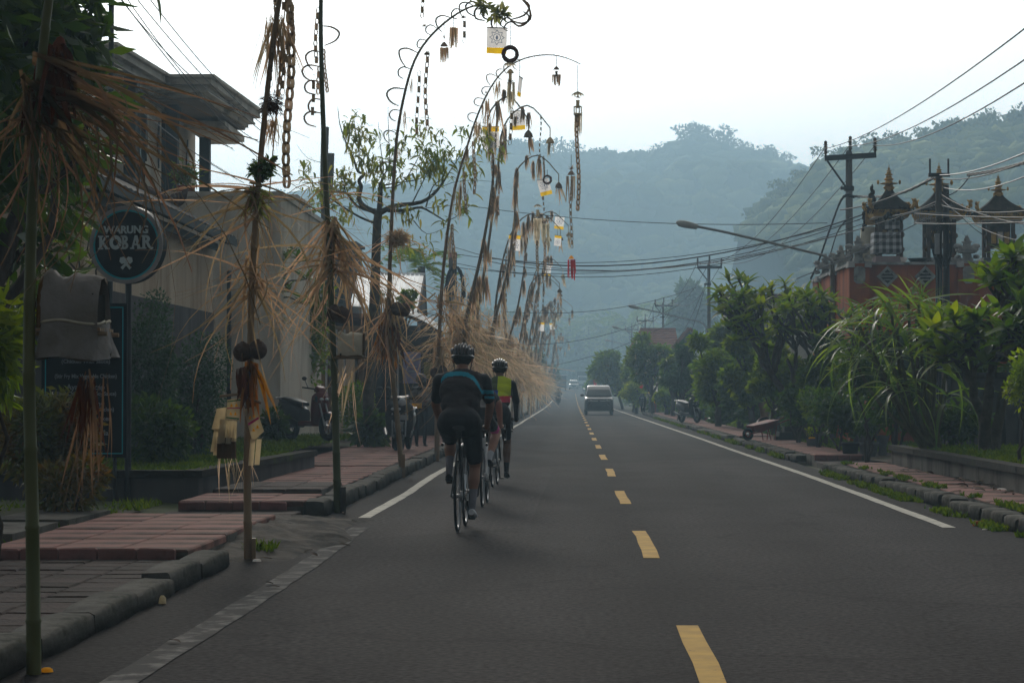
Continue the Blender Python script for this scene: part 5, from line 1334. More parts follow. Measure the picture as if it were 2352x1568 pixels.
ornament('woven wreath and leaf crown hanging beside the largest flag', 1172, 78, YF, (('cord', 30, 60, None), ('ring', 47, 16, redfib), ('umb', 72, 15, palm_pale), ('bell', 88, 9, palm_pale), ('tube', 100, 8, palm_pale), ('star', 112, 14, chain_m), ('fringe', 112, 70, palm_pale), ('chain', 178, 90, None)))
ornament('dark bell shaped ornament with a tail high on the bowed pole', 1020, 66, Y3, (('cord', 20, 45, None), ('star', 20, 7, chain_m), ('bell', 38, 9, chain_m), ('fringe', 44, 34, dry_i)))
ornament('slender leaf chain on the rising side of the bowed pole', 1064, 40, Y3, (('bell', 0, 5, chain_m), ('chain', 4, 72, None)))
ornament('thin leaf chain close beside the shaft of the bowed pole', 980, 120, Y3, (('bell', 4, 7, chain_m), ('chain', 6, 190, None)))
ornament('small tassel with trailing threads near the top of the bow', 1042, 34, Y3, (('cord', 30, 30, None), ('fringe', 30, 50, dry_i)))
ornament('second leaf chain swinging near the bowed shaft', 960, 170, Y3, (('chain', 0, 160, None),))
flag('white flag edge on behind the pale tassel below the wreath', 1194, 200, 15, 46, YF + 1.2, 1.0, .2, emblem=False)
# fifth pole: long thin arch to the middle of the road
Y4 = gd(1003, 1058, 0).y
t4, P4 = penjor_at('slender bamboo pole whose thin arch reaches out to the middle of the road', [(1003, 1058), (1006, 950), (1008, 800), (1018, 620), (1040, 455), (1072, 340), (1098, 262), (1128, 200), (1160, 160), (1196, 138), (1235, 128), (1272, 127), (1305, 135), (1334, 148)], Y4, .05, .007, bam_tan)
xf = strip_xf(at(1012, 700, Y4), 50, 1.2, (0, 6.28), (-1.0, .4), .12) + strip_xf(at(1010, 800, Y4), 60, 1.3, (0, 6.28), (-1.4, .1), .12)
scatter(t4, STRIPS, xf, dry, dry_i, 110, 'palm_strip', 'palm_fringe')
mb = MB(); mb.tube([at(1003, 1058, Y4 - .12), at(1004, 840, Y4 - .1)], .045, 8); mb.build('brace_pole', bam_tan, t4)
coconut(t4, at(1016, 852, Y4 - .1), .10); coconut(t4, at(1000, 856, Y4 - .1), .10)
mb = MB()
for p in P4[24:38:2]: curl(mb, p, (-1, uni(-.5, .5), uni(.1, .7)), .16)
mb.build('leaf_curl', chain_m, t4)['kind'] = 'stuff'
for u, v, l in ((1083, 330, 1.0), (1062, 400, .8), (1035, 520, .9)): chain(t4, at(u + 6, v, Y4), l, .9, False)
for q in range(8): bunch(t4, P4[8 + q * 3] + Vector((.04, 0, 0)), .07, uni(.4, .8), 18, dry_i, 'dry_tassel', .018, (-1.57, -1.25))
for q in range(7): bunch(t3, P3[8 + q * 3] + Vector((.03, 0, 0)), .05, uni(.2, .45), 12, dry_i, 'dry_tassel', .012, (-1.57, -1.3))
ornament('small dark bird shaped leaf figure on the thin arch', 1117, 214, Y4, (('star', 0, 8, chain_m),))
ornament('dark leaf doll hanging midway along the thin arch', 1278, 128, Y4 - .6, (('cord', 28, 28, None), ('bell', 30, 7, chain_m), ('tube', 42, 6, chain_m), ('fringe', 44, 26, chain_m)))
ornament('leaf umbrella and woven cage with a long chain at the thin arch tip', 1327, 150, Y4 - .9, (('cord', 64, 64, None), ('umb', 68, 16, palm_pale), ('star', 74, 10, chain_m), ('tube', 90, 9, palm_pale), ('cage', 105, 9, palm_pale), ('fringe', 110, 52, palm_pale), ('chain', 124, 222, None)))
# poles further along, each with its own sway
far = [(50.5, 7.6, 1.5), (57, 8.6, 2.2), (64, 8.2, 2.6), (70.5, 7.2, 2.0), (78, 7.6, 2.4), (86, 8.0, 2.8), (95, 7.0, 1.9), (104, 7.4, 2.3), (114, 7.8, 2.6), (125, 6.6, 2.0), (137, 7.2, 2.4), (150, 7.0, 2.2), (165, 7.6, 2.6), (181, 6.8, 2.0), (198, 7.2, 2.4), (217, 7.0, 2.2), (238, 7.0, 2.4), (262, 7.0, 2.2)]
fl = ['with a coconut cluster', 'with a wreath and pale fringe', 'that arches farthest towards the road', 'with a stiff upright shaft', 'with two swinging chains', 'with a pale crown of leaves']
for i, (Y, h, reach) in enumerate(far):
    x0 = -2.52 + uni(-.08, .08); reach *= uni(.85, 1.05)
    where = ('past the riders', 'by the grey drapes', 'by the cable pole', 'mid row', 'deep in the row', 'in the haze')[min(5, i // 3)]
    t = thing('ceremonial_pole', f'dry skirted bamboo pole {fl[i % 6]} {where}', 'bamboo pole', (x0, Y, 0), 'ceremonial bamboo poles along the kerb')
    ln = uni(-.25, .45); reach *= uni(.75, 1.15); h *= uni(.9, 1.06)
    pts = [Vector((x0, Y, -.05)), Vector((x0 + .08, Y, h * .3)), Vector((x0 + .2 + ln, Y, h * .58)), Vector((x0 + .45 + ln, Y - .1, h * .8)), Vector((x0 + reach * .42, Y - .3, h * .94)), Vector((x0 + reach * .72, Y - .5, h)), Vector((x0 + reach, Y - .7, h * .93))]
    P = pole(t, pts, .062, .014, bam_tan)
    n = 230 if Y < 130 else 110
    xf = strip_xf((x0, Y, uni(2.2, 2.9)), n, 1.35, (0, 6.28), (-1.25, .25), .2) + strip_xf((x0 + .05, Y, uni(3.3, 3.8)), n // 4, .9, (0, 6.28), (-1.5, -.5), .2)
    scatter(t, STRIPS if Y < 90 else [(v * np.array([1, 1.8, 1.8]), f) for v, f in STRIPS], xf, dry, dry_i, 0, 'palm_strip', 'palm_fringe')
    for q in range(2): chain(t, P[int(len(P) * uni(.5, .9))], uni(.8, 1.8), Y / 70, False)
    for q in range(13): bunch(t, P[int(len(P) * (.2 + .052 * q))] + Vector((.03, 0, uni(-.2, .2))), .06 - .002 * q, uni(.25, .8), 20, dry_i, 'dry_tassel', .02 + Y * .0003, (-1.57, -1.3))
    tip = P[-1]
    mb = MB(); c = tip - Vector((0, 0, .35)); mb.tube([tip, c], .012, 4); mb.lathe([(.02, .12), (.08, .05), (.11, -.04)], c, 8); mb.build('tip_bell', palm_pale if i % 2 else chain_m, t)
    bunch(t, c, .05, .5, 10, palm_pale if i % 2 else dry_i, 'tip_fringe', .05)
    for (sx, dz) in ((0, 0),):
        coconut(t, Vector((x0 + .1, Y - .1, 1.75)), .11)
    if 3 <= i < 12: shrine(f'bamboo shrine {("with a grey drape", "with a white drape", "with a yellowed drape")[i % 3]} on the pole {where}', (x0 + .05, Y - .22, 1.42), .36, .28, .3, (cloth_g, cloth_w, cloth_c)[i % 3], .12, uni(-.3, .3))
    if i in (0, 1, 3, 5, 7, 9, 12) and Y < 170:
        k = int(len(P) * (.62 + .12 * (i % 3))); p = P[k]
        u_ = VPX + p.x / p.y * FPX; v_ = HZ - (p.z - EYE) / p.y * FPX
        flag(f'small flag on the pole {fl[i % 6]} {where}', u_ + 8, v_ + 22, 2300 / Y * .85, 2300 / Y * 1.1, Y - .3, uni(-.4, .6), uni(-.25, .2), i % 3 == 0, Y < 110)
ornament('dark starry ornament on a long cord ending in a bright red tassel', 1312, 375, 62, (('cord', 30, 50, None), ('star', 12, 12, chain_m), ('bell', 24, 9, chain_m), ('long', 30, 60, chain_m), ('chain', 40, 165, None), ('bell', 218, 7, cloth_y), ('fringe', 222, 48, red_fr)))
flag('tilted printed flag with wreath below the third arch', 1251, 430, 28, 38, 63, .2, -.25)
ornament('round woven wreath in front of the tilted flag', 1257, 396, 62.6, (('cord', 8, 14, None), ('ring', 17, 9, redfib)))
flag('upright printed flag with yellow top beside the smaller arch', 1281, 553, 16, 24, 72, .2, .1, True)
ornament('pale fan topped leaf ornament with long fringe among the brown shafts', 1235, 468, 60, (('umb', 6, 11, palm_pale), ('tube', 22, 8, palm_pale), ('fringe', 34, 64, palm_pale), ('chain', 90, 70, None)))
ornament('narrow pale ornament behind the fan topped one', 1253, 500, 66, (('umb', 4, 8, palm_pale), ('fringe', 14, 58, palm_pale), ('chain', 60, 60, None)))
# ------------------------------------------------------------------ temple on its orange terrace
YT = 51.0
ox, oz = at(1958, 602, YT).x, at(1958, 602, YT).z
TW = thing('temple_wall', 'raised orange temple terrace wall with white diamond openings and carved finials', 'temple wall', (ox, YT, 0))
xr = 14.0
for k in range(6):
    a, b = ox + (xr - ox) * k / 6, ox + (xr - ox) * (k + 1) / 6; m = MB(); m.box(((a + b) / 2, YT + .14, (oz - .06) / 2), (b - a - .006, .28, oz - .06)); m.build('wall_panel', orange, TW)
m = MB(); m.box((ox + .14, YT + 4.35, (oz - .06) / 2), (.28, 8.1, oz - .06)); m.build('side_wall', orange, TW)
m = MB(); m.box(((ox + xr) / 2, YT + .14, oz - .03), (xr - ox + .14, .40, .06)); m.build('coping', carve, TW)
m = MB(); m.box((ox + .14, YT + 4.45, oz - .03), (.40, 8.2, .06)); m.build('coping', carve, TW)
m = MB(); m.box(((ox + xr) / 2, YT + 4.3, oz - .14), (xr - ox - .6, 8.0, .1)); m.build('terrace_floor', conc, TW)
for u in (2038, 2125):
    c = at(u, 635, YT); r = 24.5 * YT / FPX
    f = MB()
    for q in range(4):
        a0, a1 = q * math.pi / 2, (q + 1) * math.pi / 2; d = lambda a, k: Vector((c.x + k * r * math.cos(a), YT - .05, c.z + k * r * math.sin(a)))
        f.prism([d(a0, 1), d(a1, 1), d(a1, .68), d(a0, .68)], (0, .046, 0))
    fo = f.build('diamond_frame', carve, TW)
    g_ = MB(); g_.prism([d(q * math.pi / 2, .68) + Vector((0, .035, 0)) for q in range(4)], (0, .01, 0)); g_.build('recess', dark_in, fo)
    for z in (-.3, 0, .3): g2 = MB(); w = r * (.66 - abs(z)); g2.box((c.x, YT - .022, c.z + z * r), (w * 1.9, .012, .03)); g2.build('grille_bar', carve, fo)
def finial(t, x, y, z, s):
    """carved stone post top: stepped base, winged volutes, small stacked cap"""
    m = MB(); q = math.pi / 4
    for r, z0, z1 in ((.20, -.10, 0), (.15, 0, .08), (.11, .08, .20), (.24, .20, .25), (.28, .25, .31), (.18, .31, .37), (.10, .37, .45), (.13, .45, .48), (.07, .48, .56), (.045, .56, .62)):
        m.lathe([(r * s * 1.2, z0 * s), (r * s * 1.2, z1 * s - .002)], (x, y, z), 4, 0, None, False, q)
    for sx in (-1, 1):
        for zz, rr in ((.30, .07), (.05, .055)): m.ell((x + sx * .22 * s, y, z + (zz + .06) * s), (rr * s * 1.5, .06 * s, rr * s), 8, 5)
    m.build('finial', carve, t)['kind'] = 'stuff'
for u, Y, plq in ((2222, YT, True), (1946, YT, True), (1909, YT + 3.3, True), (1877, YT + 6.6, True)):
    x = at(u, 600, Y).x if u > 2000 else ox + .14
    m = MB(); m.box((x, Y + .06, oz / 2 - .02), (.46, .42, oz - .04)); m.build('pilaster', orange, TW)
    m = MB(); w, h = .13, .20; zc = oz - .30
    m.prism([(x + a * w, Y - .16, zc + b * h) for a, b in ((-1, -.7), (-.5, -1), (.5, -1), (1, -.7), (1, .7), (.5, 1), (-.5, 1), (-1, .7))], (0, .012, 0)); m.build('plaque', carve, TW)
    for sx in (-1, 1): m = MB(); m.box((x + sx * .19, Y - .01, oz - .06), (.16, .5, .14), 0, 0, None, .8); m.build('bracket', carve, TW)
    finial(TW, x, Y + .06, oz + .02, .95)
def roof_curve(hw, z0, z1, n=6):
    return [(hw * (1 - t) ** 1.0 + .16 * hw * t + .10 * hw * math.sin(math.pi * t) * -1, z0 + (z1 - z0) * t) for t in [i / n for i in range(n + 1)]]
def pelinggih(label, u, Y, v_top, v_ridge, v_eave, hw_px, posts=True, cloth=None):
    s = Y / FPX; c = at(u, v_eave, Y); zE, zR, zT, z0 = c.z, at(u, v_ridge, Y).z, at(u, v_top, Y).z, oz - .09; hw = hw_px * s; x = c.x
    t = thing('temple_shrine', label, 'shrine', (x, Y, z0), 'thatched shrines on the temple terrace'); q = math.pi / 4; R2 = math.sqrt(2)
    bz = z0 + .30
    m = MB(); m.lathe([(hw * .72 * R2, z0), (hw * .70 * R2, bz - .08), (hw * .76 * R2, bz - .079), (hw * .76 * R2, bz)], (x, Y, 0), 4, 0, None, False, q); m.build('plinth', carve if not cloth else cloth_w, t)
    for sx in (-1, 1):
        for sy in (-1, 1): m = MB(); m.box((x + sx * hw * .52, Y + sy * hw * .5, (bz + zE - .12) / 2 + .01), (.085, .085, zE - .12 - bz)); m.build('post', wood_dk, t)
    hB = zE - .12 - bz
    m = MB(); m.box((x, Y + .04, bz + hB * .30), (hw * 1.0, hw * .9, .06)); m.box((x, Y + hw * .3, bz + hB * .62), (hw * .9, .05, hB * .6)); m.build('offering_floor', wood_dk, t)
    for sx in (-.5, 0, .5):
        m = MB(); m.box((x + sx * hw * .55, Y - hw * .40, bz + hB * .52), (hw * .20, .04, hB * .30)); m.build('carved_panel', gold if sx else cloth_w, t)
    for sx in (-1, 1): m = MB(); m.ell((x + sx * hw * .60, Y - hw * .45, bz + hB * .55), (.05, .05, .07), 7, 5); m.ell((x + sx * hw * .60, Y - hw * .45, bz + hB * .2), (.05, .05, .06), 7, 5); m.build('carved_boss', wood_br, t)
    m = MB(); m.lathe([(hw * .86 * R2, zE - .14), (hw * .97 * R2, zE - .02), (hw * .97 * R2, zE + .02)], (x, Y, 0), 4, 0, None, False, q); m.build('gilded_fascia', gold, t)
    m = MB(); m.lathe([(hw * .84 * R2, zE - .17), (hw * .86 * R2, zE - .142)], (x, Y, 0), 4, 0, None, False, q); m.build('fringe_board', cloth_w, t)
    rf = MB(); rf.lathe([(r * R2, z) for r, z in [(hw * 1.0, zE + .022), (hw * .99, zE + .07)] + roof_curve(hw * .98, zE + .08, zR)[1:]], (x, Y, 0), 4, 0, None, False, q); ro = rf.build('thatch_roof', ijuk, t)
    crown('thatch_fringe', [((x + a * hw * .95, Y + b * hw * .95, zE + .03), (.16, .16, .05)) for a, b in ((-1, -1), (0, -1), (1, -1), (-1, 0), (1, 0), (-.5, -1), (.5, -1))], 300, .09, ijuk, t, .9, .25, .2, WL[t.name])['kind'] = 'stuff'
    for sx in (-1, 1):
        for sy in (-1, 1):
            m = MB(); P = smoothpath([(x + sx * hw * .86, Y + sy * hw * .86, zE + .05), (x + sx * hw * 1.03, Y + sy * hw * 1.03, zE + .07), (x + sx * hw * 1.06, Y + sy * hw * 1.06, zE + .2), (x + sx * hw * .98, Y + sy * hw * .98, zE + .27)], 3)
            m.tube(P, [.05 - .004 * i for i in range(len(P))], 6)
            for i in range(2, 8, 2): m.ell(P[i] + Vector((sx * .03, 0, .03)), (.045, .03, .05), 6, 4)
            m.build('corner_crest', gold, t)
    H_ = zT - zR; k = H_ / .62
    m = MB(); m.lathe([(hw * .2, zR - .05), (hw * .22, zR + .02)], (x, Y, 0), 10)
    for r, a, b in ((.15, .02, .09), (.11, .09, .14), (.24, .14, .17), (.10, .17, .23), (.13, .24, .29), (.085, .29, .35), (.10, .36, .40), (.06, .40, .45), (.07, .46, .48), (.035, .49, .55), (.008, .55, .62)):
        m.lathe([(r * k * .8, zR + a * k), (r * k, zR + (a + b) / 2 * k), (r * k * .75, zR + b * k)], (x, Y, 0), 10)
    for sx in (-1, 1): m.ell((x + sx * .27 * k, Y, zR + .19 * k), (.035 * k, .04, .06 * k), 6, 4)
    m.build('gold_finial', gold, t)['kind'] = 'stuff'
    if cloth:
        m = MB(); a, b = at(2006, 533, Y - .6), at(2072, 580, Y - .6); m.box(((a.x + b.x) / 2, Y - .28, (a.z + b.z) / 2), (b.x - a.x, .62, a.z - b.z), 0, 0, None, .94)
        m.build('check_cloth', poleng, t)
        m = MB(); a, b = at(2036, 507, Y - .5), at(2066, 526, Y - .5); m.box(((a.x + b.x) / 2, Y - .35, (a.z + b.z) / 2), (b.x - a.x, .3, a.z - b.z)); m.build('check_cloth', poleng, t)
        m = MB(); a = at(2040, 590, Y - .6); m.box((a.x, Y - .28, (a.z + z0) / 2 + .06), (.62, .66, .22), 0, 0, None, .9); m.build('cloth_base', M('faded_pink_cloth', (.30, .22, .22), (.24, .18, .18), 5, .9), t)
        m = MB()
        for q in range(7): a = at(2034 + q * 6, 502 - 9 * math.sin(q * .9 + .5) ** 2, Y - .5); m.ell(a, (.05, .06, .08), 7, 5)
        m.build('carved_crown', ijuk, t)
    return t
pelinggih('thatched temple shrine wrapped in black and white check cloth', 2042, YT + 2.0, 379, 436, 486, 46, cloth=True)
pelinggih('thatched temple shrine behind the near concrete pole with cables', 2157, YT + 2.2, 374, 440, 490, 56)
pelinggih('thatched temple shrine with its gold finial farthest from the tall pole', 2293, YT + 2.2, 399, 449, 494, 54)
c = at(1998, 560, YT + 2.6); t = thing('stone_shrine', 'stone shrine draped in white cloth under a black carved crest', 'shrine', (c.x, YT + 2.6, oz - .09))
s = (YT + 2.6) / FPX
m = MB(); m.lathe([(.26, oz - .09), (.27, oz + .15), (.22, at(1998, 522, YT + 2.6).z)], (c.x, YT + 2.6, 0), 8, 0, None, True, .4)
m.build('white_drape', cloth_c, t)
m = MB(); z = at(0, 520, YT + 2.6).z; m.box((c.x + .05, YT + 2.6, z + .18), (.36, .36, .36)); m.build('gilded_body', gold, t)
m = MB()
for q in range(16):
    v = 492 - q * 4.2; uu = 2003 + 10 * math.sin(q * 1.7) * (1 - q / 18); p = at(uu, v, YT + 2.6); m.ell(p, (.10 * (1 - q / 20), .08, .07), 6, 4)
for q in range(8):
    p = at(1986 + 2 * math.sin(q * 2), 545 - q * 9, YT + 2.5); m.ell(p, (.06, .05, .07), 6, 4)
m.build('black_crest', ijuk, t)['kind'] = 'stuff'
p = at(2105, 590, YT + 1); t = thing('altar_bowl', 'dark bowl and pale tray on the terrace edge between two shrines', 'bowl', (p.x, YT + .8, oz)); m = MB(); m.lathe([(.1, 0), (.22, .16), (.24, .18)], (p.x, YT + .8, oz - .05), 12); m.build('bowl', steel_dk, t)

# ------------------------------------------------------------------ utility poles and street lamps
def power_pole(label, u, Y, v_top, v_arm, u0, u1, dv=0.0, r=.09):
    b = at(u, v_arm, Y); s = Y / FPX; t = thing('power_pole', label, 'power pole', (b.x, Y, 0), 'power poles with crossarms'); zt = at(u, v_top, Y).z
    m = MB(); m.tube([(b.x, Y, -.1), (b.x, Y, zt)], [r * 1.25, r * .85], 12); m.ell((b.x, Y, zt), (r * .85, r * .85, .1), 10, 5); m.build('shaft', tile_pl, t)
    xa, xb = at(u0, v_arm, Y).x, at(u1, v_arm, Y).x; za, zb = b.z - dv * s, b.z + dv * s
    A, B_ = Vector((xa, Y - r, za)), Vector((xb, Y - r, zb)); d = B_ - A
    m = MB(); m.box((A + B_) / 2, (d.length, .12, .14), 0, 0, Matrix.Rotation(-math.atan2(d.z, d.x), 3, 'Y')); m.build('crossarm', steel_dk, t)
    m = MB(); m.tube([A + Vector((.06, -.08, -.08)), Vector((b.x - .1, Y - r, b.z - .62 - (.2 if Y < 70 else 0)))], .03, 5); m.build('brace', steel_dk, t)
    for q in (.02, .5, .98):
        c = A + d * q + (Vector((0, 0, zt - b.z + .05)) if q == .5 else Vector((0, 0, .07))); m = MB()
        pr = [(.03, 0)]
        for k in range(5): pr += [(.035, .05 + k * .055), (.075, .065 + k * .055), (.035, .085 + k * .055)]
        m.lathe(pr + [(.05, .36), (.02, .40)], c, 8); m.build('insulator', wood_br if Y < 70 else steel_dk, t)
    m = MB(); m.lathe([(r * 1.3, -.06), (r * 1.3, .06)], (b.x, Y, b.z - .85), 10); m.box((b.x - .12, Y - .1, b.z - .85), (.25, .1, .08)); m.build('pole_band', steel_dk, t)
    return t
power_pole('tall power pole with crossarm rising behind the temple corner', 1950, 60, 352, 361, 1893, 2011, 3.5, .105)
power_pole('second power pole beyond the frangipani crown', 1628, 112, 608, 614, 1601, 1658)
power_pole('third power pole in front of the hazy dark tree', 1523, 166, 697, 702, 1504, 1545)
power_pole('fourth power pole above the red tiled roof', 1482, 212, 731, 737, 1463, 1501)
power_pole('smallest hazy power pole at the end of the row', 1451, 262, 752, 757, 1436, 1466)
YB = 44.0
p = at(2157, 660, YB); t = thing('cable_pole', 'short concrete pole in front of the temple loaded with cables and coils', 'cable pole', (p.x, YB, 0))
m = MB(); m.tube([(p.x, YB, -.1), (p.x, YB, at(2157, 398, YB).z)], [.085, .06], 10); m.build('shaft', tile_pl, t)
q = at(2174, 660, YB + .1); m = MB(); m.tube([(q.x, YB + .12, -.1), (q.x, YB + .12, at(2174, 425, YB).z)], [.08, .06], 10); m.build('twin_shaft', dark_st, t)
m = MB(); a = at(2157, 402, YB - .12); m.box(a, (.42, .08, .07)); m.box(a + Vector((-.18, 0, .16)), (.035, .035, .32)); m.box(a + Vector((.18, 0, .16)), (.035, .035, .32)); m.build('bracket', steel_dk, t)
m = MB()
for i in range(11): m.tube([at(2100, 487, YB - .1).lerp(at(2140, 487, YB - .1), i / 10) + Vector((0, 0, 0)), at(2100, 512, YB - .1).lerp(at(2140, 512, YB - .1), i / 10)], .006, 4)
m.tube([at(2098, 487, YB - .1), at(2190, 492, YB - .1)], .012, 5); m.tube([at(2098, 512, YB - .1), at(2190, 514, YB - .1)], .012, 5); m.build('cable_ladder', steel_p, t)['kind'] = 'stuff'
def coil(t, c, rx, rz, n, r=.008, m_=wire_m):
    for k in range(n):
        m = MB(); P = []; x0, z0, a0, a1 = uni(-.03, .03), uni(-.05, .05), rx * uni(.7, 1.1), rz * uni(.75, 1.1)
        for i in range(17): a = 2 * math.pi * i / 16; P.append((c[0] + x0 + a0 * math.cos(a), c[1] - .12 - .01 * k, c[2] + z0 + a1 * math.sin(a)))
        m.tube(P, r, 4, cap=False); m.build('cable_coil', m_, t)
coil(t, at(2160, 560, YB), .18, .42, 7); coil(t, at(2168, 560, YB), .1, .5, 4)
m = MB(); a = at(2152, 560, YB - .15); m.box(a, (.09, .1, .40)); m.build('splice_box', steel_p, t)
p = at(2160, 600, YB - .2)
for k in range(5): m = MB(); x = p.x + uni(-.12, .1); m.tube(smoothpath([(x, YB - .15, at(0, 590, YB).z), (x + uni(-.05, .05), YB - .15, 2.4), (x + uni(-.1, .1), YB - .12, .2)]), .009, 4); m.build('down_cable', wire_m, t)
def lamp(label, Y, u0, v0, arm, u_post, v_post):
    b = at(u_post, v_post, Y); t = thing('street_lamp', label, 'street lamp', (b.x, Y, 0), 'street lamps with long arms over the road'); s = Y / FPX
    m = MB(); m.tube([(b.x, Y, -.1), (b.x, Y, b.z)], [.075, .05], 8); m.build('post', tile_pl, t)
    P = smoothpath([b] + [at(u, v, Y) for u, v in arm]); m = MB(); m.tube(P, .034, 6); m.build('arm', steel_p, t)
    h = at(u0, v0, Y); m = MB(); L_ = .55
    pr = [(.02, 0), (.036, .03), (.047, .16), (.056, .34), (.044, .48), (.012, .54)]
    e = P[-1]; d = (P[-1] - P[-3]).normalized(); rot = d.to_track_quat('Z', 'Y').to_matrix()
    m.lathe([(r, z - .04) for r, z in pr], e, 12, 0, rot, True, 0, 1.6); hd = m.build('lamp_head', lampg, t)
    m = MB(); m.lathe([(r * .8, z - .04) for r, z in pr[1:5]], e + Vector((0, 0, -.035)), 10, 0, rot, True, 0, 1.3); m.build('lens', lens_m, hd)
    return t
lamp('street lamp with the longest visible arm reaching out before the temple', 53, 1575, 514, [(1895, 588), (1860, 579), (1760, 555), (1660, 532), (1600, 520)], 1912, 602)
lamp('street lamp whose curved arm crosses in front of the second power pole', 108, 1445, 705, [(1619, 748), (1605, 738), (1570, 731), (1520, 719), (1466, 707)], 1623, 765)
lamp('street lamp arm just above the flowering crown', 160, 1405, 750, [(1492, 772), (1480, 769), (1450, 762), (1421, 754)], 1496, 780)
lamp('faintest street lamp head in the haze', 205, 1390, 781, [(1466, 797), (1456, 794), (1430, 789), (1402, 783)], 1470, 803)

# ------------------------------------------------------------------ plants along the far kerb
tp = tips_in(pxc(1775, 745, 52), (1.30, 1.2, 1.05), 62, 3) + tips_in(pxc(1850, 718, 50), (.75, .8, .6), 30, 4) + tips_in(pxc(1690, 700, 53), (.6, .8, .7), 18, 6)
frangipani('broad frangipani with bare forked branches in front of the temple corner', (5.75, 52, .1), tp, [(5.2, 51.8, 1.5), (5.9, 51.6, 1.6), (4.7, 52.2, 1.7)], .36, 10, 300, None, .12, flowers=5)
tp = tips_in(pxc(2270, 775, 32), (1.1, .9, .55), 52, 8, -.7) + tips_in(pxc(2345, 640, 31), (.55, .8, .40), 22, 9) + tips_in(pxc(2165, 775, 33), (.45, .6, .34), 18, 10) + tips_in(pxc(2360, 760, 30), (.5, .6, .5), 20, 12)
frangipani('spreading frangipani with pale twin trunk standing in the grass bed', (6.17, 33.0, .40), tp, [tuple(at(2236, 880, 32.6)), tuple(at(2310, 880, 33.0)), tuple(at(2285, 820, 32))], .40, 10, 300, None, .10, objm=M('frangipani_near', (.065, .12, .012), (.10, .15, .016), 3, .4, spec=.4, trans=.45, orand=.4))
tp = tips_in(pxc(1985, 735, 45), (.85, .7, .4), 26, 15)
frangipani('thin leaved frangipani with reddish twigs below the diamond openings', (6.0, 45.5, .1), tp, [(5.8, 45.2, 1.5), (6.2, 45.4, 1.6)], .26, 6, 150, None, .09)
V4 = [blade('c', 1.0, .055, c, 8, .35, 'strap', tw) for c, tw in ((.9, .3), (1.5, -.4), (2.0, .5), (.5, .2), (2.3, -.3))]
t = thing('strap_leaf_plant', 'big arching strap leaved plant with leaning canes in the grass bed', 'plant', (at(2130, 1000, 34).x, 34, .40)); xf = []; m = MB(); bs = at(2135, 1010, 34)
for (u, v, dY, n) in ((1945, 790, .3, 9), (1975, 750, 0, 11), (2010, 725, .2, 11), (2045, 700, 0, 11), (2085, 680, .3, 12), (2110, 700, -.2, 10), (2060, 760, -.3, 10), (2000, 800, -.3, 10), (2130, 740, .1, 10), (2155, 700, .2, 9), (2090, 800, -.3, 9), (2150, 820, -.2, 9), (2120, 870, -.3, 8), (2180, 780, .3, 8), (2020, 840, -.2, 8), (2175, 900, 0, 8), (2060, 880, -.3, 7)):
    h = at(u, v, 34 + dY); mid = bs.lerp(h, .5) + Vector((uni(-.1, .05), 0, -.22))
    m.tube(smoothpath([bs + Vector((uni(-.12, .2), uni(-.2, .2), -.2)), mid, h]), [.035, .034, .033, .032, .03, .028, .026, .024, .022], 6)
    for q in range(n):
        lean = math.pi if RN.random() < .72 else 0
        xf.append((aim(lean + uni(-1.2, 1.2), uni(-.05, .8), uni(-.6, .6)), h + Vector((uni(-.03, .03), uni(-.03, .03), uni(-.2, .0))), uni(.65, 1.2)))
m.build('cane', M('cane_stem', (.12, .12, .055), (.08, .075, .04), 7, .8, .3), t)
scatter(t, V4, xf, leaf_cane, leafm('strap_leaf_mass', (.06, .105, .028), (.10, .15, .035)), 300)
t = thing('strap_leaf_plant', 'upright young strap leaves poking up before the orange wall', 'plant', (at(2110, 900, 37).x, 37, .4)); xf = []
for u, v in ((2075, 700), (2095, 680), (2115, 690), (2130, 700), (2060, 720), (2150, 720)):
    h = at(u, v, 37)
    for q in range(8): xf.append((aim(uni(0, 6.28), uni(.8, 1.5), uni(-1, 1)), h, uni(.35, .65)))
m = MB(); m.tube([at(2110, 930, 37), at(2105, 720, 37)], .03, 6); m.build('cane', bark, t); scatter(t, V4, xf, leaf_cane, leaf_lite, 60)
# shrubs under and between
for u, v, Y, r, n, sz, lm, lb in ((1930, 950, 43, (.65, .5, .5), 2600, .10, leaf_dark, 'dark bush behind the stone table'), (1880, 935, 46, (.45, .4, .42), 1800, .09, leaf_mid, 'speckled light bush beside the yellow topped pot'), (2060, 930, 37.5, (.55, .4, .5), 1500, .12, leaf_dark, 'dark shrub in the shade of the arching strap leaves'),
                                (1835, 930, 50, (.5, .4, .5), 1600, .12, leaf_dark, 'dark shrub below the broad frangipani'), (2348, 870, 27.5, (.22, .3, .42), 900, .07, leaf_lite, 'light small leaved shrub at the picture edge in front of the garden wall'),
                                (1805, 900, 60, (.7, .5, .7), 2600, .15, leaf_mid, 'yellowing bush behind the red wheelbarrow'), (2200, 970, 35.5, (.5, .4, .35), 1100, .14, leaf_dark, 'dark undergrowth plant before the grey garden wall'), (1990, 860, 39, (.5, .4, .55), 1300, .12, leaf_dark, 'tall dark shrub half hidden by the strap leaves')):
    c1 = pxc(u, v, Y); shrub('garden_shrub', lb, c1, r, n, sz, lm, .1 if Y > 38 else .4, bumps=4, shell=.5)
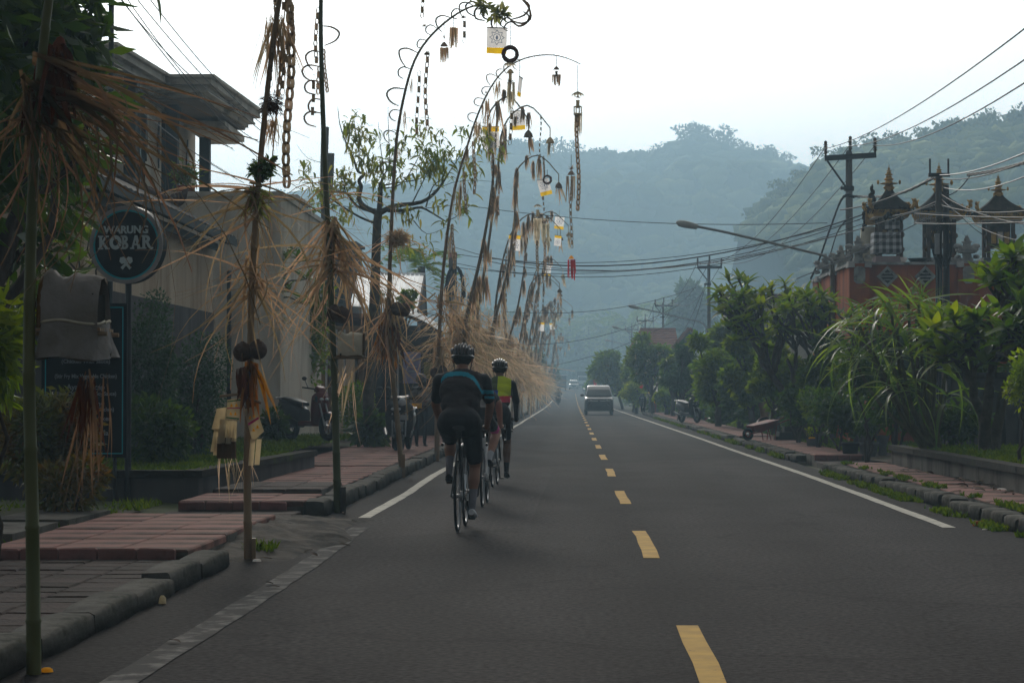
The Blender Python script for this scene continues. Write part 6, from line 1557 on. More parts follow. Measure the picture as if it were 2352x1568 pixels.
def pxtree(name, label, u, v, rp, Y, n, size, lm, k=9, base_u=None, flowers=0, seed=0, tr=.12, aspect=.45, shell=.5, base_z=.1, rr=.5):
    s = Y / FPX; c = at(u, v, Y); R = (rp[0] * s, rp[0] * s * .8, rp[1] * s); x = c.x if base_u is None else at(base_u, v, Y).x
    return tree(name, label, (x, Y, base_z), blob_clumps(c, R, k, min(R) * rr, seed, .8), n, size, lm, tr=tr, flowers=flowers, aspect=aspect, shell=shell, group='trees along the far kerb')
pxtree('hedge_tree', 'bushy green tree behind the parked scooter', 1650, 840, (82, 105), 74, 7500, .20, leaf_mid, 12, 1650, 0, 1)
pxtree('hedge_tree', 'yellow flecked tree between the scooter and the wheelbarrow', 1722, 850, (70, 110), 66, 6500, .20, leaf_mid, 12, 1730, 0, 2)
pxtree('hedge_tree', 'darker low tree behind the sacks on the verge', 1690, 905, (65, 50), 70, 3600, .17, leaf_dark, 10, 1700, 0, 3)
pxtree('hedge_tree', 'small round tree with light shoots above the red motorcycle', 1765, 800, (50, 60), 60, 3000, .20, leaf_lite, 9, 1780, 0, 4)
pxtree('conical_tree', 'dense dark green feathery clump beyond the scooter', 1570, 862, (52, 75), 92, 7000, .20, leaf_box, 12, 1560, 0, 5, aspect=.15)
pxtree('flowering_tree', 'round frangipani crown dotted with white flowers', 1488, 825, (58, 68), 120, 6800, .26, leaf_mid, 14, 1500, 70, 6)
pxtree('roadside_tree', 'lower flowering bush before the white sheet house', 1545, 845, (45, 32), 106, 2600, .22, leaf_mid, 8, 1545, 25, 7)
pxtree('roadside_tree', 'pale hazy tree overhanging the far kerb', 1408, 855, (56, 58), 168, 5200, .34, leaf_mid, 12, 1430, 10, 8)
pxtree('roadside_tree', 'green tree just behind the dark oncoming car', 1450, 865, (45, 58), 142, 4200, .30, leaf_mid, 12, 1455, 0, 9)
pxtree('roadside_tree', 'light bush beside the red bin', 1530, 915, (32, 40), 112, 2200, .20, leaf_lite, 7, 1530, 0, 10)
pxtree('roadside_tree', 'feathery light bush behind the distant scooter', 1462, 905, (32, 30), 132, 1800, .26, leaf_lite, 7, 1462, 0, 11, aspect=.2)
pxtree('roadside_tree', 'farthest tree closing the far kerb', 1372, 868, (26, 40), 250, 2200, .5, leaf_mid, 8, 1385, 0, 12)
pxtree('big_tree', 'large hazy dark tree behind the second power pole', 1590, 715, (62, 58), 300, 5200, .9, leaf_dark, 16, 1600, 0, 13, .5)
pxtree('big_tree', 'hazy broad tree behind the tiled roofs', 1545, 760, (50, 45), 340, 3600, .9, leaf_dark, 12, 1545, 0, 14, .4)
pxtree('roadside_tree', 'hazy dark tree behind the brown pole skirts', 1225, 850, (38, 48), 190, 3600, .42, leaf_dark, 10, 1215, 0, 15)
pxtree('roadside_tree', 'green tree behind the dark cable pole', 1075, 770, (50, 60), 92, 3600, .26, leaf_mid, 11, 1080, 0, 16)
pxtree('roadside_tree', 'dim tree behind the first riders helmet', 1130, 840, (55, 60), 120, 3600, .3, leaf_dark, 11, 1130, 0, 17)
pxtree('roadside_tree', 'faint tree behind the last brown poles', 1262, 868, (26, 30), 290, 1800, .6, leaf_dark, 8, 1262, 0, 18)
pxtree('roadside_tree', 'small leafy tree growing before the white sheet roof', 866, 682, (13, 20), 58, 300, .12, leaf_dark, 5, 872, 0, 19)
pxtree('roadside_tree', 'young tree hiding the middle of the white sheet roof', 938, 680, (18, 26), 57.5, 420, .14, leaf_mid, 4, 930, 0, 20)
for k, (u, v, rp, Y) in enumerate(((1330, 800, (60, 70), 520), (1400, 790, (60, 60), 540), (1470, 780, (50, 55), 500), (1265, 800, (45, 70), 530), (1195, 790, (55, 80), 460), (1100, 760, (60, 70), 430), (1700, 740, (60, 50), 430), (1310, 858, (30, 22), 500))):
    pxtree('distant_tree', ('pale blue tree mass in the haze over the road end', 'hazy tree crown at the foot of the hill', 'hazy tree crown above the far roofs', 'hazy tree crown over the last bamboo poles', 'hazy tree crown behind the bamboo row', 'hazy tree crown behind the cable poles', 'hazy tree crown behind the frangipani', 'low hazy tree behind the oncoming truck')[k], u, v, rp, Y, 2600, 1.3, leaf_dark, 12, None, 0, 30 + k, .4)
PALM = [blade('p', 1.0, .16, c, 6, .5, 'taper', 0) for c in (.9, 1.4)]
def palm(label, u, v, Y, ln, base_z=0.0, n=16):
    h = at(u, v, Y); t = thing('palm_tree', label, 'palm tree', (h.x, Y, base_z), 'palm trees in the haze'); m = MB(); m.tube(smoothpath([(h.x + .3, Y, base_z), (h.x + .15, Y, h.z * .5), h]), [.2] * 5 + [.13] * 4, 7); m.build('trunk', bark, t)
    V = []; F = []; k = 0
    for i in range(n):
        az = i * 2.4; M_ = aim(az, uni(-.4, 1.2)); Ln = ln * uni(.8, 1.1); sp, _ = blade('s', Ln, .06, 1.4, 8, 0)
        for j in range(3, 26, 3):
            c = sp[j]
            for sd in (-1, 1):
                for q in range(2):
                    b = np.array([c[0] + q * Ln * .06, c[1], c[2]]); e = b + np.array([Ln * .14, sd * Ln * .20, -Ln * .13]); w = np.array([Ln * .03, 0, 0])
                    V.append(np.array([b - w, b + w, e]) @ np.array(M_).T); F.append([k, k + 1, k + 2]); k += 3
        
    put('fronds', mesh_np('fronds', np.concatenate(V) + np.array(h - WL[t.name]), np.array(F)), leaf_mid, t)['kind'] = 'stuff'
palm('palm crown behind the white sheet roof', 968, 612, 78, 1.5)
palm('pale palm over the road end', 1352, 742, 500, 6.9); palm('pale palm beside the street lamp head', 1445, 745, 480, 7.1); palm('pale palm left of the road end palm', 1305, 752, 520, 6.8); palm('pale palm above the faint lamp', 1405, 752, 500, 6.8); palm('pale palm by the second power pole', 1500, 700, 420, 5.6)
for k, (u, v, rp, Y, n, sz, lm) in enumerate(((1895, 850, (60, 110), 48.5, 3600, .15, leaf_dark), (1965, 860, (55, 100), 47, 3200, .15, leaf_mid), (2055, 840, (70, 110), 46, 3800, .15, leaf_dark), (2150, 840, (70, 110), 45, 3800, .15, leaf_dark), (2240, 830, (70, 100), 44, 3400, .15, leaf_mid), (2330, 830, (60, 120), 43, 3400, .15, leaf_dark))):
    pxtree('hedge_shrub', 'tall leafy shrub screening the orange terrace wall ' + ('at its corner', 'below the check cloth shrine', 'under the diamond openings', 'behind the short concrete pole', 'below the white plaque', 'nearest the picture edge')[k], u, v, rp, Y, n, sz, lm, 12, None, 0, 50 + k, .06, .4, .5, .1, .6)
for k, (Y, x, r, h, lm) in enumerate(((57, 6.2, .9, .8, leaf_dark), (62, 6.3, .9, .9, leaf_mid), (68, 6.0, .9, .9, leaf_dark), (74, 6.3, 1.0, 1.0, leaf_mid), (81, 5.9, .9, 1.0, leaf_dark), (88, 6.1, 1.0, 1.1, leaf_mid), (97, 5.9, 1.0, 1.1, leaf_dark), (106, 6.2, 1.1, 1.2, leaf_mid), (116, 6.0, 1.0, 1.1, leaf_dark), (127, 5.9, 1.1, 1.2, leaf_mid), (140, 6.0, 1.2, 1.3, leaf_dark), (156, 5.8, 1.3, 1.4, leaf_mid), (175, 5.7, 1.4, 1.5, leaf_dark), (200, 5.6, 1.5, 1.7, leaf_mid))):
    shrub('hedge_shrub', 'leafy hedge bush filling the gap ' + ('behind the stone steps', 'beside the red motorcycle', 'beside the cut stump', 'behind the parked scooter', 'beyond the parked scooter', 'before the sacks', 'beyond the sacks', 'under the sheet house', 'before the red bin', 'behind the street shrine', 'under the tiled house', 'below the flowering crown', 'behind the oncoming car', 'at the hazy end of the kerb')[k], (x, Y, h * .75), (r, r, h), 2600, .13 + Y * .0012, lm, .05, bumps=4, shell=.4)
pxtree('hedge_shrub', 'dense bright bush filling the space under the broad frangipani', 1790, 860, (75, 85), 57, 5600, .15, leaf_mid, 12, None, 0, 61, .06)
pxtree('hedge_shrub', 'dense dark bush at the foot of the broad frangipani', 1860, 890, (60, 70), 54, 4200, .14, leaf_dark, 10, None, 0, 62, .06)
pxtree('hedge_shrub', 'tall bright hedge mass behind the tree above the scooter', 1690, 790, (70, 80), 82, 5600, .2, leaf_mid, 12, None, 0, 63, .06)
# houses beyond the trees
Y = 150
a, b, c_, d = at(1470, 757, Y + 4), at(1552, 757, Y + 4), at(1560, 800, Y), at(1440, 806, Y)
t = thing('tiled_house', 'house with a long red tiled roof above the flowering tree', 'house', (a.x, Y, 0))
n = 9
for k in range(n):
    e0, e1, f0, f1 = a.lerp(d, k / n), b.lerp(c_, k / n), a.lerp(d, (k + 1.15) / n), b.lerp(c_, (k + 1.15) / n); m = MB(); m.prism([e0, e1, f1 + Vector((0, -.03, .05)), f0 + Vector((0, -.03, .05))], (0, .04, -.06)); m.build('tile_course', tile_red, t)
m = MB(); m.box(((a.x + b.x) / 2, Y + 3, d.z / 2), (b.x - a.x, 4, d.z)); m.build('wall', cream, t)
m = MB(); m.tube([a, b], .14, 6); m.build('ridge', tile_red, t)
Y = 142
p0, p1, p2 = at(1545, 800, Y), at(1583, 756, Y), at(1628, 800, Y); t = thing('gabled_house', 'house with a dark gable and red ridge tiles beside the second power pole', 'house', (p0.x, Y, 0))
m = MB(); m.prism([p0, p1, p2], (0, 6, 0)); m.build('gable', thatch, t)
for k in range(6):
    m = MB(); x0, x1 = p0.lerp(p1, k / 6), p2.lerp(p1, k / 6); m.box(((x0.x + x1.x) / 2, Y - .04, x0.z + .08), (x1.x - x0.x, .07, .1)); m.build('gable_board', thatch, t)
for a, b in ((p0, p1), (p1, p2)): m = MB(); m.tube([a + Vector((0, -.05, .05)), b + Vector((0, -.05, .05))], .14, 6); m.build('ridge_tile', tile_red, t)
m = MB(); m.box(((p0.x + p2.x) / 2, Y + 3, p0.z / 2), (p2.x - p0.x - .6, 5.6, p0.z)); m.build('wall', cream_st, t)
Y = 118
P = [at(u, v, Y) for u, v in ((1556, 815), (1566, 803), (1580, 797), (1597, 784), (1622, 784), (1622, 830), (1556, 830))]
t = thing('sheet_house', 'pale corrugated sheet gable between the trees below the dark gable', 'house', (P[0].x, Y, 0))
m = MB(); m.prism([(p.x, p.y, p.z) for p in P], (0, 3, 0)); m.build('wall', metal_w, t)
for k in range(12): m = MB(); x = P[0].x + (P[4].x - P[0].x) * (k + .5) / 12; zt = np.interp(x, [p.x for p in P[:5]], [p.z for p in P[:5]]); m.box((x, Y - .03, (zt + P[6].z) / 2), (.05, .05, zt - P[6].z)); m.build('sheet_rib', metal_w, t)
m = MB(); m.tube([p + Vector((0, -.05, .04)) for p in P[:5]], .05, 5); m.build('edge_trim', metal_w, t)
# house glimpsed through the frangipani
a = at(1690, 690, 84); t = thing('plaster_house', 'pale house with barred window glimpsed through the frangipani leaves', 'house', (a.x, 84, 0)); m = MB(); m.box((a.x + 1.6, 85, a.z / 2), (4.0, 2, a.z)); m.build('wall', cream, t)
m = MB(); m.box((a.x + 1.6, 84.9, a.z + .12), (4.6, 2.6, .24), 0, 0, None, .8); m.build('roof', tile_dk, t); f = MB(); f.box((a.x + 1.0, 83.97, a.z - .7), (1.2, .08, .8)); fo = f.build('window', cloth_w, t)
for q in range(7): g_ = MB(); g_.box((a.x + .5 + q * .17, 83.92, a.z - .7), (.03, .03, .74)); g_.build('bar', steel_dk, fo)
# grey carved garden wall
t = thing('garden_wall', 'grey carved garden wall with framed panels behind the twin trunk tree', 'wall', (6.5, 38, 0))
zt = at(2280, 862, 38).z; m = MB(); m.box((8.6, 38.1, zt / 2), (4.4, .2, zt - .08)); m.build('wall', gwall, t); m = MB(); m.box((8.6, 38.08, zt), (4.5, .34, .1)); m.build('coping', mossy, t)
x = 6.55
while x < 10.4:
    m = MB(); m.box((x, 37.95, zt / 2), (.16, .14, zt - .1)); m.build('pier', gwall, t)
    for z0, z1, in ((.35, zt - .25),):
        for (cx, cz, w, h) in ((x + .45, z0, .6, .05), (x + .45, z1, .6, .05), (x + .17, (z0 + z1) / 2, .05, z1 - z0), (x + .73, (z0 + z1) / 2, .05, z1 - z0)): m = MB(); m.box((cx, 37.97, cz), (w, .05, h)); m.build('panel_frame', gwall, t)
    x += .9
# pots, table, small things on the kerbside
def potplant(label, c, r, h, m, foliage=None, rim=True):
    t = thing('plant_pot', label, 'plant pot', c); b = MB(); b.lathe([(r * .62, 0), (r * .85, h * .35), (r * .96, h * .8), (r * 1.06, h * .82), (r * 1.06, h), (r * .9, h), (r * .88, h * .9)], c, 16); b.build('pot', m, t)
    b = MB(); b.lathe([(.001, h * .88), (r * .87, h * .885)], c, 12); b.build('earth', soil, t)
    if foliage:
        rr, hh, n, sz, lm = foliage; b = MB(); 
        for q in range(4): limb(b, Vector(c) + Vector((0, 0, h * .85)), Vector(c) + Vector((uni(-rr, rr) * .6, uni(-rr, rr) * .5, h + hh * uni(.6, 1.2))), .02, .008, .1, 5)
        b.build('stem', bark, t); crown('foliage', [((c[0], c[1], c[2] + h + hh * .75), (rr, rr, hh * .6))], n, sz, lm, t, .15, .4, .3, c)
    return t
g = gd(1995, 1052, .06); potplant('round grey stone pot with a leafy bush beside the planter end', (g.x, g.y, .06), .185, .30, stone_p, (.26, .42, 420, .11, leaf_dark))
g = gd(1960, 1057, .05); potplant('black square sided pot beside the grey stone pot', (g.x - .03, g.y + .2, .05), .16, .33, terra)
g = at(1998, 966, 43); t = thing('stone_table', 'round grey stone garden table behind the pots', 'table', (g.x, 43, .05)); b = MB(); b.lathe([(.28, 0), (.31, .015), (.31, .045), (.27, .06)], (g.x, 43, g.z - .03), 20); b.build('table_top', stone_p, t); b = MB(); b.lathe([(.16, 0), (.09, .12), (.08, .5), (.14, g.z - .09)], (g.x, 43, .05), 12); b.build('pedestal', stone_p, t)
g = at(2027, 998, 42.3); t = thing('stone_stool', 'low grey stone stool next to the garden table', 'stool', (g.x, 42.3, .05)); b = MB(); b.lathe([(.09, 0), (.07, .2), (.13, g.z - .1), (.14, g.z - .06)], (g.x, 42.3, .05), 12); b.build('seat', stone_p, t)
g = at(1865, 1000, 47); potplant('pale grey pot topped with yellow petals by the speckled bush', (g.x, 47, .06), .12, .26, stone_p, (.14, .2, 160, .06, leaf_lite)); b = MB(); b.ell((g.x, 46.97, .33), (.08, .08, .03), 8, 5); solo(b, 'petal_offering', cloth_y, 'heap of orange yellow petals on the pale grey pot', 'offering')
t = thing('stone_steps', 'dark mossy stone block steps between wheelbarrow and bush', 'steps', (5.25, 53.5, .05))
for x, y, w, l, h in ((5.35, 53.2, .9, .7, .30), (5.55, 53.9, .9, .7, .42), (4.98, 53.0, .3, .5, .2)): b = MB(); b.box((x, y, .05 + h / 2), (w, l, h), uni(-.05, .05), 0, None, .94); b.build('stone_block', mossy, t)
g = at(1757, 955, 66); t = thing('tree_stump', 'pale cut tree stump leaning behind the red wheelbarrow', 'stump', (g.x, 66, .05)); b = MB(); b.tube(smoothpath([(g.x + .12, 66, .0), (g.x + .03, 66, .5), (g.x - .06, 66, at(0, 922, 66).z)]), [.20, .19, .17, .16, .15, .15, .15, .15, .14], 10); b.build('stump', M('cut_wood', (.24, .16, .09), (.18, .115, .065), 5, .9, .5, 25), t)
for k, (u, m_, lb) in enumerate(((1627, red_pt, 'dark red plastic sack on the grass verge'), (1638, bag_blue, 'blue and white sack beside the red one on the verge'))):
    g = at(u, 950, 92); t = thing('sack', lb, 'sack', (g.x, 92, .1), 'sacks on the grass verge'); b = MB(); b.ell((g.x, 92, .24), (.15, .14, .19), 10, 8); b.ell((g.x + .02, 92, .42), (.05, .05, .08), 7, 5); b.build('sack_body', m_, t)
g = at(1503, 946, 126); t = thing('litter_bin', 'small red bin with yellow contents beside the pavement', 'bin', (g.x, 126, .16)); b = MB(); b.lathe([(.10, 0), (.13, .5), (.14, .52)], (g.x, 126, .16), 12); b.build('bin_body', plastic_rd, t); b = MB(); b.ell((g.x, 126, .72), (.12, .12, .07), 9, 5); b.build('contents', cloth_y, t)
g = at(1500, 946, 130); t = thing('street_shrine', 'small stone street shrine dressed in yellow and white cloth', 'shrine', (g.x, 130, .1)); b = MB(); b.box((g.x, 130, .55), (.55, .5, .95), 0, 0, None, .85); b.build('stone_base', stone_p, t)
b = MB(); b.box((g.x + .05, 130, 1.35), (.45, .42, .66), 0, 0, None, .9); b.build('white_cloth', cloth_w, t); b = MB(); b.box((g.x - .15, 129.77, 1.6), (.22, .06, .75)); b.build('yellow_cloth', cloth_y, t); b = MB(); b.lathe([(.5, 1.95), (.12, 2.4)], (g.x, 130, 0), 4, 0, None, False, .785); b.build('roof', thatch, t)
for u, v, lb, m_ in ((1471, 878, 'red cloth banner hanging beside the street shrine', red_fr), (1366, 876, 'hazy red banner leaning over the kerb behind the car', red_fr)):
    Y = 133 if u > 1400 else 210; g = at(u, v, Y); t = thing('cloth_banner', lb, 'banner', (g.x, Y, .1)); b = MB(); b.tube([(g.x, Y, .1), (g.x + .1, Y, g.z + .6)], .02, 5); b.build('staff', bam_tan, t); b = MB(); b.loft([[(g.x - .14 + .02 * q, Y - .03, g.z + .5 - q * .28), (g.x, Y - .07, g.z + .5 - q * .28), (g.x + .16, Y - .02, g.z + .46 - q * .28)] for q in range(4)], 0, True, False, False); b.build('cloth', m_, t)
# ------------------------------------------------------------------ people
def skinned(name, caps, mats, parent, vox=.012, smooth=4, paint=None, label=None):
    """one continuous body: tapered limbs [(p0, p1, r0, r1, material index)] fused into a single surface"""
    mb = MB()
    for p0, p1, r0, r1, mi in caps:
        p0, p1 = Vector(p0), Vector(p1)
        if (p1 - p0).length > 1e-3: mb.tube([p0, p1], [r0, r1], 12)
        mb.ell(p0, r0, 12, 8); mb.ell(p1, r1, 12, 8)
    me = mb.mesh('tmp'); tmp = link(bpy.data.objects.new('tmp', me))
    rm = tmp.modifiers.new('r', 'REMESH'); rm.mode = 'VOXEL'; rm.voxel_size = vox; rm.use_smooth_shade = True
    sm = tmp.modifiers.new('s', 'SMOOTH'); sm.factor = .5; sm.iterations = smooth
    out = bpy.data.meshes.new_from_object(tmp.evaluated_get(bpy.context.evaluated_depsgraph_get()))
    bpy.data.objects.remove(tmp); bpy.data.meshes.remove(me); out.name = name
    n = len(out.polygons); C = np.empty(n * 3); out.polygons.foreach_get('center', C); C = C.reshape(-1, 3)
    best = np.full(n, 1e9); mi_ = np.zeros(n, int)
    for p0, p1, r0, r1, mi in caps:
        a, b = np.array(p0, float), np.array(p1, float); ab = b - a; t = np.clip(((C - a) @ ab) / max(ab @ ab, 1e-9), 0, 1)
        d = np.linalg.norm(C - a - t[:, None] * ab, axis=1) - (r0 + (r1 - r0) * t)
        k = d < best; best[k] = d[k]; mi_[k] = mi
    if paint: mi_ = paint(C, mi_)
    out.materials.clear()
    for m in mats: out.materials.append(m)
    out.polygons.foreach_set('material_index', mi_.astype(np.int32)); out.polygons.foreach_set('use_smooth', np.ones(n, bool)); out.update()
    return put(name, out, None, parent)
def hand(caps, wrist, knuck, down, side, mi, gm=None, s=1.0):
    """palm, four curled fingers of different length and a thumb"""
    w, k, dn, sd = Vector(wrist), Vector(knuck), Vector(down).normalized(), Vector(side).normalized(); f = (k - w).normalized()
    for j in (-1, 0, 1): caps.append((w + sd * j * .012 * s, k + sd * j * .026 * s, .021 * s, .018 * s, gm if gm is not None else mi))
    for j, ln in ((-1.5, .85), (-.5, 1.0), (.5, 1.05), (1.5, .92)):
        a = k + sd * j * .021 * s; b = a + (f * .6 + dn * .7).normalized() * .036 * ln * s; c = b + (dn * .9 - f * .35).normalized() * .030 * ln * s
        caps.append((a, b, .0095 * s, .0088 * s, mi)); caps.append((b, c, .0088 * s, .0075 * s, mi))
    a = w.lerp(k, .35) - sd * .028 * s; b = a - sd * .02 * s + f * .03 * s; caps.append((a, b, .011 * s, .010 * s, mi)); caps.append((b, b + f * .022 * s + dn * .014 * s, .010 * s, .0085 * s, mi))
def head_caps(c, fwd, mi, s=1.0):
    c, f = Vector(c), Vector(fwd).normalized(); up = Vector((0, 0, 1)); sd = f.cross(up).normalized(); up = sd.cross(f)
    return [(c + up * .025 * s - f * .012 * s, c + up * .02 * s + f * .012 * s, .086 * s, .082 * s, mi), (c - up * .055 * s + f * .028 * s, c - up * .085 * s + f * .04 * s, .058 * s, .046 * s, mi),
            (c + f * .095 * s - up * .005 * s, c + f * .112 * s - up * .028 * s, .010 * s, .015 * s, mi), (c + sd * .088 * s - up * .01 * s, c + sd * .09 * s - up * .035 * s, .018 * s, .012 * s, mi), (c - sd * .088 * s - up * .01 * s, c - sd * .09 * s - up * .035 * s, .018 * s, .012 * s, mi)]
def face(parent, c, fwd, s=1.0):
    c, f = Vector(c), Vector(fwd).normalized(); sd = f.cross(Vector((0, 0, 1))).normalized(); up = sd.cross(f)
    for j in (-1, 1): m = MB(); m.ell(c + f * .088 * s + sd * j * .033 * s + up * .002 * s, (.012 * s, .012 * s, .008 * s), 8, 6); m.build('eye', hair_m, parent, False)
    m = MB(); m.ell(c + f * .088 * s - up * .062 * s, (.024 * s, .01 * s, .006 * s), 8, 5); m.build('mouth', red_pt, parent, False)
def bike_helmet(parent, c, fwd, shell, inner, s=1.0):
    c, f = Vector(c), Vector(fwd).normalized(); sd = f.cross(Vector((0, 0, 1))).normalized(); up = sd.cross(f); M_ = Matrix((sd, f, up)).transposed()
    m = MB(); m.ell(c + up * .045 * s, (.098 * s, .128 * s, .088 * s), 16, 10, 0, M_); hb_ = m.build('helmet', inner, parent, False)
    for k in range(-3, 4):
        x = k * .030 * s; P = []
        for i in range(11):
            a = math.radians(-8 + 196 * i / 10); q = math.sqrt(max(0, 1 - (x / (.106 * s)) ** 2)); P.append(c + M_ @ Vector((x * 1.05, -.138 * s * math.cos(a) * (.75 + .25 * q), .04 * s + .104 * s * math.sin(a) * q)))
        m = MB(); m.tube(P, [.006 * s] + [.0125 * s] * 9 + [.006 * s], 6); m.build('helmet_rib', shell, hb_, False)
    P = [c + M_ @ Vector((.102 * s * math.cos(a), .132 * s * math.sin(a), .018 * s)) for a in [2 * math.pi * i / 20 for i in range(21)]]
    m = MB(); m.tube(P, .012 * s, 6, cap=False); m.build('helmet_rim', inner, hb_, False)
    for j in (-1, 1): m = MB(); m.tube([c + M_ @ Vector((j * .092 * s, -.02 * s, .01 * s)), c + M_ @ Vector((j * .075 * s, .03 * s, -.10 * s))], .005 * s, 4); m.build('strap', inner, hb_, False)
def round_helmet(parent, c, fwd, shell, s=1.0, visor=True):
    c, f = Vector(c), Vector(fwd).normalized(); sd = f.cross(Vector((0, 0, 1))).normalized(); up = sd.cross(f); M_ = Matrix((sd, f, up)).transposed()
    m = MB(); m.lathe([(.120 * s, -.03 * s), (.132 * s, .03 * s), (.122 * s, .09 * s), (.08 * s, .135 * s), (.02 * s, .15 * s)], c, 16, 0, M_); h = m.build('helmet', shell, parent, False)
    if visor: m = MB(); m.tube([c + M_ @ Vector((.11 * s * math.sin(a), .11 * s * math.cos(a) + .03 * s, -.01 * s)) for a in [-.9 + 1.8 * i / 8 for i in range(9)]], .014 * s, 6); m.build('visor_edge', glassd, h, False)
def shoe(parent, heel, toe, m, name='shoe', s=1.0):
    h, t = Vector(heel), Vector(toe); mb = MB(); d = (t - h).normalized(); sd = d.cross(Vector((0, 0, 1))).normalized(); up = sd.cross(d); L_ = (t - h).length
    rings = []
    for q, w, hh in ((0, .026, .05), (.12, .034, .062), (.35, .036, .060), (.6, .044, .045), (.85, .042, .034), (1, .022, .022)):
        p = h + d * L_ * q; rings.append([p + sd * w * s * math.cos(a) + up * (hh * s * .5 + hh * s * .55 * math.sin(a)) for a in [2 * math.pi * i / 10 for i in range(10)]])
    mb.loft(rings); so = mb.build(name, m, parent, False); mb = MB(); mb.box(h.lerp(t, .5) + up * -.004, (L_ * .9, .05 * s, .012)); return so

# ------------------------------------------------------------------ racing bicycles and their riders
def wheel(parent, c, r, tw, name='wheel', spokes=20, rimw=.022, axis='x', rimm=alloy, hubr=.02):
    c = Vector(c); P = [c + Vector((0, r * math.cos(a), r * math.sin(a))) for a in [2 * math.pi * i / 28 for i in range(29)]]
    m = MB(); m.tube([p for p in P], tw, 8, cap=False); ty = m.build(name, rubber, parent, False)
    m = MB(); q = r - tw * 1.1; m.tube([c + (p - c) * ((q - rimw * .4) / r) for p in P], rimw * .5, 6, cap=False); m.build('rim', rimm, ty, False)
    m = MB(); m.tube([c - Vector((.05, 0, 0)), c + Vector((.05, 0, 0))], hubr, 8); m.build('hub', alloy, ty, False)
    m = MB()
    for i in range(spokes):
        a = 2 * math.pi * i / spokes; m.tube([c + Vector((.02 * (-1) ** i, hubr * math.cos(a), hubr * math.sin(a))), c + Vector((0, q * math.cos(a + .12), q * math.sin(a + .12)))], .0016 if spokes > 8 else .012, 3, cap=False)
    m.build('spokes', alloy, ty, False)['kind'] = 'stuff'
    return ty
def bicycle(label, loc, rz, fm, right_down=True, bar_z=.92):
    t = thing('racing_bicycle', label, 'bicycle', loc, 'racing bicycles on the road', rz)
    wheel(t, (0, 0, .335), .323, .013); wheel(t, (0, .98, .335), .323, .013)
    T_ = lambda pts, r, n='frame_tube', mm=None: (lambda m: (m.tube([Vector(p) for p in pts], r, 8), m.build(n, mm or fm, t, False)))(MB())
    bb, st, hd, hl = (0, .405, .275), (0, .255, .78), (0, .84, .80), (0, .87, .66)
    T_([bb, st], .017); T_([bb, hl], .021); T_([st, hd], .017); T_([hd, hl], .020)
    for s in (-1, 1):
        T_([(s * .05, .405, .275), (s * .06, .01, .335)], .009, 'chain_stay'); T_([(s * .02, .25, .76), (s * .06, .01, .335)], .008, 'seat_stay'); T_([(s * .03, .875, .64), (s * .05, .98, .335)], .011, 'fork_blade')
    T_([st, (0, .215, .93)], .014, 'seat_post', frame_bk)
    m = MB(); m.loft([[(w * math.cos(a), y, .955 + hgt * math.sin(a) + dz) for a in [2 * math.pi * i / 10 for i in range(10)]] for y, w, hgt, dz in ((.08, .055, .02, .01), (.11, .075, .026, .006), (.17, .065, .024, 0), (.26, .028, .02, 0), (.34, .018, .014, -.003))]); m.build('saddle', plastic_bk, t, False)
    m = MB(); m.box((0, .12, .90), (.05, .09, .07)); m.build('saddle_bag', blackcl, t, False)
    T_([hd, (0, .86, bar_z - .02), (0, .90, bar_z)], .014, 'stem', frame_bk)
    for s in (-1, 1):
        P = smoothpath([(0, .90, bar_z), (s * .17, .90, bar_z), (s * .205, .95, bar_z), (s * .21, 1.0, bar_z - .04), (s * .212, .97, bar_z - .12), (s * .215, .86, bar_z - .13)]); m = MB(); m.tube(P, .014, 8); m.build('handlebar', frame_bk, t, False)
        m = MB(); m.tube([(s * .207, .96, bar_z), (s * .207, 1.01, bar_z + .035), (s * .207, 1.03, bar_z + .05)], [.017, .018, .014], 7); m.tube([(s * .21, 1.02, bar_z), (s * .212, 1.0, bar_z - .10)], .006, 5); m.build('brake_hood', rubber, t, False)
    m = MB(); m.lathe([(.085, -.003), (.085, .003)], (.05, .405, .275), 24, 0, Matrix.Rotation(math.pi / 2, 3, 'Y')); m.build('chainring', alloy, t, False)
    for s in (-1, 1):
        d = -1 if (s > 0) == right_down else 1; m = MB(); m.tube([(s * .06, .405, .275), (s * .075, .415, .275 + d * .17)], [.013, .010], 6); m.build('crank_arm', frame_bk, t, False); m = MB(); m.box((s * .105, .415, .275 + d * .17), (.06, .07, .018)); m.build('pedal', steel_dk, t, False)
    m = MB(); m.lathe([(.05, -.012), (.05, .012)], (.035, 0, .335), 16, 0, Matrix.Rotation(math.pi / 2, 3, 'Y')); m.build('cassette', alloy, t, False)
    m = MB(); m.box((.05, .0, .24), (.02, .03, .12)); m.ell((.05, .03, .17), (.01, .03, .03), 8, 5); m.build('derailleur', frame_bk, t, False)
    for zz in (.325, .185): m = MB(); m.tube([(.052, .0, .335 + (zz - .275) * .5), (.052, .405, zz)], .004, 4); m.build('chain_run', steel_dk, t, False)
    m = MB(); m.tube([(0, .58, .36), (0, .68, .50)], .036, 9); m.build('bottle', lens_m, t, False)
    return t
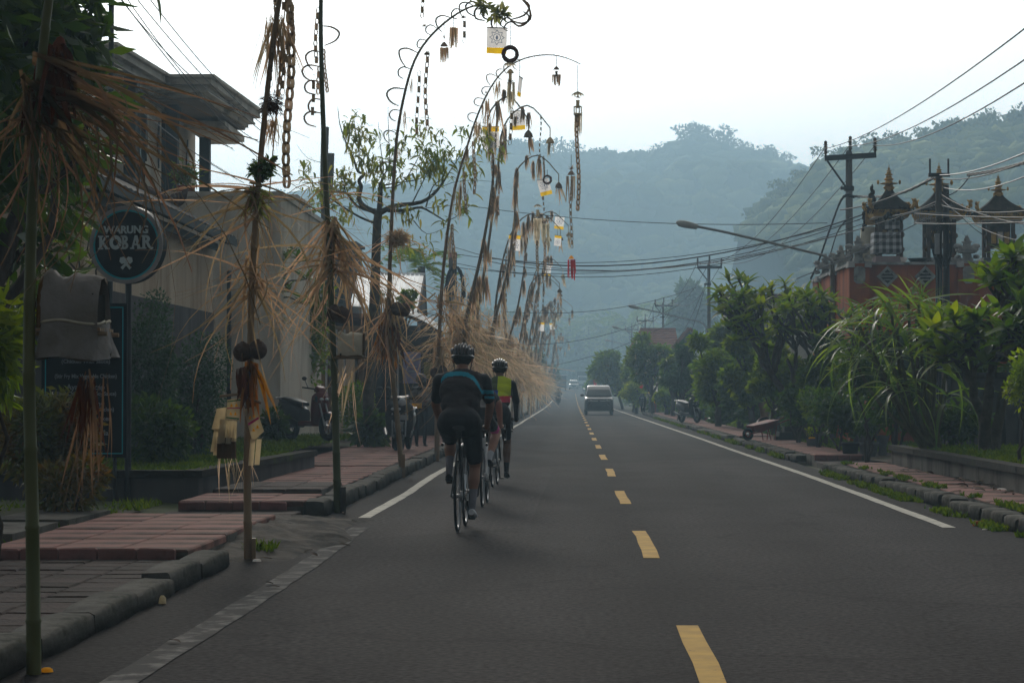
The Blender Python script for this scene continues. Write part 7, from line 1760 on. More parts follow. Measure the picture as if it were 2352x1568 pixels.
def rider(label, loc, rz, rd, bar_z, mats, paint, shell, shoes, sock_top, bulk=1.0, sleeve=.45, gloves=True, hair=True, lean=0.0, splay=.115):
    """mats: skin, jersey, shorts, sock, extra..., glove"""
    t = thing('person', label, 'person', loc, 'cyclists riding in file', rz); B = bulk; c = []
    hp = [Vector((s * .095 * B, .245, .995)) for s in (-1, 1)]
    dn = dict(knee=(.50, .60), ank=(.375, .205), toe=(.44, .10), heel=(.30, .145)); up_ = dict(knee=(.635, .84), ank=(.36, .545), toe=(.46, .435), heel=(.30, .475))
    for i, s in enumerate((-1, 1)):
        q = dn if (s > 0) == rd else up_; k = Vector((s * (splay if q is up_ else .115 * B), *q['knee'])); a = Vector((s * .108, *q['ank']))
        md = hp[i].lerp(k, .62)
        c += [(hp[i], md, .100 * B, .078 * B, 2), (md, hp[i].lerp(k, .80), .078 * B, .070 * B, 2), (hp[i].lerp(k, .82), k, .068 * B, .056, 0), (k, k.lerp(a, .35) + Vector((0, -.02, 0)), .053, .057, 0), (k.lerp(a, .35) + Vector((0, -.02, 0)), k.lerp(a, sock_top), .057, .042, 0), (k.lerp(a, sock_top), a, .042, .034, 3)]
        f = Vector((s * .108, *q['heel'])); c.append((a, f.lerp(Vector((s * .108, *q['toe'])), .3) + Vector((0, 0, .03)), .034, .032, 3))
        shoe(t, f, (s * .112, q['toe'][0] + .07, q['toe'][1]), shoes[i])
    n_leg = len(c)
    c += [((-.06, .22, 1.0), (.06, .22, 1.0), .115 * B, .115 * B, 2), ((-.07 * B, .20, 1.03), (.07 * B, .20, 1.03), .112 * B, .112 * B, 2), ((0, .27, 1.06), (0, .33, 1.14), .135 * B, .135 * B, 1), ((-.05, .35, 1.18), (.05, .35, 1.18), .125 * B, .125 * B, 1), ((-.075, .43, 1.30), (.075, .43, 1.30), .125 * B, .125 * B, 1), ((-.11 * B, .50, 1.405), (.11 * B, .50, 1.405), .095, .095, 1), ((-.06, .52, 1.45), (.06, .52, 1.45), .07, .07, 1)]
    c += [((0, .545, 1.46), (0, .59, 1.56), .062, .056, 0)]
    piv = Vector((0, .25, 1.0)); RL = Matrix.Rotation(-lean, 3, 'X'); tl = lambda p: piv + RL @ (Vector(p) - piv)
    c[n_leg:] = [(tl(a), tl(b), r0, r1, m_) for a, b, r0, r1, m_ in c[n_leg:]]
    hc = tl((0, .615, 1.615)); c += head_caps(hc, (0, 1, -.12), 0)
    for s in (-1, 1):
        sh, el, wr = tl((s * .185 * B, .52, 1.405)), Vector((s * .235 * B, .665, 1.18)), Vector((s * .212, .90, bar_z + .035)); kn = Vector((s * .208, .965, bar_z + .045))
        c += [(sh, sh.lerp(el, sleeve + .15), .066 * B, .055 * B, 1)]
        if sleeve < .8: c += [(sh.lerp(el, sleeve + .18), el, .047 * B, .042, 0), (el, el.lerp(wr, .3), .044, .042, 0), (el.lerp(wr, .3), wr, .042, .028, 0)]
        else: c += [(sh.lerp(el, .6), el, .052, .044, 1), (el, wr, .044, .030, 1)]
        hand(c, wr, kn, (0, .15, -1), (s, 0, 0), 0, 5 if gloves else None)
    skinned('body', c, mats, t, .0115, 5, paint)
    bike_helmet(t, hc, (0, 1, -.1), shell, helm_bk)
    m = MB(); m.ell(hc + Vector((0, -.022, .0)), (.088, .082, .072), 12, 8); m.build('hair', hair_m, t, False); face(t, hc, (0, 1, -.12))
    return t
def paintA(C, mi):
    zs = np.interp(C[:, 0], [-.20, -.15, -.11, -.03, .06, .12, .165, .20], [1.40, 1.455, 1.468, 1.478, 1.465, 1.43, 1.37, 1.30]); bk = (C[:, 1] < .515) | (np.abs(C[:, 0]) > .12)
    k = (mi == 1) & (np.abs(C[:, 2] - zs) < .021) & bk & (C[:, 0] > -.19); mi = mi.copy(); mi[k] = 4
    mi[(mi == 1) & (C[:, 2] > 1.12) & (np.abs(C[:, 0]) > .19)] = 6
    mi[(mi == 1) & (C[:, 0] > .215) & (C[:, 2] < 1.262) & (C[:, 2] > 1.235)] = 4
    mi[(mi == 6) & (C[:, 0] > .215) & (C[:, 2] < 1.262) & (C[:, 2] > 1.235)] = 4
    return mi
def paintC(C, mi):
    mi = mi.copy(); j = mi == 1; arm = np.abs(C[:, 0]) > .17
    mi[j] = 6; body = j & ~arm
    mi[body & (C[:, 2] > 1.245)] = 4; mi[body & (C[:, 2] > 1.16) & (C[:, 2] <= 1.245)] = 7
    mi[body & (C[:, 2] > 1.27) & (C[:, 0] < -.02)] = 8; mi[body & (C[:, 2] > 1.25) & (C[:, 2] <= 1.33) & (C[:, 0] < -.01)] = 9; mi[body & (C[:, 2] <= 1.16)] = 6
    return mi
def paintB(C, mi):
    mi = mi.copy(); d = np.linalg.norm(C - np.array([.18, .635, .84]), axis=1); mi[(mi == 2) & (d < .175)] = 4
    return mi
gA, gB, gC = gd(1051, 1222), gd(1108, 1164), gd(1131, 1118)
bicycle('black racing bicycle with a dark saddle bag ridden by the nearest cyclist', gA, math.radians(-1.5), frame_bk, True)
bicycle('white framed racing bicycle half hidden between the two other bicycles', gB, math.radians(-1), frame_wh, False, .86)
bicycle('black racing bicycle of the leading cyclist in yellow', gC, math.radians(-2), frame_bk, True, .88)
rider('nearest cyclist in charcoal jersey with a light blue shoulder stripe and grey helmet', gA, math.radians(-1.5), True, .92, [skin, jersey_g, blackcl, sock_g, cyan_cl, blackcl, blackcl], paintA, helm_gr, (shoe_b, shoe_w), .55, 1.12, .55)
rider('fair skinned middle cyclist with pink shorts hem and white socks hidden behind the first rider', gB - Vector((.05, 0, 0)), math.radians(-1), False, .86, [skin_p, blackcl, blackcl, sock_w, pink_cl, skin_p], paintB, helm_gr, (shoe_b, shoe_b), .78, .84, .5, False, lean=.5, splay=.18)
rider('leading cyclist in yellow and red jersey with black sleeves and black helmet', gC + Vector((.06, 0, 0)), math.radians(-2), True, .88, [skin_d, blackcl, blackcl, blackcl, yel_cl, blackcl, blackcl, red_cl, olive_cl, blue_cl], paintC, helm_bk, (shoe_b, shoe_b), .7, .95, .9)

def stander(label, loc, rz, sc, top, low, skn, helmet=None, shoes=shoe_b, hold=True):
    t = thing('person', label, 'person', loc, None, rz); c = []
    for s in (-1, 1):
        h, k, a = Vector((s * .09, 0, .92)), Vector((s * .10, .03, .50)), Vector((s * .10, -.01, .09)); c += [(h, k, .092, .064, 2), (k, a, .062, .046, 2), (a, a + Vector((0, .08, -.04)), .04, .035, 2)]
        shoe(t, (s * .10, -.06, 0), (s * .115, .2, 0), shoes)
    c += [((-.06, 0, .94), (.06, 0, .94), .12, .12, 2), ((-.06, 0, 1.04), (.06, 0, 1.04), .125, .125, 1), ((-.08, 0, 1.2), (.08, 0, 1.2), .128, .128, 1), ((-.10, -.01, 1.34), (.10, -.01, 1.34), .11, .11, 1), ((0, 0, 1.44), (0, .03, 1.54), .06, .055, 0)]
    hc = Vector((0, .06, 1.61)); fw = (0, 1, -.35); c += head_caps(hc, fw, 0)
    for s in (-1, 1):
        sh, el = Vector((s * .19, -.01, 1.38)), Vector((s * .25, .0, 1.10)); wr = Vector((s * .10, .26, 1.10)) if (hold and s < 0) else Vector((s * .24, .16, .93))
        c += [(sh, el, .066, .052, 1), (el, wr, .05, .036, 1)]; kn = wr + (wr - el).normalized() * .08; hand(c, wr, kn, (0, .1, -1), (s, 0, 0), 0)
    skinned('body', c, [skn, top, low], t, .016, 4); face(t, hc, fw)
    m = MB(); m.ell(hc + Vector((0, -.02, .03)), (.094, .098, .085), 12, 8); m.build('hair', hair_m, t, False)
    if helmet: round_helmet(t, hc + Vector((0, -.01, .0)), fw, helmet, 1.02)
    t.scale = (sc, sc, sc)
    return t
p = at(966, 1025, 46.6); st = stander('man in grey jacket and grey helmet standing beside the parked motorcycles', (p.x, 46.6, .17), math.pi + .25, .86, shirt_gr, trou_bl, skin_d, helm_gr)
m = MB(); m.box((.12, .13, .98), (.24, .07, .12), .1); bg = m.build('waist_bag', cloth_y, st, False)
m = MB(); m.ell((0, .12, 1.53), (.07, .05, .06), 10, 7); m.build('face_scarf', blackcl, st, False)
p = at(1774, 960, 80); stander('person in a dark shirt standing among the leaves behind the red wheelbarrow', (p.x, 80, .02), math.pi, .86, shirt_dk, trou_bl, skin_d, None, shoe_b, False)

# ------------------------------------------------------------------ scooters
def scooter(label, loc, rz, body=plastic_bk, accent=plastic_gr, seat=plastic_bk, lit=False, plate=True, group='parked scooters and motorcycles', round_lamp=False):
    t = thing('motor_scooter', label, 'motorcycle', loc, group, rz); w = lambda s, a: [[Vector(p) for p in r] for r in a]
    wheel(t, (0, 0, .27), .225, .05, 'wheel', 6, .05, 'x', steel_dk, .04); wheel(t, (0, 1.24, .27), .225, .045, 'wheel', 6, .05, 'x', steel_dk, .04)
    def rr(y, cx, cz, w_, h_, r): return [(cx + x, y, cz + z) for x, z in rrect(w_, h_, r)]
    m = MB(); m.loft([rr(-.36, 0, .70, .12, .10, .04), rr(-.28, 0, .67, .22, .20, .07), rr(-.05, 0, .62, .30, .28, .09), rr(.25, 0, .56, .30, .34, .09), rr(.48, 0, .46, .24, .30, .08)]); m.build('rear_body', accent, t, False)
    m = MB(); m.loft([rr(-.30, 0, .79, .16, .06, .03), rr(-.1, 0, .80, .27, .09, .04), rr(.2, 0, .755, .28, .09, .04), rr(.5, 0, .70, .18, .07, .03)]); m.build('seat', seat, t, False)
    m = MB(); m.loft([rr(.42, 0, .33, .26, .10, .03), rr(.9, 0, .33, .28, .10, .03)]); m.build('footboard', body, t, False)
    m = MB(); m.loft([rr(.86, 0, .33, .26, .10, .04), rr(.93, 0, .52, .38, .34, .10), rr(.99, 0, .74, .42, .36, .12), rr(1.06, 0, .84, .28, .24, .08), rr(1.12, 0, .80, .12, .10, .04)]); m.build('front_shield', body, t, False)
    for s in (-1, 1): m = MB(); m.loft([[(s * (.10 + .02 * q), 1.00 + .05 * q, .62 + .10 * q), (s * (.19 - .01 * q), .97 + .05 * q, .66 + .10 * q), (s * (.19 - .01 * q), .985 + .05 * q, .70 + .09 * q)] for q in range(3)], 0, False); m.build('side_fairing', accent, t, False)
    m = MB(); m.loft([[(s_ * .055, 1.24 + .29 * math.cos(a), .27 + .29 * math.sin(a)) for s_ in (-1, 0, 1)] for a in [math.radians(20 + 14 * i) for i in range(10)]], 0, True, False, False); m.build('front_fender', body, t, False)
    for s in (-1, 1): m = MB(); m.tube([(s * .07, 1.24, .27), (s * .07, 1.06, .72)], .018, 6); m.build('fork_leg', alloy, t, False)
    m = MB(); m.loft([rr(.90, 0, .98, .16, .08, .03), rr(.98, 0, .99, .24, .13, .05), rr(1.06, 0, .96, .16, .10, .04)]); m.build('handlebar_cover', body, t, False)
    m = MB(); m.tube(smoothpath([(-.34, .86, 1.03), (-.2, .93, 1.01), (0, .95, .99), (.2, .93, 1.01), (.34, .86, 1.03)]), .016, 6); m.build('handlebar', rubber, t, False)
    for s in (-1, 1):
        m = MB(); m.tube([(s * .24, .92, 1.02), (s * .30, .90, 1.17)], .007, 5); m.ell((s * .31, .895, 1.20), (.06, .02, .04), 10, 7); m.build('mirror', plastic_bk, t, False)
        m = MB(); m.ell((s * .145, 1.03, .80), (.04, .03, .02), 8, 5); m.build('indicator', M('amber_lens_' + str(len(bpy.data.materials)), (.5, .2, .03), (.4, .16, .03), 5, .2), t, False)
    if round_lamp: m = MB(); m.ell((0, 1.08, .93), (.085, .05, .085), 14, 9); m.build('headlight', lens_m, t, False)
    else:
        for s in (-1, 1): m = MB(); m.ell((s * .055, 1.115, .80), (.05, .03, .03), 10, 7); m.build('headlight', lamp_on if lit else lens_m, t, False)
    if plate: m = MB(); m.box((0, 1.14, .64), (.24, .012, .10)); m.build('number_plate', steel_p if round_lamp else plate_m, t, False)
    m = MB(); m.ell((0, -.37, .70), (.06, .03, .04), 9, 6); m.build('tail_light', plastic_rd, t, False)
    m = MB(); m.tube([(.16, .3, .28), (.17, .05, .30), (.18, -.28, .38)], [.02, .045, .05], 8); m.build('exhaust', steel_dk, t, False)
    m = MB(); m.tube(smoothpath([(-.12, -.1, .80), (-.12, -.36, .82), (0, -.42, .83), (.12, -.36, .82), (.12, -.1, .80)]), .012, 5); m.build('grab_rail', alloy, t, False)
    m = MB(); m.loft([rr(-.1, 0, .34, .14, .18, .05), rr(.35, 0, .36, .2, .22, .06)]); m.build('engine', steel_dk, t, False)
    return t
def moto_rider(label, loc, rz, top, helmet=None, skn=skin_d, grp=None):
    t = thing('person', label, 'person', loc, grp, rz); c = []
    for s in (-1, 1):
        h, k, a = Vector((s * .1, .12, .86)), Vector((s * .19, .50, .74)), Vector((s * .17, .55, .38)); c += [(h, k, .10, .07, 2), (k, a, .066, .05, 2)]; shoe(t, (s * .17, .48, .34), (s * .18, .74, .36), shoe_b)
    c += [((-.06, .08, .88), (.06, .08, .88), .13, .13, 2), ((-.07, .1, 1.02), (.07, .1, 1.02), .135, .135, 1), ((-.1, .12, 1.2), (.1, .12, 1.2), .12, .12, 1), ((-.12, .14, 1.31), (.12, .14, 1.31), .09, .09, 1), ((0, .16, 1.38), (0, .18, 1.48), .06, .056, 0)]
    hc = Vector((0, .20, 1.545)); c += head_caps(hc, (0, 1, 0), 0)
    for s in (-1, 1):
        sh, el, wr = Vector((s * .19, .14, 1.30)), Vector((s * .30, .38, 1.10)), Vector((s * .31, .74, 1.03)); c += [(sh, el, .066, .05, 1), (el, wr, .048, .034, 1)]; hand(c, wr, wr + Vector((0, .09, .02)), (0, .1, -1), (s, 0, 0), 0)
    skinned('body', c, [skn, top, trou_bl], t, .018, 3); face(t, hc, (0, 1, 0)); m = MB(); m.ell(hc + Vector((0, -.02, .03)), (.094, .1, .088), 12, 8); m.build('hair', hair_m, t, False)
    if helmet: round_helmet(t, hc, (0, 1, 0), helmet)
    return t
def px_scooter(label, u, v, h, rz, **k):
    g = gd(u, v, h); return scooter(label, (g.x, g.y, h), rz, **k)
px_scooter('grey and black scooter with a tan front parked on the pinkish pavement', 1566, 970, .16, math.radians(204), body=plastic_bk, accent=plastic_gr)
o = [x for x in SC.collection.objects if x.name.startswith('motor_scooter') and x.parent is None][-1]
m = MB(); m.box((0, .86, .72), (.30, .03, .36), 0, 0, Matrix.Rotation(-.25, 3, 'X')); m.build('inner_shield', seat_br, o, False)
px_scooter('distant dark green scooter parked facing the road by the red bin', 1480, 946, .16, math.radians(172), body=teal_col, accent=plastic_bk)
m = MB(); g = at(1497, 910, 122.4); m.box((g.x, 122.4, g.z), (.75, .5, .03)); m.box((g.x, 122.4, (g.z + .16) / 2), (.06, .06, g.z - .16)); solo(m, 'small_table', conc, 'small grey table beside the distant dark scooter', 'table')
px_scooter('black scooter with a big round headlight and white plate facing the road', 938, 1031, .17, math.radians(178), body=plastic_bk, accent=plastic_bk, round_lamp=True)
px_scooter('dark scooter standing half hidden behind the round headlight one', 906, 1031, .17, math.radians(186), body=plastic_bk, accent=plastic_bk)
px_scooter('red and grey scooter parked on the grass bed beside the cut trunk', 668, 1010, .36, math.radians(222), body=M('dull_red_bodywork', (.12, .008, .008), (.09, .007, .007), 5, .45, spec=.3), accent=plastic_gr, plate=False)
g = at(925, 930, 50); scooter('scooter with a red and white front deep in the shop shade', (g.x, 50.5, .17), math.radians(190), body=plastic_rd, accent=carwhite)
g = at(1790, 990, 63); scooter('red motorcycle poking out of the bush beside the wheelbarrow', (g.x + .9, 63.9, .05), math.radians(100), body=plastic_rd, accent=plastic_bk)
g = gd(1282, 932); scooter('motorcycle ridden away from the camera in the lane of the cyclists', (g.x, g.y, 0), 0, group='motorcycles on the road'); moto_rider('motorcyclist in a grey shirt with bare dark head riding away', (g.x, g.y, 0), 0, shirt_gr, None, grp='motorcyclists on the road')
def far_at(u, Y): return (at(u, 900, Y).x, Y, float(rise(Y)) + .002)
a = far_at(1342, 330); scooter('oncoming distant motorcycle with lit headlamps', a, math.pi, lit=True, group='motorcycles on the road'); moto_rider('oncoming motorcyclist with a pale helmet behind lit headlamps', a, math.pi, shirt_dk, helm_gr, grp='motorcyclists on the road')
a = far_at(1284, 345); scooter('faint motorcycle far ahead near the white roofed truck', a, 0, group='motorcycles on the road'); moto_rider('faint motorcyclist in dark blue far ahead near the truck', a, 0, trou_bl, helm_gr, grp='motorcyclists on the road')

# ------------------------------------------------------------------ cars and trucks
def car(label, loc, rz, paint, W_=1.66, H_=1.69, dark_low=True):
    t = thing('car', label, 'car', loc, 'cars on the road', rz); k = H_ / 1.69
    def rr(y, w_, z0, z1, r): return [(x, y, (z0 + z1) / 2 + z) for x, z in rrect(w_, z1 - z0, r)]
    w = W_
    m = MB(); m.loft([rr(-2.08, w * .80, .30, .70, .12), rr(-2.0, w * .93, .24, .90, .16), rr(-1.6, w * .985, .22, .985, .16), rr(-1.05, w, .22, 1.06, .14), rr(.2, w, .22, 1.08, .12), rr(1.5, w, .22, 1.08, .12), rr(2.0, w * .95, .25, 1.02, .16), rr(2.08, w * .86, .32, .9, .14)]); m.build('body', paint, t, False)
    m = MB(); m.loft([rr(-1.12, w * .90, 1.0, 1.06, .02), rr(-.52, w * .80, 1.0, 1.60 * k, .09), rr(-.1, w * .79, 1.0, H_ - .01, .12), rr(.9, w * .79, 1.0, H_, .12), rr(1.7, w * .80, 1.0, H_ - .05, .12), rr(2.03, w * .82, 1.0, 1.45 * k, .08)]); m.build('cabin', paint, t, False)
    P = [(-w * .43, -1.10, 1.085), (w * .43, -1.10, 1.085), (w * .355, -.52, 1.555 * k), (-w * .355, -.52, 1.555 * k)]
    n_ = Vector((0, -.63, .78)) * .012; m = MB(); m.prism([Vector(p) + n_ for p in P], n_ * .8); m.build('windscreen', glassd, t, False)
    for s in (-1, 1):
        for (y0, y1, z0, z1) in ((-.55, .35, 1.10, 1.52), (.42, 1.25, 1.10, 1.54), (1.32, 1.9, 1.12, 1.48)):
            x0, x1 = s * (w * .455), s * (w * .405); m = MB(); m.prism([(x0, y0, z0), (x0, y1, z0), (x1, y1 - .03, z1 * k), (x1, y0 + (.3 if y0 < 0 else .03), z1 * k)], (s * .02, 0, .005)); m.build('side_window', glassd, t, False)
        m = MB(); m.ell((s * w * .57, -.72, 1.12), (.11, .05, .075), 10, 7); m.tube([(s * w * .47, -.72, 1.08), (s * w * .55, -.72, 1.1)], .02, 5); m.build('mirror', paint, t, False)
        m = MB(); m.prism([(s * .36, -2.035, .80), (s * .74, -1.97, .86), (s * .78, -1.86, .93), (s * .42, -2.03, .86)], (0, -.03, .0)); m.build('headlight', lens_m, t, False)
        m = MB(); m.tube([(s * .44, -2.10, .64), (s * .58, -2.09, .50)], .016, 5); m.tube([(s * .44, -2.10, .64), (s * .40, -2.10, .69)], .012, 5); m.build('bumper_trim', chrome, t, False)
        m = MB(); m.ell((s * .66, -2.03, .44), (.05, .04, .05), 10, 6); m.build('fog_lamp', lens_m, t, False)
        for y in (-1.35, 1.32): wheel(t, (s * (w / 2 - .10), y, .29), .215, .085, 'wheel', 7, .1, 'x', steel_dk, .06)
    m = MB(); m.loft([[(x, -2.095 + .05 * abs(x) ** 2, .80 - .035 * (1 - (x / .62) ** 2) + dz) for x in [-.62 + .155 * i for i in range(9)]] for dz in (.0, .055)], 0, True, False, False); m.build('chrome_bar', chrome, t, False)
    m = MB(); m.ell((0, -2.11, .79), (.075, .02, .04), 10, 6); m.build('badge', steel_dk, t, False)
    m = MB(); m.box((0, -2.075, .60), (.78, .05, .22), 0, 0, None, 1.0); m.build('grille', plastic_bk, t, False)
    m = MB(); m.box((0, -2.108, .47), (.40, .015, .12)); m.build('number_plate', plate_m, t, False)
    m = MB(); m.box((0, -2.03, .28), (1.36, .14, .10)); m.build('lower_bumper', plastic_bk, t, False)
    for s in (-.3, .25): m = MB(); m.tube([(s, -1.16, 1.10), (s + .32, -1.13, 1.125)], .012, 5); m.build('wiper', plastic_bk, t, False)
    for y in (-1.9, -1.5): m = MB(); m.tube([(-.5, y, .985 if y < -1.6 else 1.01), (.5, y, .985 if y < -1.6 else 1.01)], .004, 4); m.build('bonnet_seam', plastic_bk, t, False)
    return t
g = gd(1376, 953); car('dark people carrier driving towards the camera with its chrome grille bar', (g.x, g.y + 2.1, 0), 0, carpaint)
car('distant white car coming down the road', far_at(1318, 385), 0, carwhite)
a = far_at(1338, 410); t = thing('truck', 'hazy pale truck with a dark cargo box behind the white car', 'truck', a)
def rbx(n, c, d, m_, tp=1.0): b = MB(); b.box(c, d, 0, 0, None, tp); return b.build(n, m_, t, False)
rbx('cab', (0, 0, 1.25), (1.85, 1.5, 1.9), carwhite, .93); rbx('windscreen', (0, -.77, 1.65), (1.55, .04, .62), glassd, .95); rbx('cargo_box', (0, 2.9, 1.85), (2.0, 4.0, 2.3), teal_col); rbx('bumper', (0, -.8, .5), (1.8, .15, .3), plastic_bk)
for s in (-1, 1):
    rbx('headlight', (s * .7, -.77, .8), (.25, .04, .16), lens_m); wheel(t, (s * .8, 0, .4), .3, .1, 'wheel', 6, .1, 'x', steel_dk, .08); wheel(t, (s * .8, 3.4, .4), .3, .1, 'wheel', 6, .1, 'x', steel_dk, .08)
a = far_at(1288, 372); t = thing('truck', 'dark parked truck with a bright white roof edge at the far kerbside', 'truck', a)
rbx('cargo_box', (0, 0, 1.5), (1.9, 3.5, 2.0), teal_col); rbx('roof_edge', (0, -.1, 2.56), (2.2, 3.9, .12), carwhite); rbx('tailboard', (0, -1.78, .8), (1.8, .06, .5), wood_dk)
for s in (-1, 1): wheel(t, (s * .8, -.8, .4), .3, .1, 'wheel', 6, .1, 'x', steel_dk, .08)

# ------------------------------------------------------------------ wheelbarrow and small things on the ground
g = gd(1718, 1011, .16); t = thing('wheelbarrow', 'red wheelbarrow tipped on its wheel at the pavement edge', 'wheelbarrow', (g.x, g.y, .16), None, math.radians(-62))
wheel(t, (0, 0, .17), .135, .04, 'wheel', 6, .04, 'x', red_pt, .03)
m = MB(); m.loft([[(-.20, .05, .40), (.20, .05, .40), (.16, .12, .26), (-.16, .12, .26)], [(-.30, .40, .47), (.30, .40, .47), (.20, .36, .24), (-.20, .36, .24)], [(-.30, .82, .56), (.30, .82, .56), (.20, .70, .34), (-.20, .70, .34)]], 0, False); m.build('tray', red_pt, t, False)
m = MB(); m.loft([[(-.18, .08, .41), (.18, .08, .41)], [(-.27, .40, .478), (.27, .40, .478)], [(-.27, .80, .567), (.27, .80, .567)]], 0, False, False, False); m.build('tray_inside', red_pt, t, False); t.scale = (.86, .86, .86)
for s in (-1, 1):
    m = MB(); m.tube([(s * .06, 0, .17), (s * .16, .35, .25), (s * .24, .9, .48), (s * .27, 1.35, .62)], .018, 6); m.build('handle', red_pt, t, False); m = MB(); m.tube([(s * .18, .55, .3), (s * .2, .62, .0), (s * .2, .75, .0), (s * .2, .8, .42)], .015, 5); m.build('leg', red_pt, t, False)
LF = [mesh_np('fallen_leaf', *blade('f', .16, .07, c, 4, .3), True) for c in (.15, .35, .25)]
for me, m_ in zip(LF, (M('tan_fallen_leaf', (.16, .10, .055), (.12, .075, .04), 6, .85, orand=.4), M('brown_fallen_leaf', (.07, .04, .022), (.05, .03, .018), 6, .85, orand=.4), M('dark_fallen_leaf', (.035, .022, .014), (.05, .03, .02), 6, .85, orand=.4))): me.materials.append(m_)
def fall(x, y, z, s=1.0, lb='curled brown dead leaf lying on the pavement by the low planter wall', gp='dead leaves along the low planter wall'):
    o = put('fallen_leaf', RN.choice(LF), None, None, (x, y, z + .012), (uni(-.15, .15), uni(-.2, .1), uni(0, 6.28)), s * uni(.5, 1.1)); o['label'] = lb; o['category'] = 'leaf'; o['group'] = gp
for k in range(46):
    g = gd(uni(2185, 2345), 1116 + uni(-16, 22), .16); fall(min(5.05, g.x), g.y, .16)
for k in range(10):
    g = gd(uni(2060, 2140), 1077 + uni(-4, 10), .16); fall(min(5.05, g.x), g.y, .16)
for k in range(14): fall(uni(-2.45, -1.9), uni(10.5, 24), .01, .7, 'small dry leaf lying in the gutter near the bamboo pole bases', 'dry leaves in the gutter')
for u, v, h, lb, m_, d in ((2250, 1208, .0, 'orange rusty tin lying in the gutter below the kerb stones', palm_org, (.13, .07, .05)), (2262, 1217, 0, 'tiny white wrapper beside the orange tin', cloth_w, (.05, .04, .012)), (373, 1387, 0, 'small pale crumpled cup lying on the road by the near kerb', palm_pale, (.05, .05, .05)), (590, 1290, 0, 'white scrap at the foot of the coconut pole', cloth_w, (.08, .05, .02)),
                        (2215, 1093, .16, 'pale yellow paper lying among the dead leaves', litter_y, (.22, .10, .02)), (2300, 1125, .16, 'white scrap beside the planter wall', cloth_w, (.12, .05, .02)), (1910, 1004, .16, 'pale scraps of litter at the pavement edge by the wheelbarrow', litter_y, (.2, .1, .03)), (552, 1160, .07, 'white scrap on the driveway between the pavements', cloth_w, (.10, .06, .02)), (610, 1163, .07, 'flat black stone on the driveway between the pavements', mossy, (.12, .09, .04)),
                        (480, 1318, 0, 'pale flower offering scrap in the gutter', litter_y, (.06, .04, .03)), (108, 1544, 0, 'yellow petals at the base of the green pole', cloth_y, (.06, .05, .02)), (2030, 970, .85, 'small pale dish on the stone table', cloth_c, (.09, .09, .03))):
    g = gd(u, v, h) if h < .5 else at(u, v - 4, 43); m = MB(); m.loft([[(g.x + d[0] / 2 * q * math.cos(a) * uni(.8, 1.1), g.y + d[1] / 2 * q * math.sin(a) * uni(.8, 1.1), (h if h < .5 else g.z) + .004 + d[2] * z) for a in [6.283 * i / 8 for i in range(8)]] for q, z in ((1, 0), (.9, .7), (.45, 1))]); solo(m, 'litter_scrap', m_, lb, 'litter')
for u, v in ((800, 1213), (760, 1226), (1050, 1150)): pass

# ------------------------------------------------------------------ cables
def cable(label, a, b, sag, r=.012, m_=wire_m, group='overhead cables', n=16, mids=()):
    P = []
    for i in range(n + 1):
        t = i / n; p = a.lerp(b, t); p.z -= sag * 4 * t * (1 - t); P.append(p)
    m = MB(); m.tube(P, r, 5); solo(m, 'overhead_cable', m_, label, 'cable', a, group)
def P(u, v, Y): return at(u, v, Y)
tops = [[(1893, 342), (1950, 336), (2010, 334)], [(1601, 604), (1629, 602), (1658, 604)], [(1504, 694), (1524, 692), (1545, 694)], [(1463, 730), (1482, 728), (1501, 730)], [(1436, 750), (1451, 748), (1466, 750)]]
PY = [60, 112, 166, 212, 262]; nm = ('kerb side', 'middle', 'outer')
for k in range(3):
    u2, v2 = ((2400, 30), (2400, 105), (2400, 160))[k]; cable(f'{nm[k]} high wire from the tall power pole towards the camera', P(*tops[0][k], 60 - .2), P(u2, v2, 24), .25, .010)
    for q in range(4): cable(f'{nm[k]} high wire strung from the {("tall", "second", "third", "fourth")[q]} power pole to the next', P(*tops[q][k], PY[q] - .2), P(*tops[q + 1][k], PY[q + 1] - .2), 1.0, .011 + .004 * q)
L_ = [((1105, 588, 72), (1985, 492, 58), .75, .020, 'thick bundled cable crossing over the road'), ((1105, 597, 72), (1985, 500, 58), .8, .012, 'thin cable hugging the thick bundle over the road'), ((1045, 568, 70), (2150, 470, 44), 1.0, .010, 'cable crossing above the thick bundle'), ((1000, 576, 70), (1975, 505, 58), .7, .010, 'cable crossing just under the thick bundle'), ((1045, 604, 70), (1980, 515, 58), .85, .010, 'lower cable crossing over the road'), ((1045, 614, 70), (1990, 522, 58), .6, .010, 'lowest cable crossing over the road'), ((1060, 470, 70), (1900, 512, 58), .25, .010, 'single cable sagging from the sparse tree to the temple corner'), ((760, 470, 60), (1060, 468, 70), .15, .010, 'cable passing behind the bare branches')]
for a, b, s, r, lb in L_: cable(lb, P(*a), P(*b), s, r)
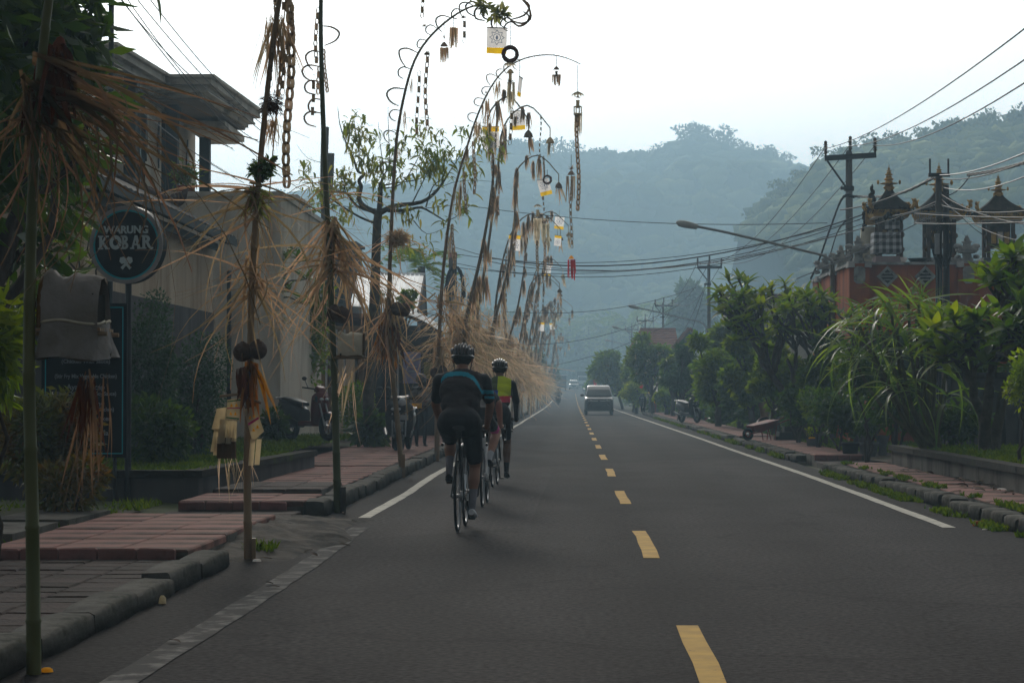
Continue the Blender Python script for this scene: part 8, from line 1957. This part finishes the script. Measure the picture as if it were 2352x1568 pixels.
for i, (a, b, s, r) in enumerate((((2157, 402, 44), (2400, 330, 26), .1, .012), ((2157, 410, 44), (2400, 352, 26), .12, .010), ((2157, 402, 44), (1930, 482, 58), .12, .018), ((2160, 470, 44), (2400, 478, 28), .1, .010), ((2160, 445, 44), (2400, 520, 28), .12, .009), ((2100, 490, 44), (2400, 500, 27), .02, .010), ((2100, 513, 44), (2400, 508, 27), .02, .010), ((2165, 430, 44), (2400, 385, 27), .15, .010), ((2160, 455, 44), (2400, 560, 30), .2, .008), ((2165, 440, 44), (2260, 540, 43), .1, .008), ((2157, 460, 44), (1985, 495, 58), .15, .016), ((2150, 490, 44), (1830, 640, 48), .05, .010), ((2170, 450, 44), (2230, 400, 43), .1, .012))):
    cable(('upper black', 'second black', 'heavy black', 'thin level', 'sloping', 'ladder top', 'ladder bottom', 'grey bright', 'steep thin', 'short drooping', 'thick twisted', 'slanting stay', 'short rising')[i] + ' cable fixed to the short concrete pole', P(*a), P(*b), s, r, wire_g if i in (0, 7, 11) else wire_m)
def twist(label, pts, r, Yv, coils):
    Q = smoothpath([at(u, v, y) for (u, v), y in zip(pts, Yv)], 12); m = MB()
    for ph in (0, 2.1, 4.2):
        W_ = [p + Vector((0, r * math.cos(i * coils + ph), r * math.sin(i * coils + ph))) for i, p in enumerate(Q)]; m.tube(W_, r * .62, 5)
    solo(m, 'twisted_cable', wire_m, label, 'cable', Q[0], 'twisted cables')
twist('thick twisted cable leaving the frame above the farthest shrine', [(2222, 402), (2280, 393), (2340, 378), (2400, 356)], .022, (43, 40, 37, 34), 1.0)
twist('twisted cable hanging from the tall pole down to the temple corner', [(1962, 452), (1935, 455), (1905, 530), (1880, 600), (1862, 640)], .03, (59.6, 59.4, 59, 58.6, 58.2), .9)
twist('second twisted cable dropping beside the temple corner', [(1950, 500), (1925, 530), (1905, 590), (1885, 640)], .02, (59.6, 59.2, 58.8, 58.4), .9)
twist('twisted cable between the tall pole and the short concrete pole', [(1962, 451), (2020, 452), (2080, 440), (2150, 405)], .025, (59.6, 55, 50, 44), .9)
for i, (a, b, s) in enumerate((((265, -20, 30), (700, 440, 56), .35), ((300, -20, 32), (640, 330, 52), .2), ((330, -20, 31), (620, 300, 52), .15), ((280, -20, 33), (600, 330, 50), .3), ((240, 180, 31), (560, 420, 43), .12), ((253, 60, 31), (-60, 20, 22), .05), ((270, -10, 31), (590, 260, 52), .35))):
    cable(('lowest', 'upper', 'outermost', 'slack', 'pale drop', 'short', 'second slack')[i] + ' service wire running down past the stepped eaves', P(*a), P(*b), s, .008, wire_g if i == 4 else wire_m)
cable_ = [((1625, 640, 112), (1530, 812, 135), .5), ((1622, 650, 112), (1560, 830, 120), .3), ((1420, 722, 250), (1300, 735, 300), .5), ((1560, 700, 112), (1180, 790, 100), .6), ((1560, 730, 130), (1180, 850, 120), .6), ((1600, 660, 112), (1150, 715, 90), .5)]
for i, (a, b, s) in enumerate(cable_): cable(('stay wire of the second power pole', 'second stay wire of the second power pole', 'faint wire over the road end', 'hazy cable from the second power pole across the road', 'lower hazy cable across the road', 'upper hazy cable across the road')[i], P(*a), P(*b), s, .014)
# cable poles on the near side of the far road
for u, v, Y, r, lb in ((1040, 592, 70, .13, 'dark cable pole with a fat coil behind the bamboo row'), (1092, 656, 92, .11, 'farther dark cable pole with a pinkish cap'), (1078, 680, 94, .09, 'shorter dark pole beside the pink capped one')):
    p = at(u, v, Y); t = thing('cable_pole', lb, 'cable pole', (p.x, Y, 0), 'dark cable poles behind the bamboo row'); m = MB(); m.tube([(p.x, Y, -.1), (p.x, Y, p.z)], [r * 1.2, r], 10); m.build('shaft', dark_st, t); m = MB(); m.lathe([(r * 1.05, 0), (r * 1.05, .16)], p, 10); m.build('cap', M('pink_cap_' + str(u), (.35, .16, .17), (.28, .13, .14), 5, .8), t)
    if u == 1040:
        c = at(1046, 665, Y)
        for q in range(7): m = MB(); m.tube([(c.x + .30 * uni(.7, 1.1) * math.cos(a), Y - .2 - .02 * q, c.z + .72 * uni(.95, 1.02) * math.sin(a)) for a in [6.283 * i / 20 for i in range(21)]], .03, 5, cap=False); m.build('cable_coil', wire_m, t)
        m = MB(); c2 = at(1050, 700, Y - .3); m.box(c2, (.28, .1, .5)); m.build('splice_box', steel_p, t)
# ------------------------------------------------------------------ haze
hz = bpy.data.materials.new('haze_air'); hz.use_nodes = True
hn = hz.node_tree; hn.nodes.clear()
ho = hn.nodes.new('ShaderNodeOutputMaterial'); hv = hn.nodes.new('ShaderNodeVolumePrincipled')
hv.inputs['Color'].default_value = HAZE_COL
hv.inputs['Density'].default_value = HAZE_D
hv.inputs['Anisotropy'].default_value = HAZE_G
hn.links.new(hv.outputs[0], ho.inputs['Volume'])
hb = MB(); hb.box((0, 620, 59), (3000, 1500, 126))
ho_ = hb.build('haze', hz); ho_['kind'] = 'stuff'
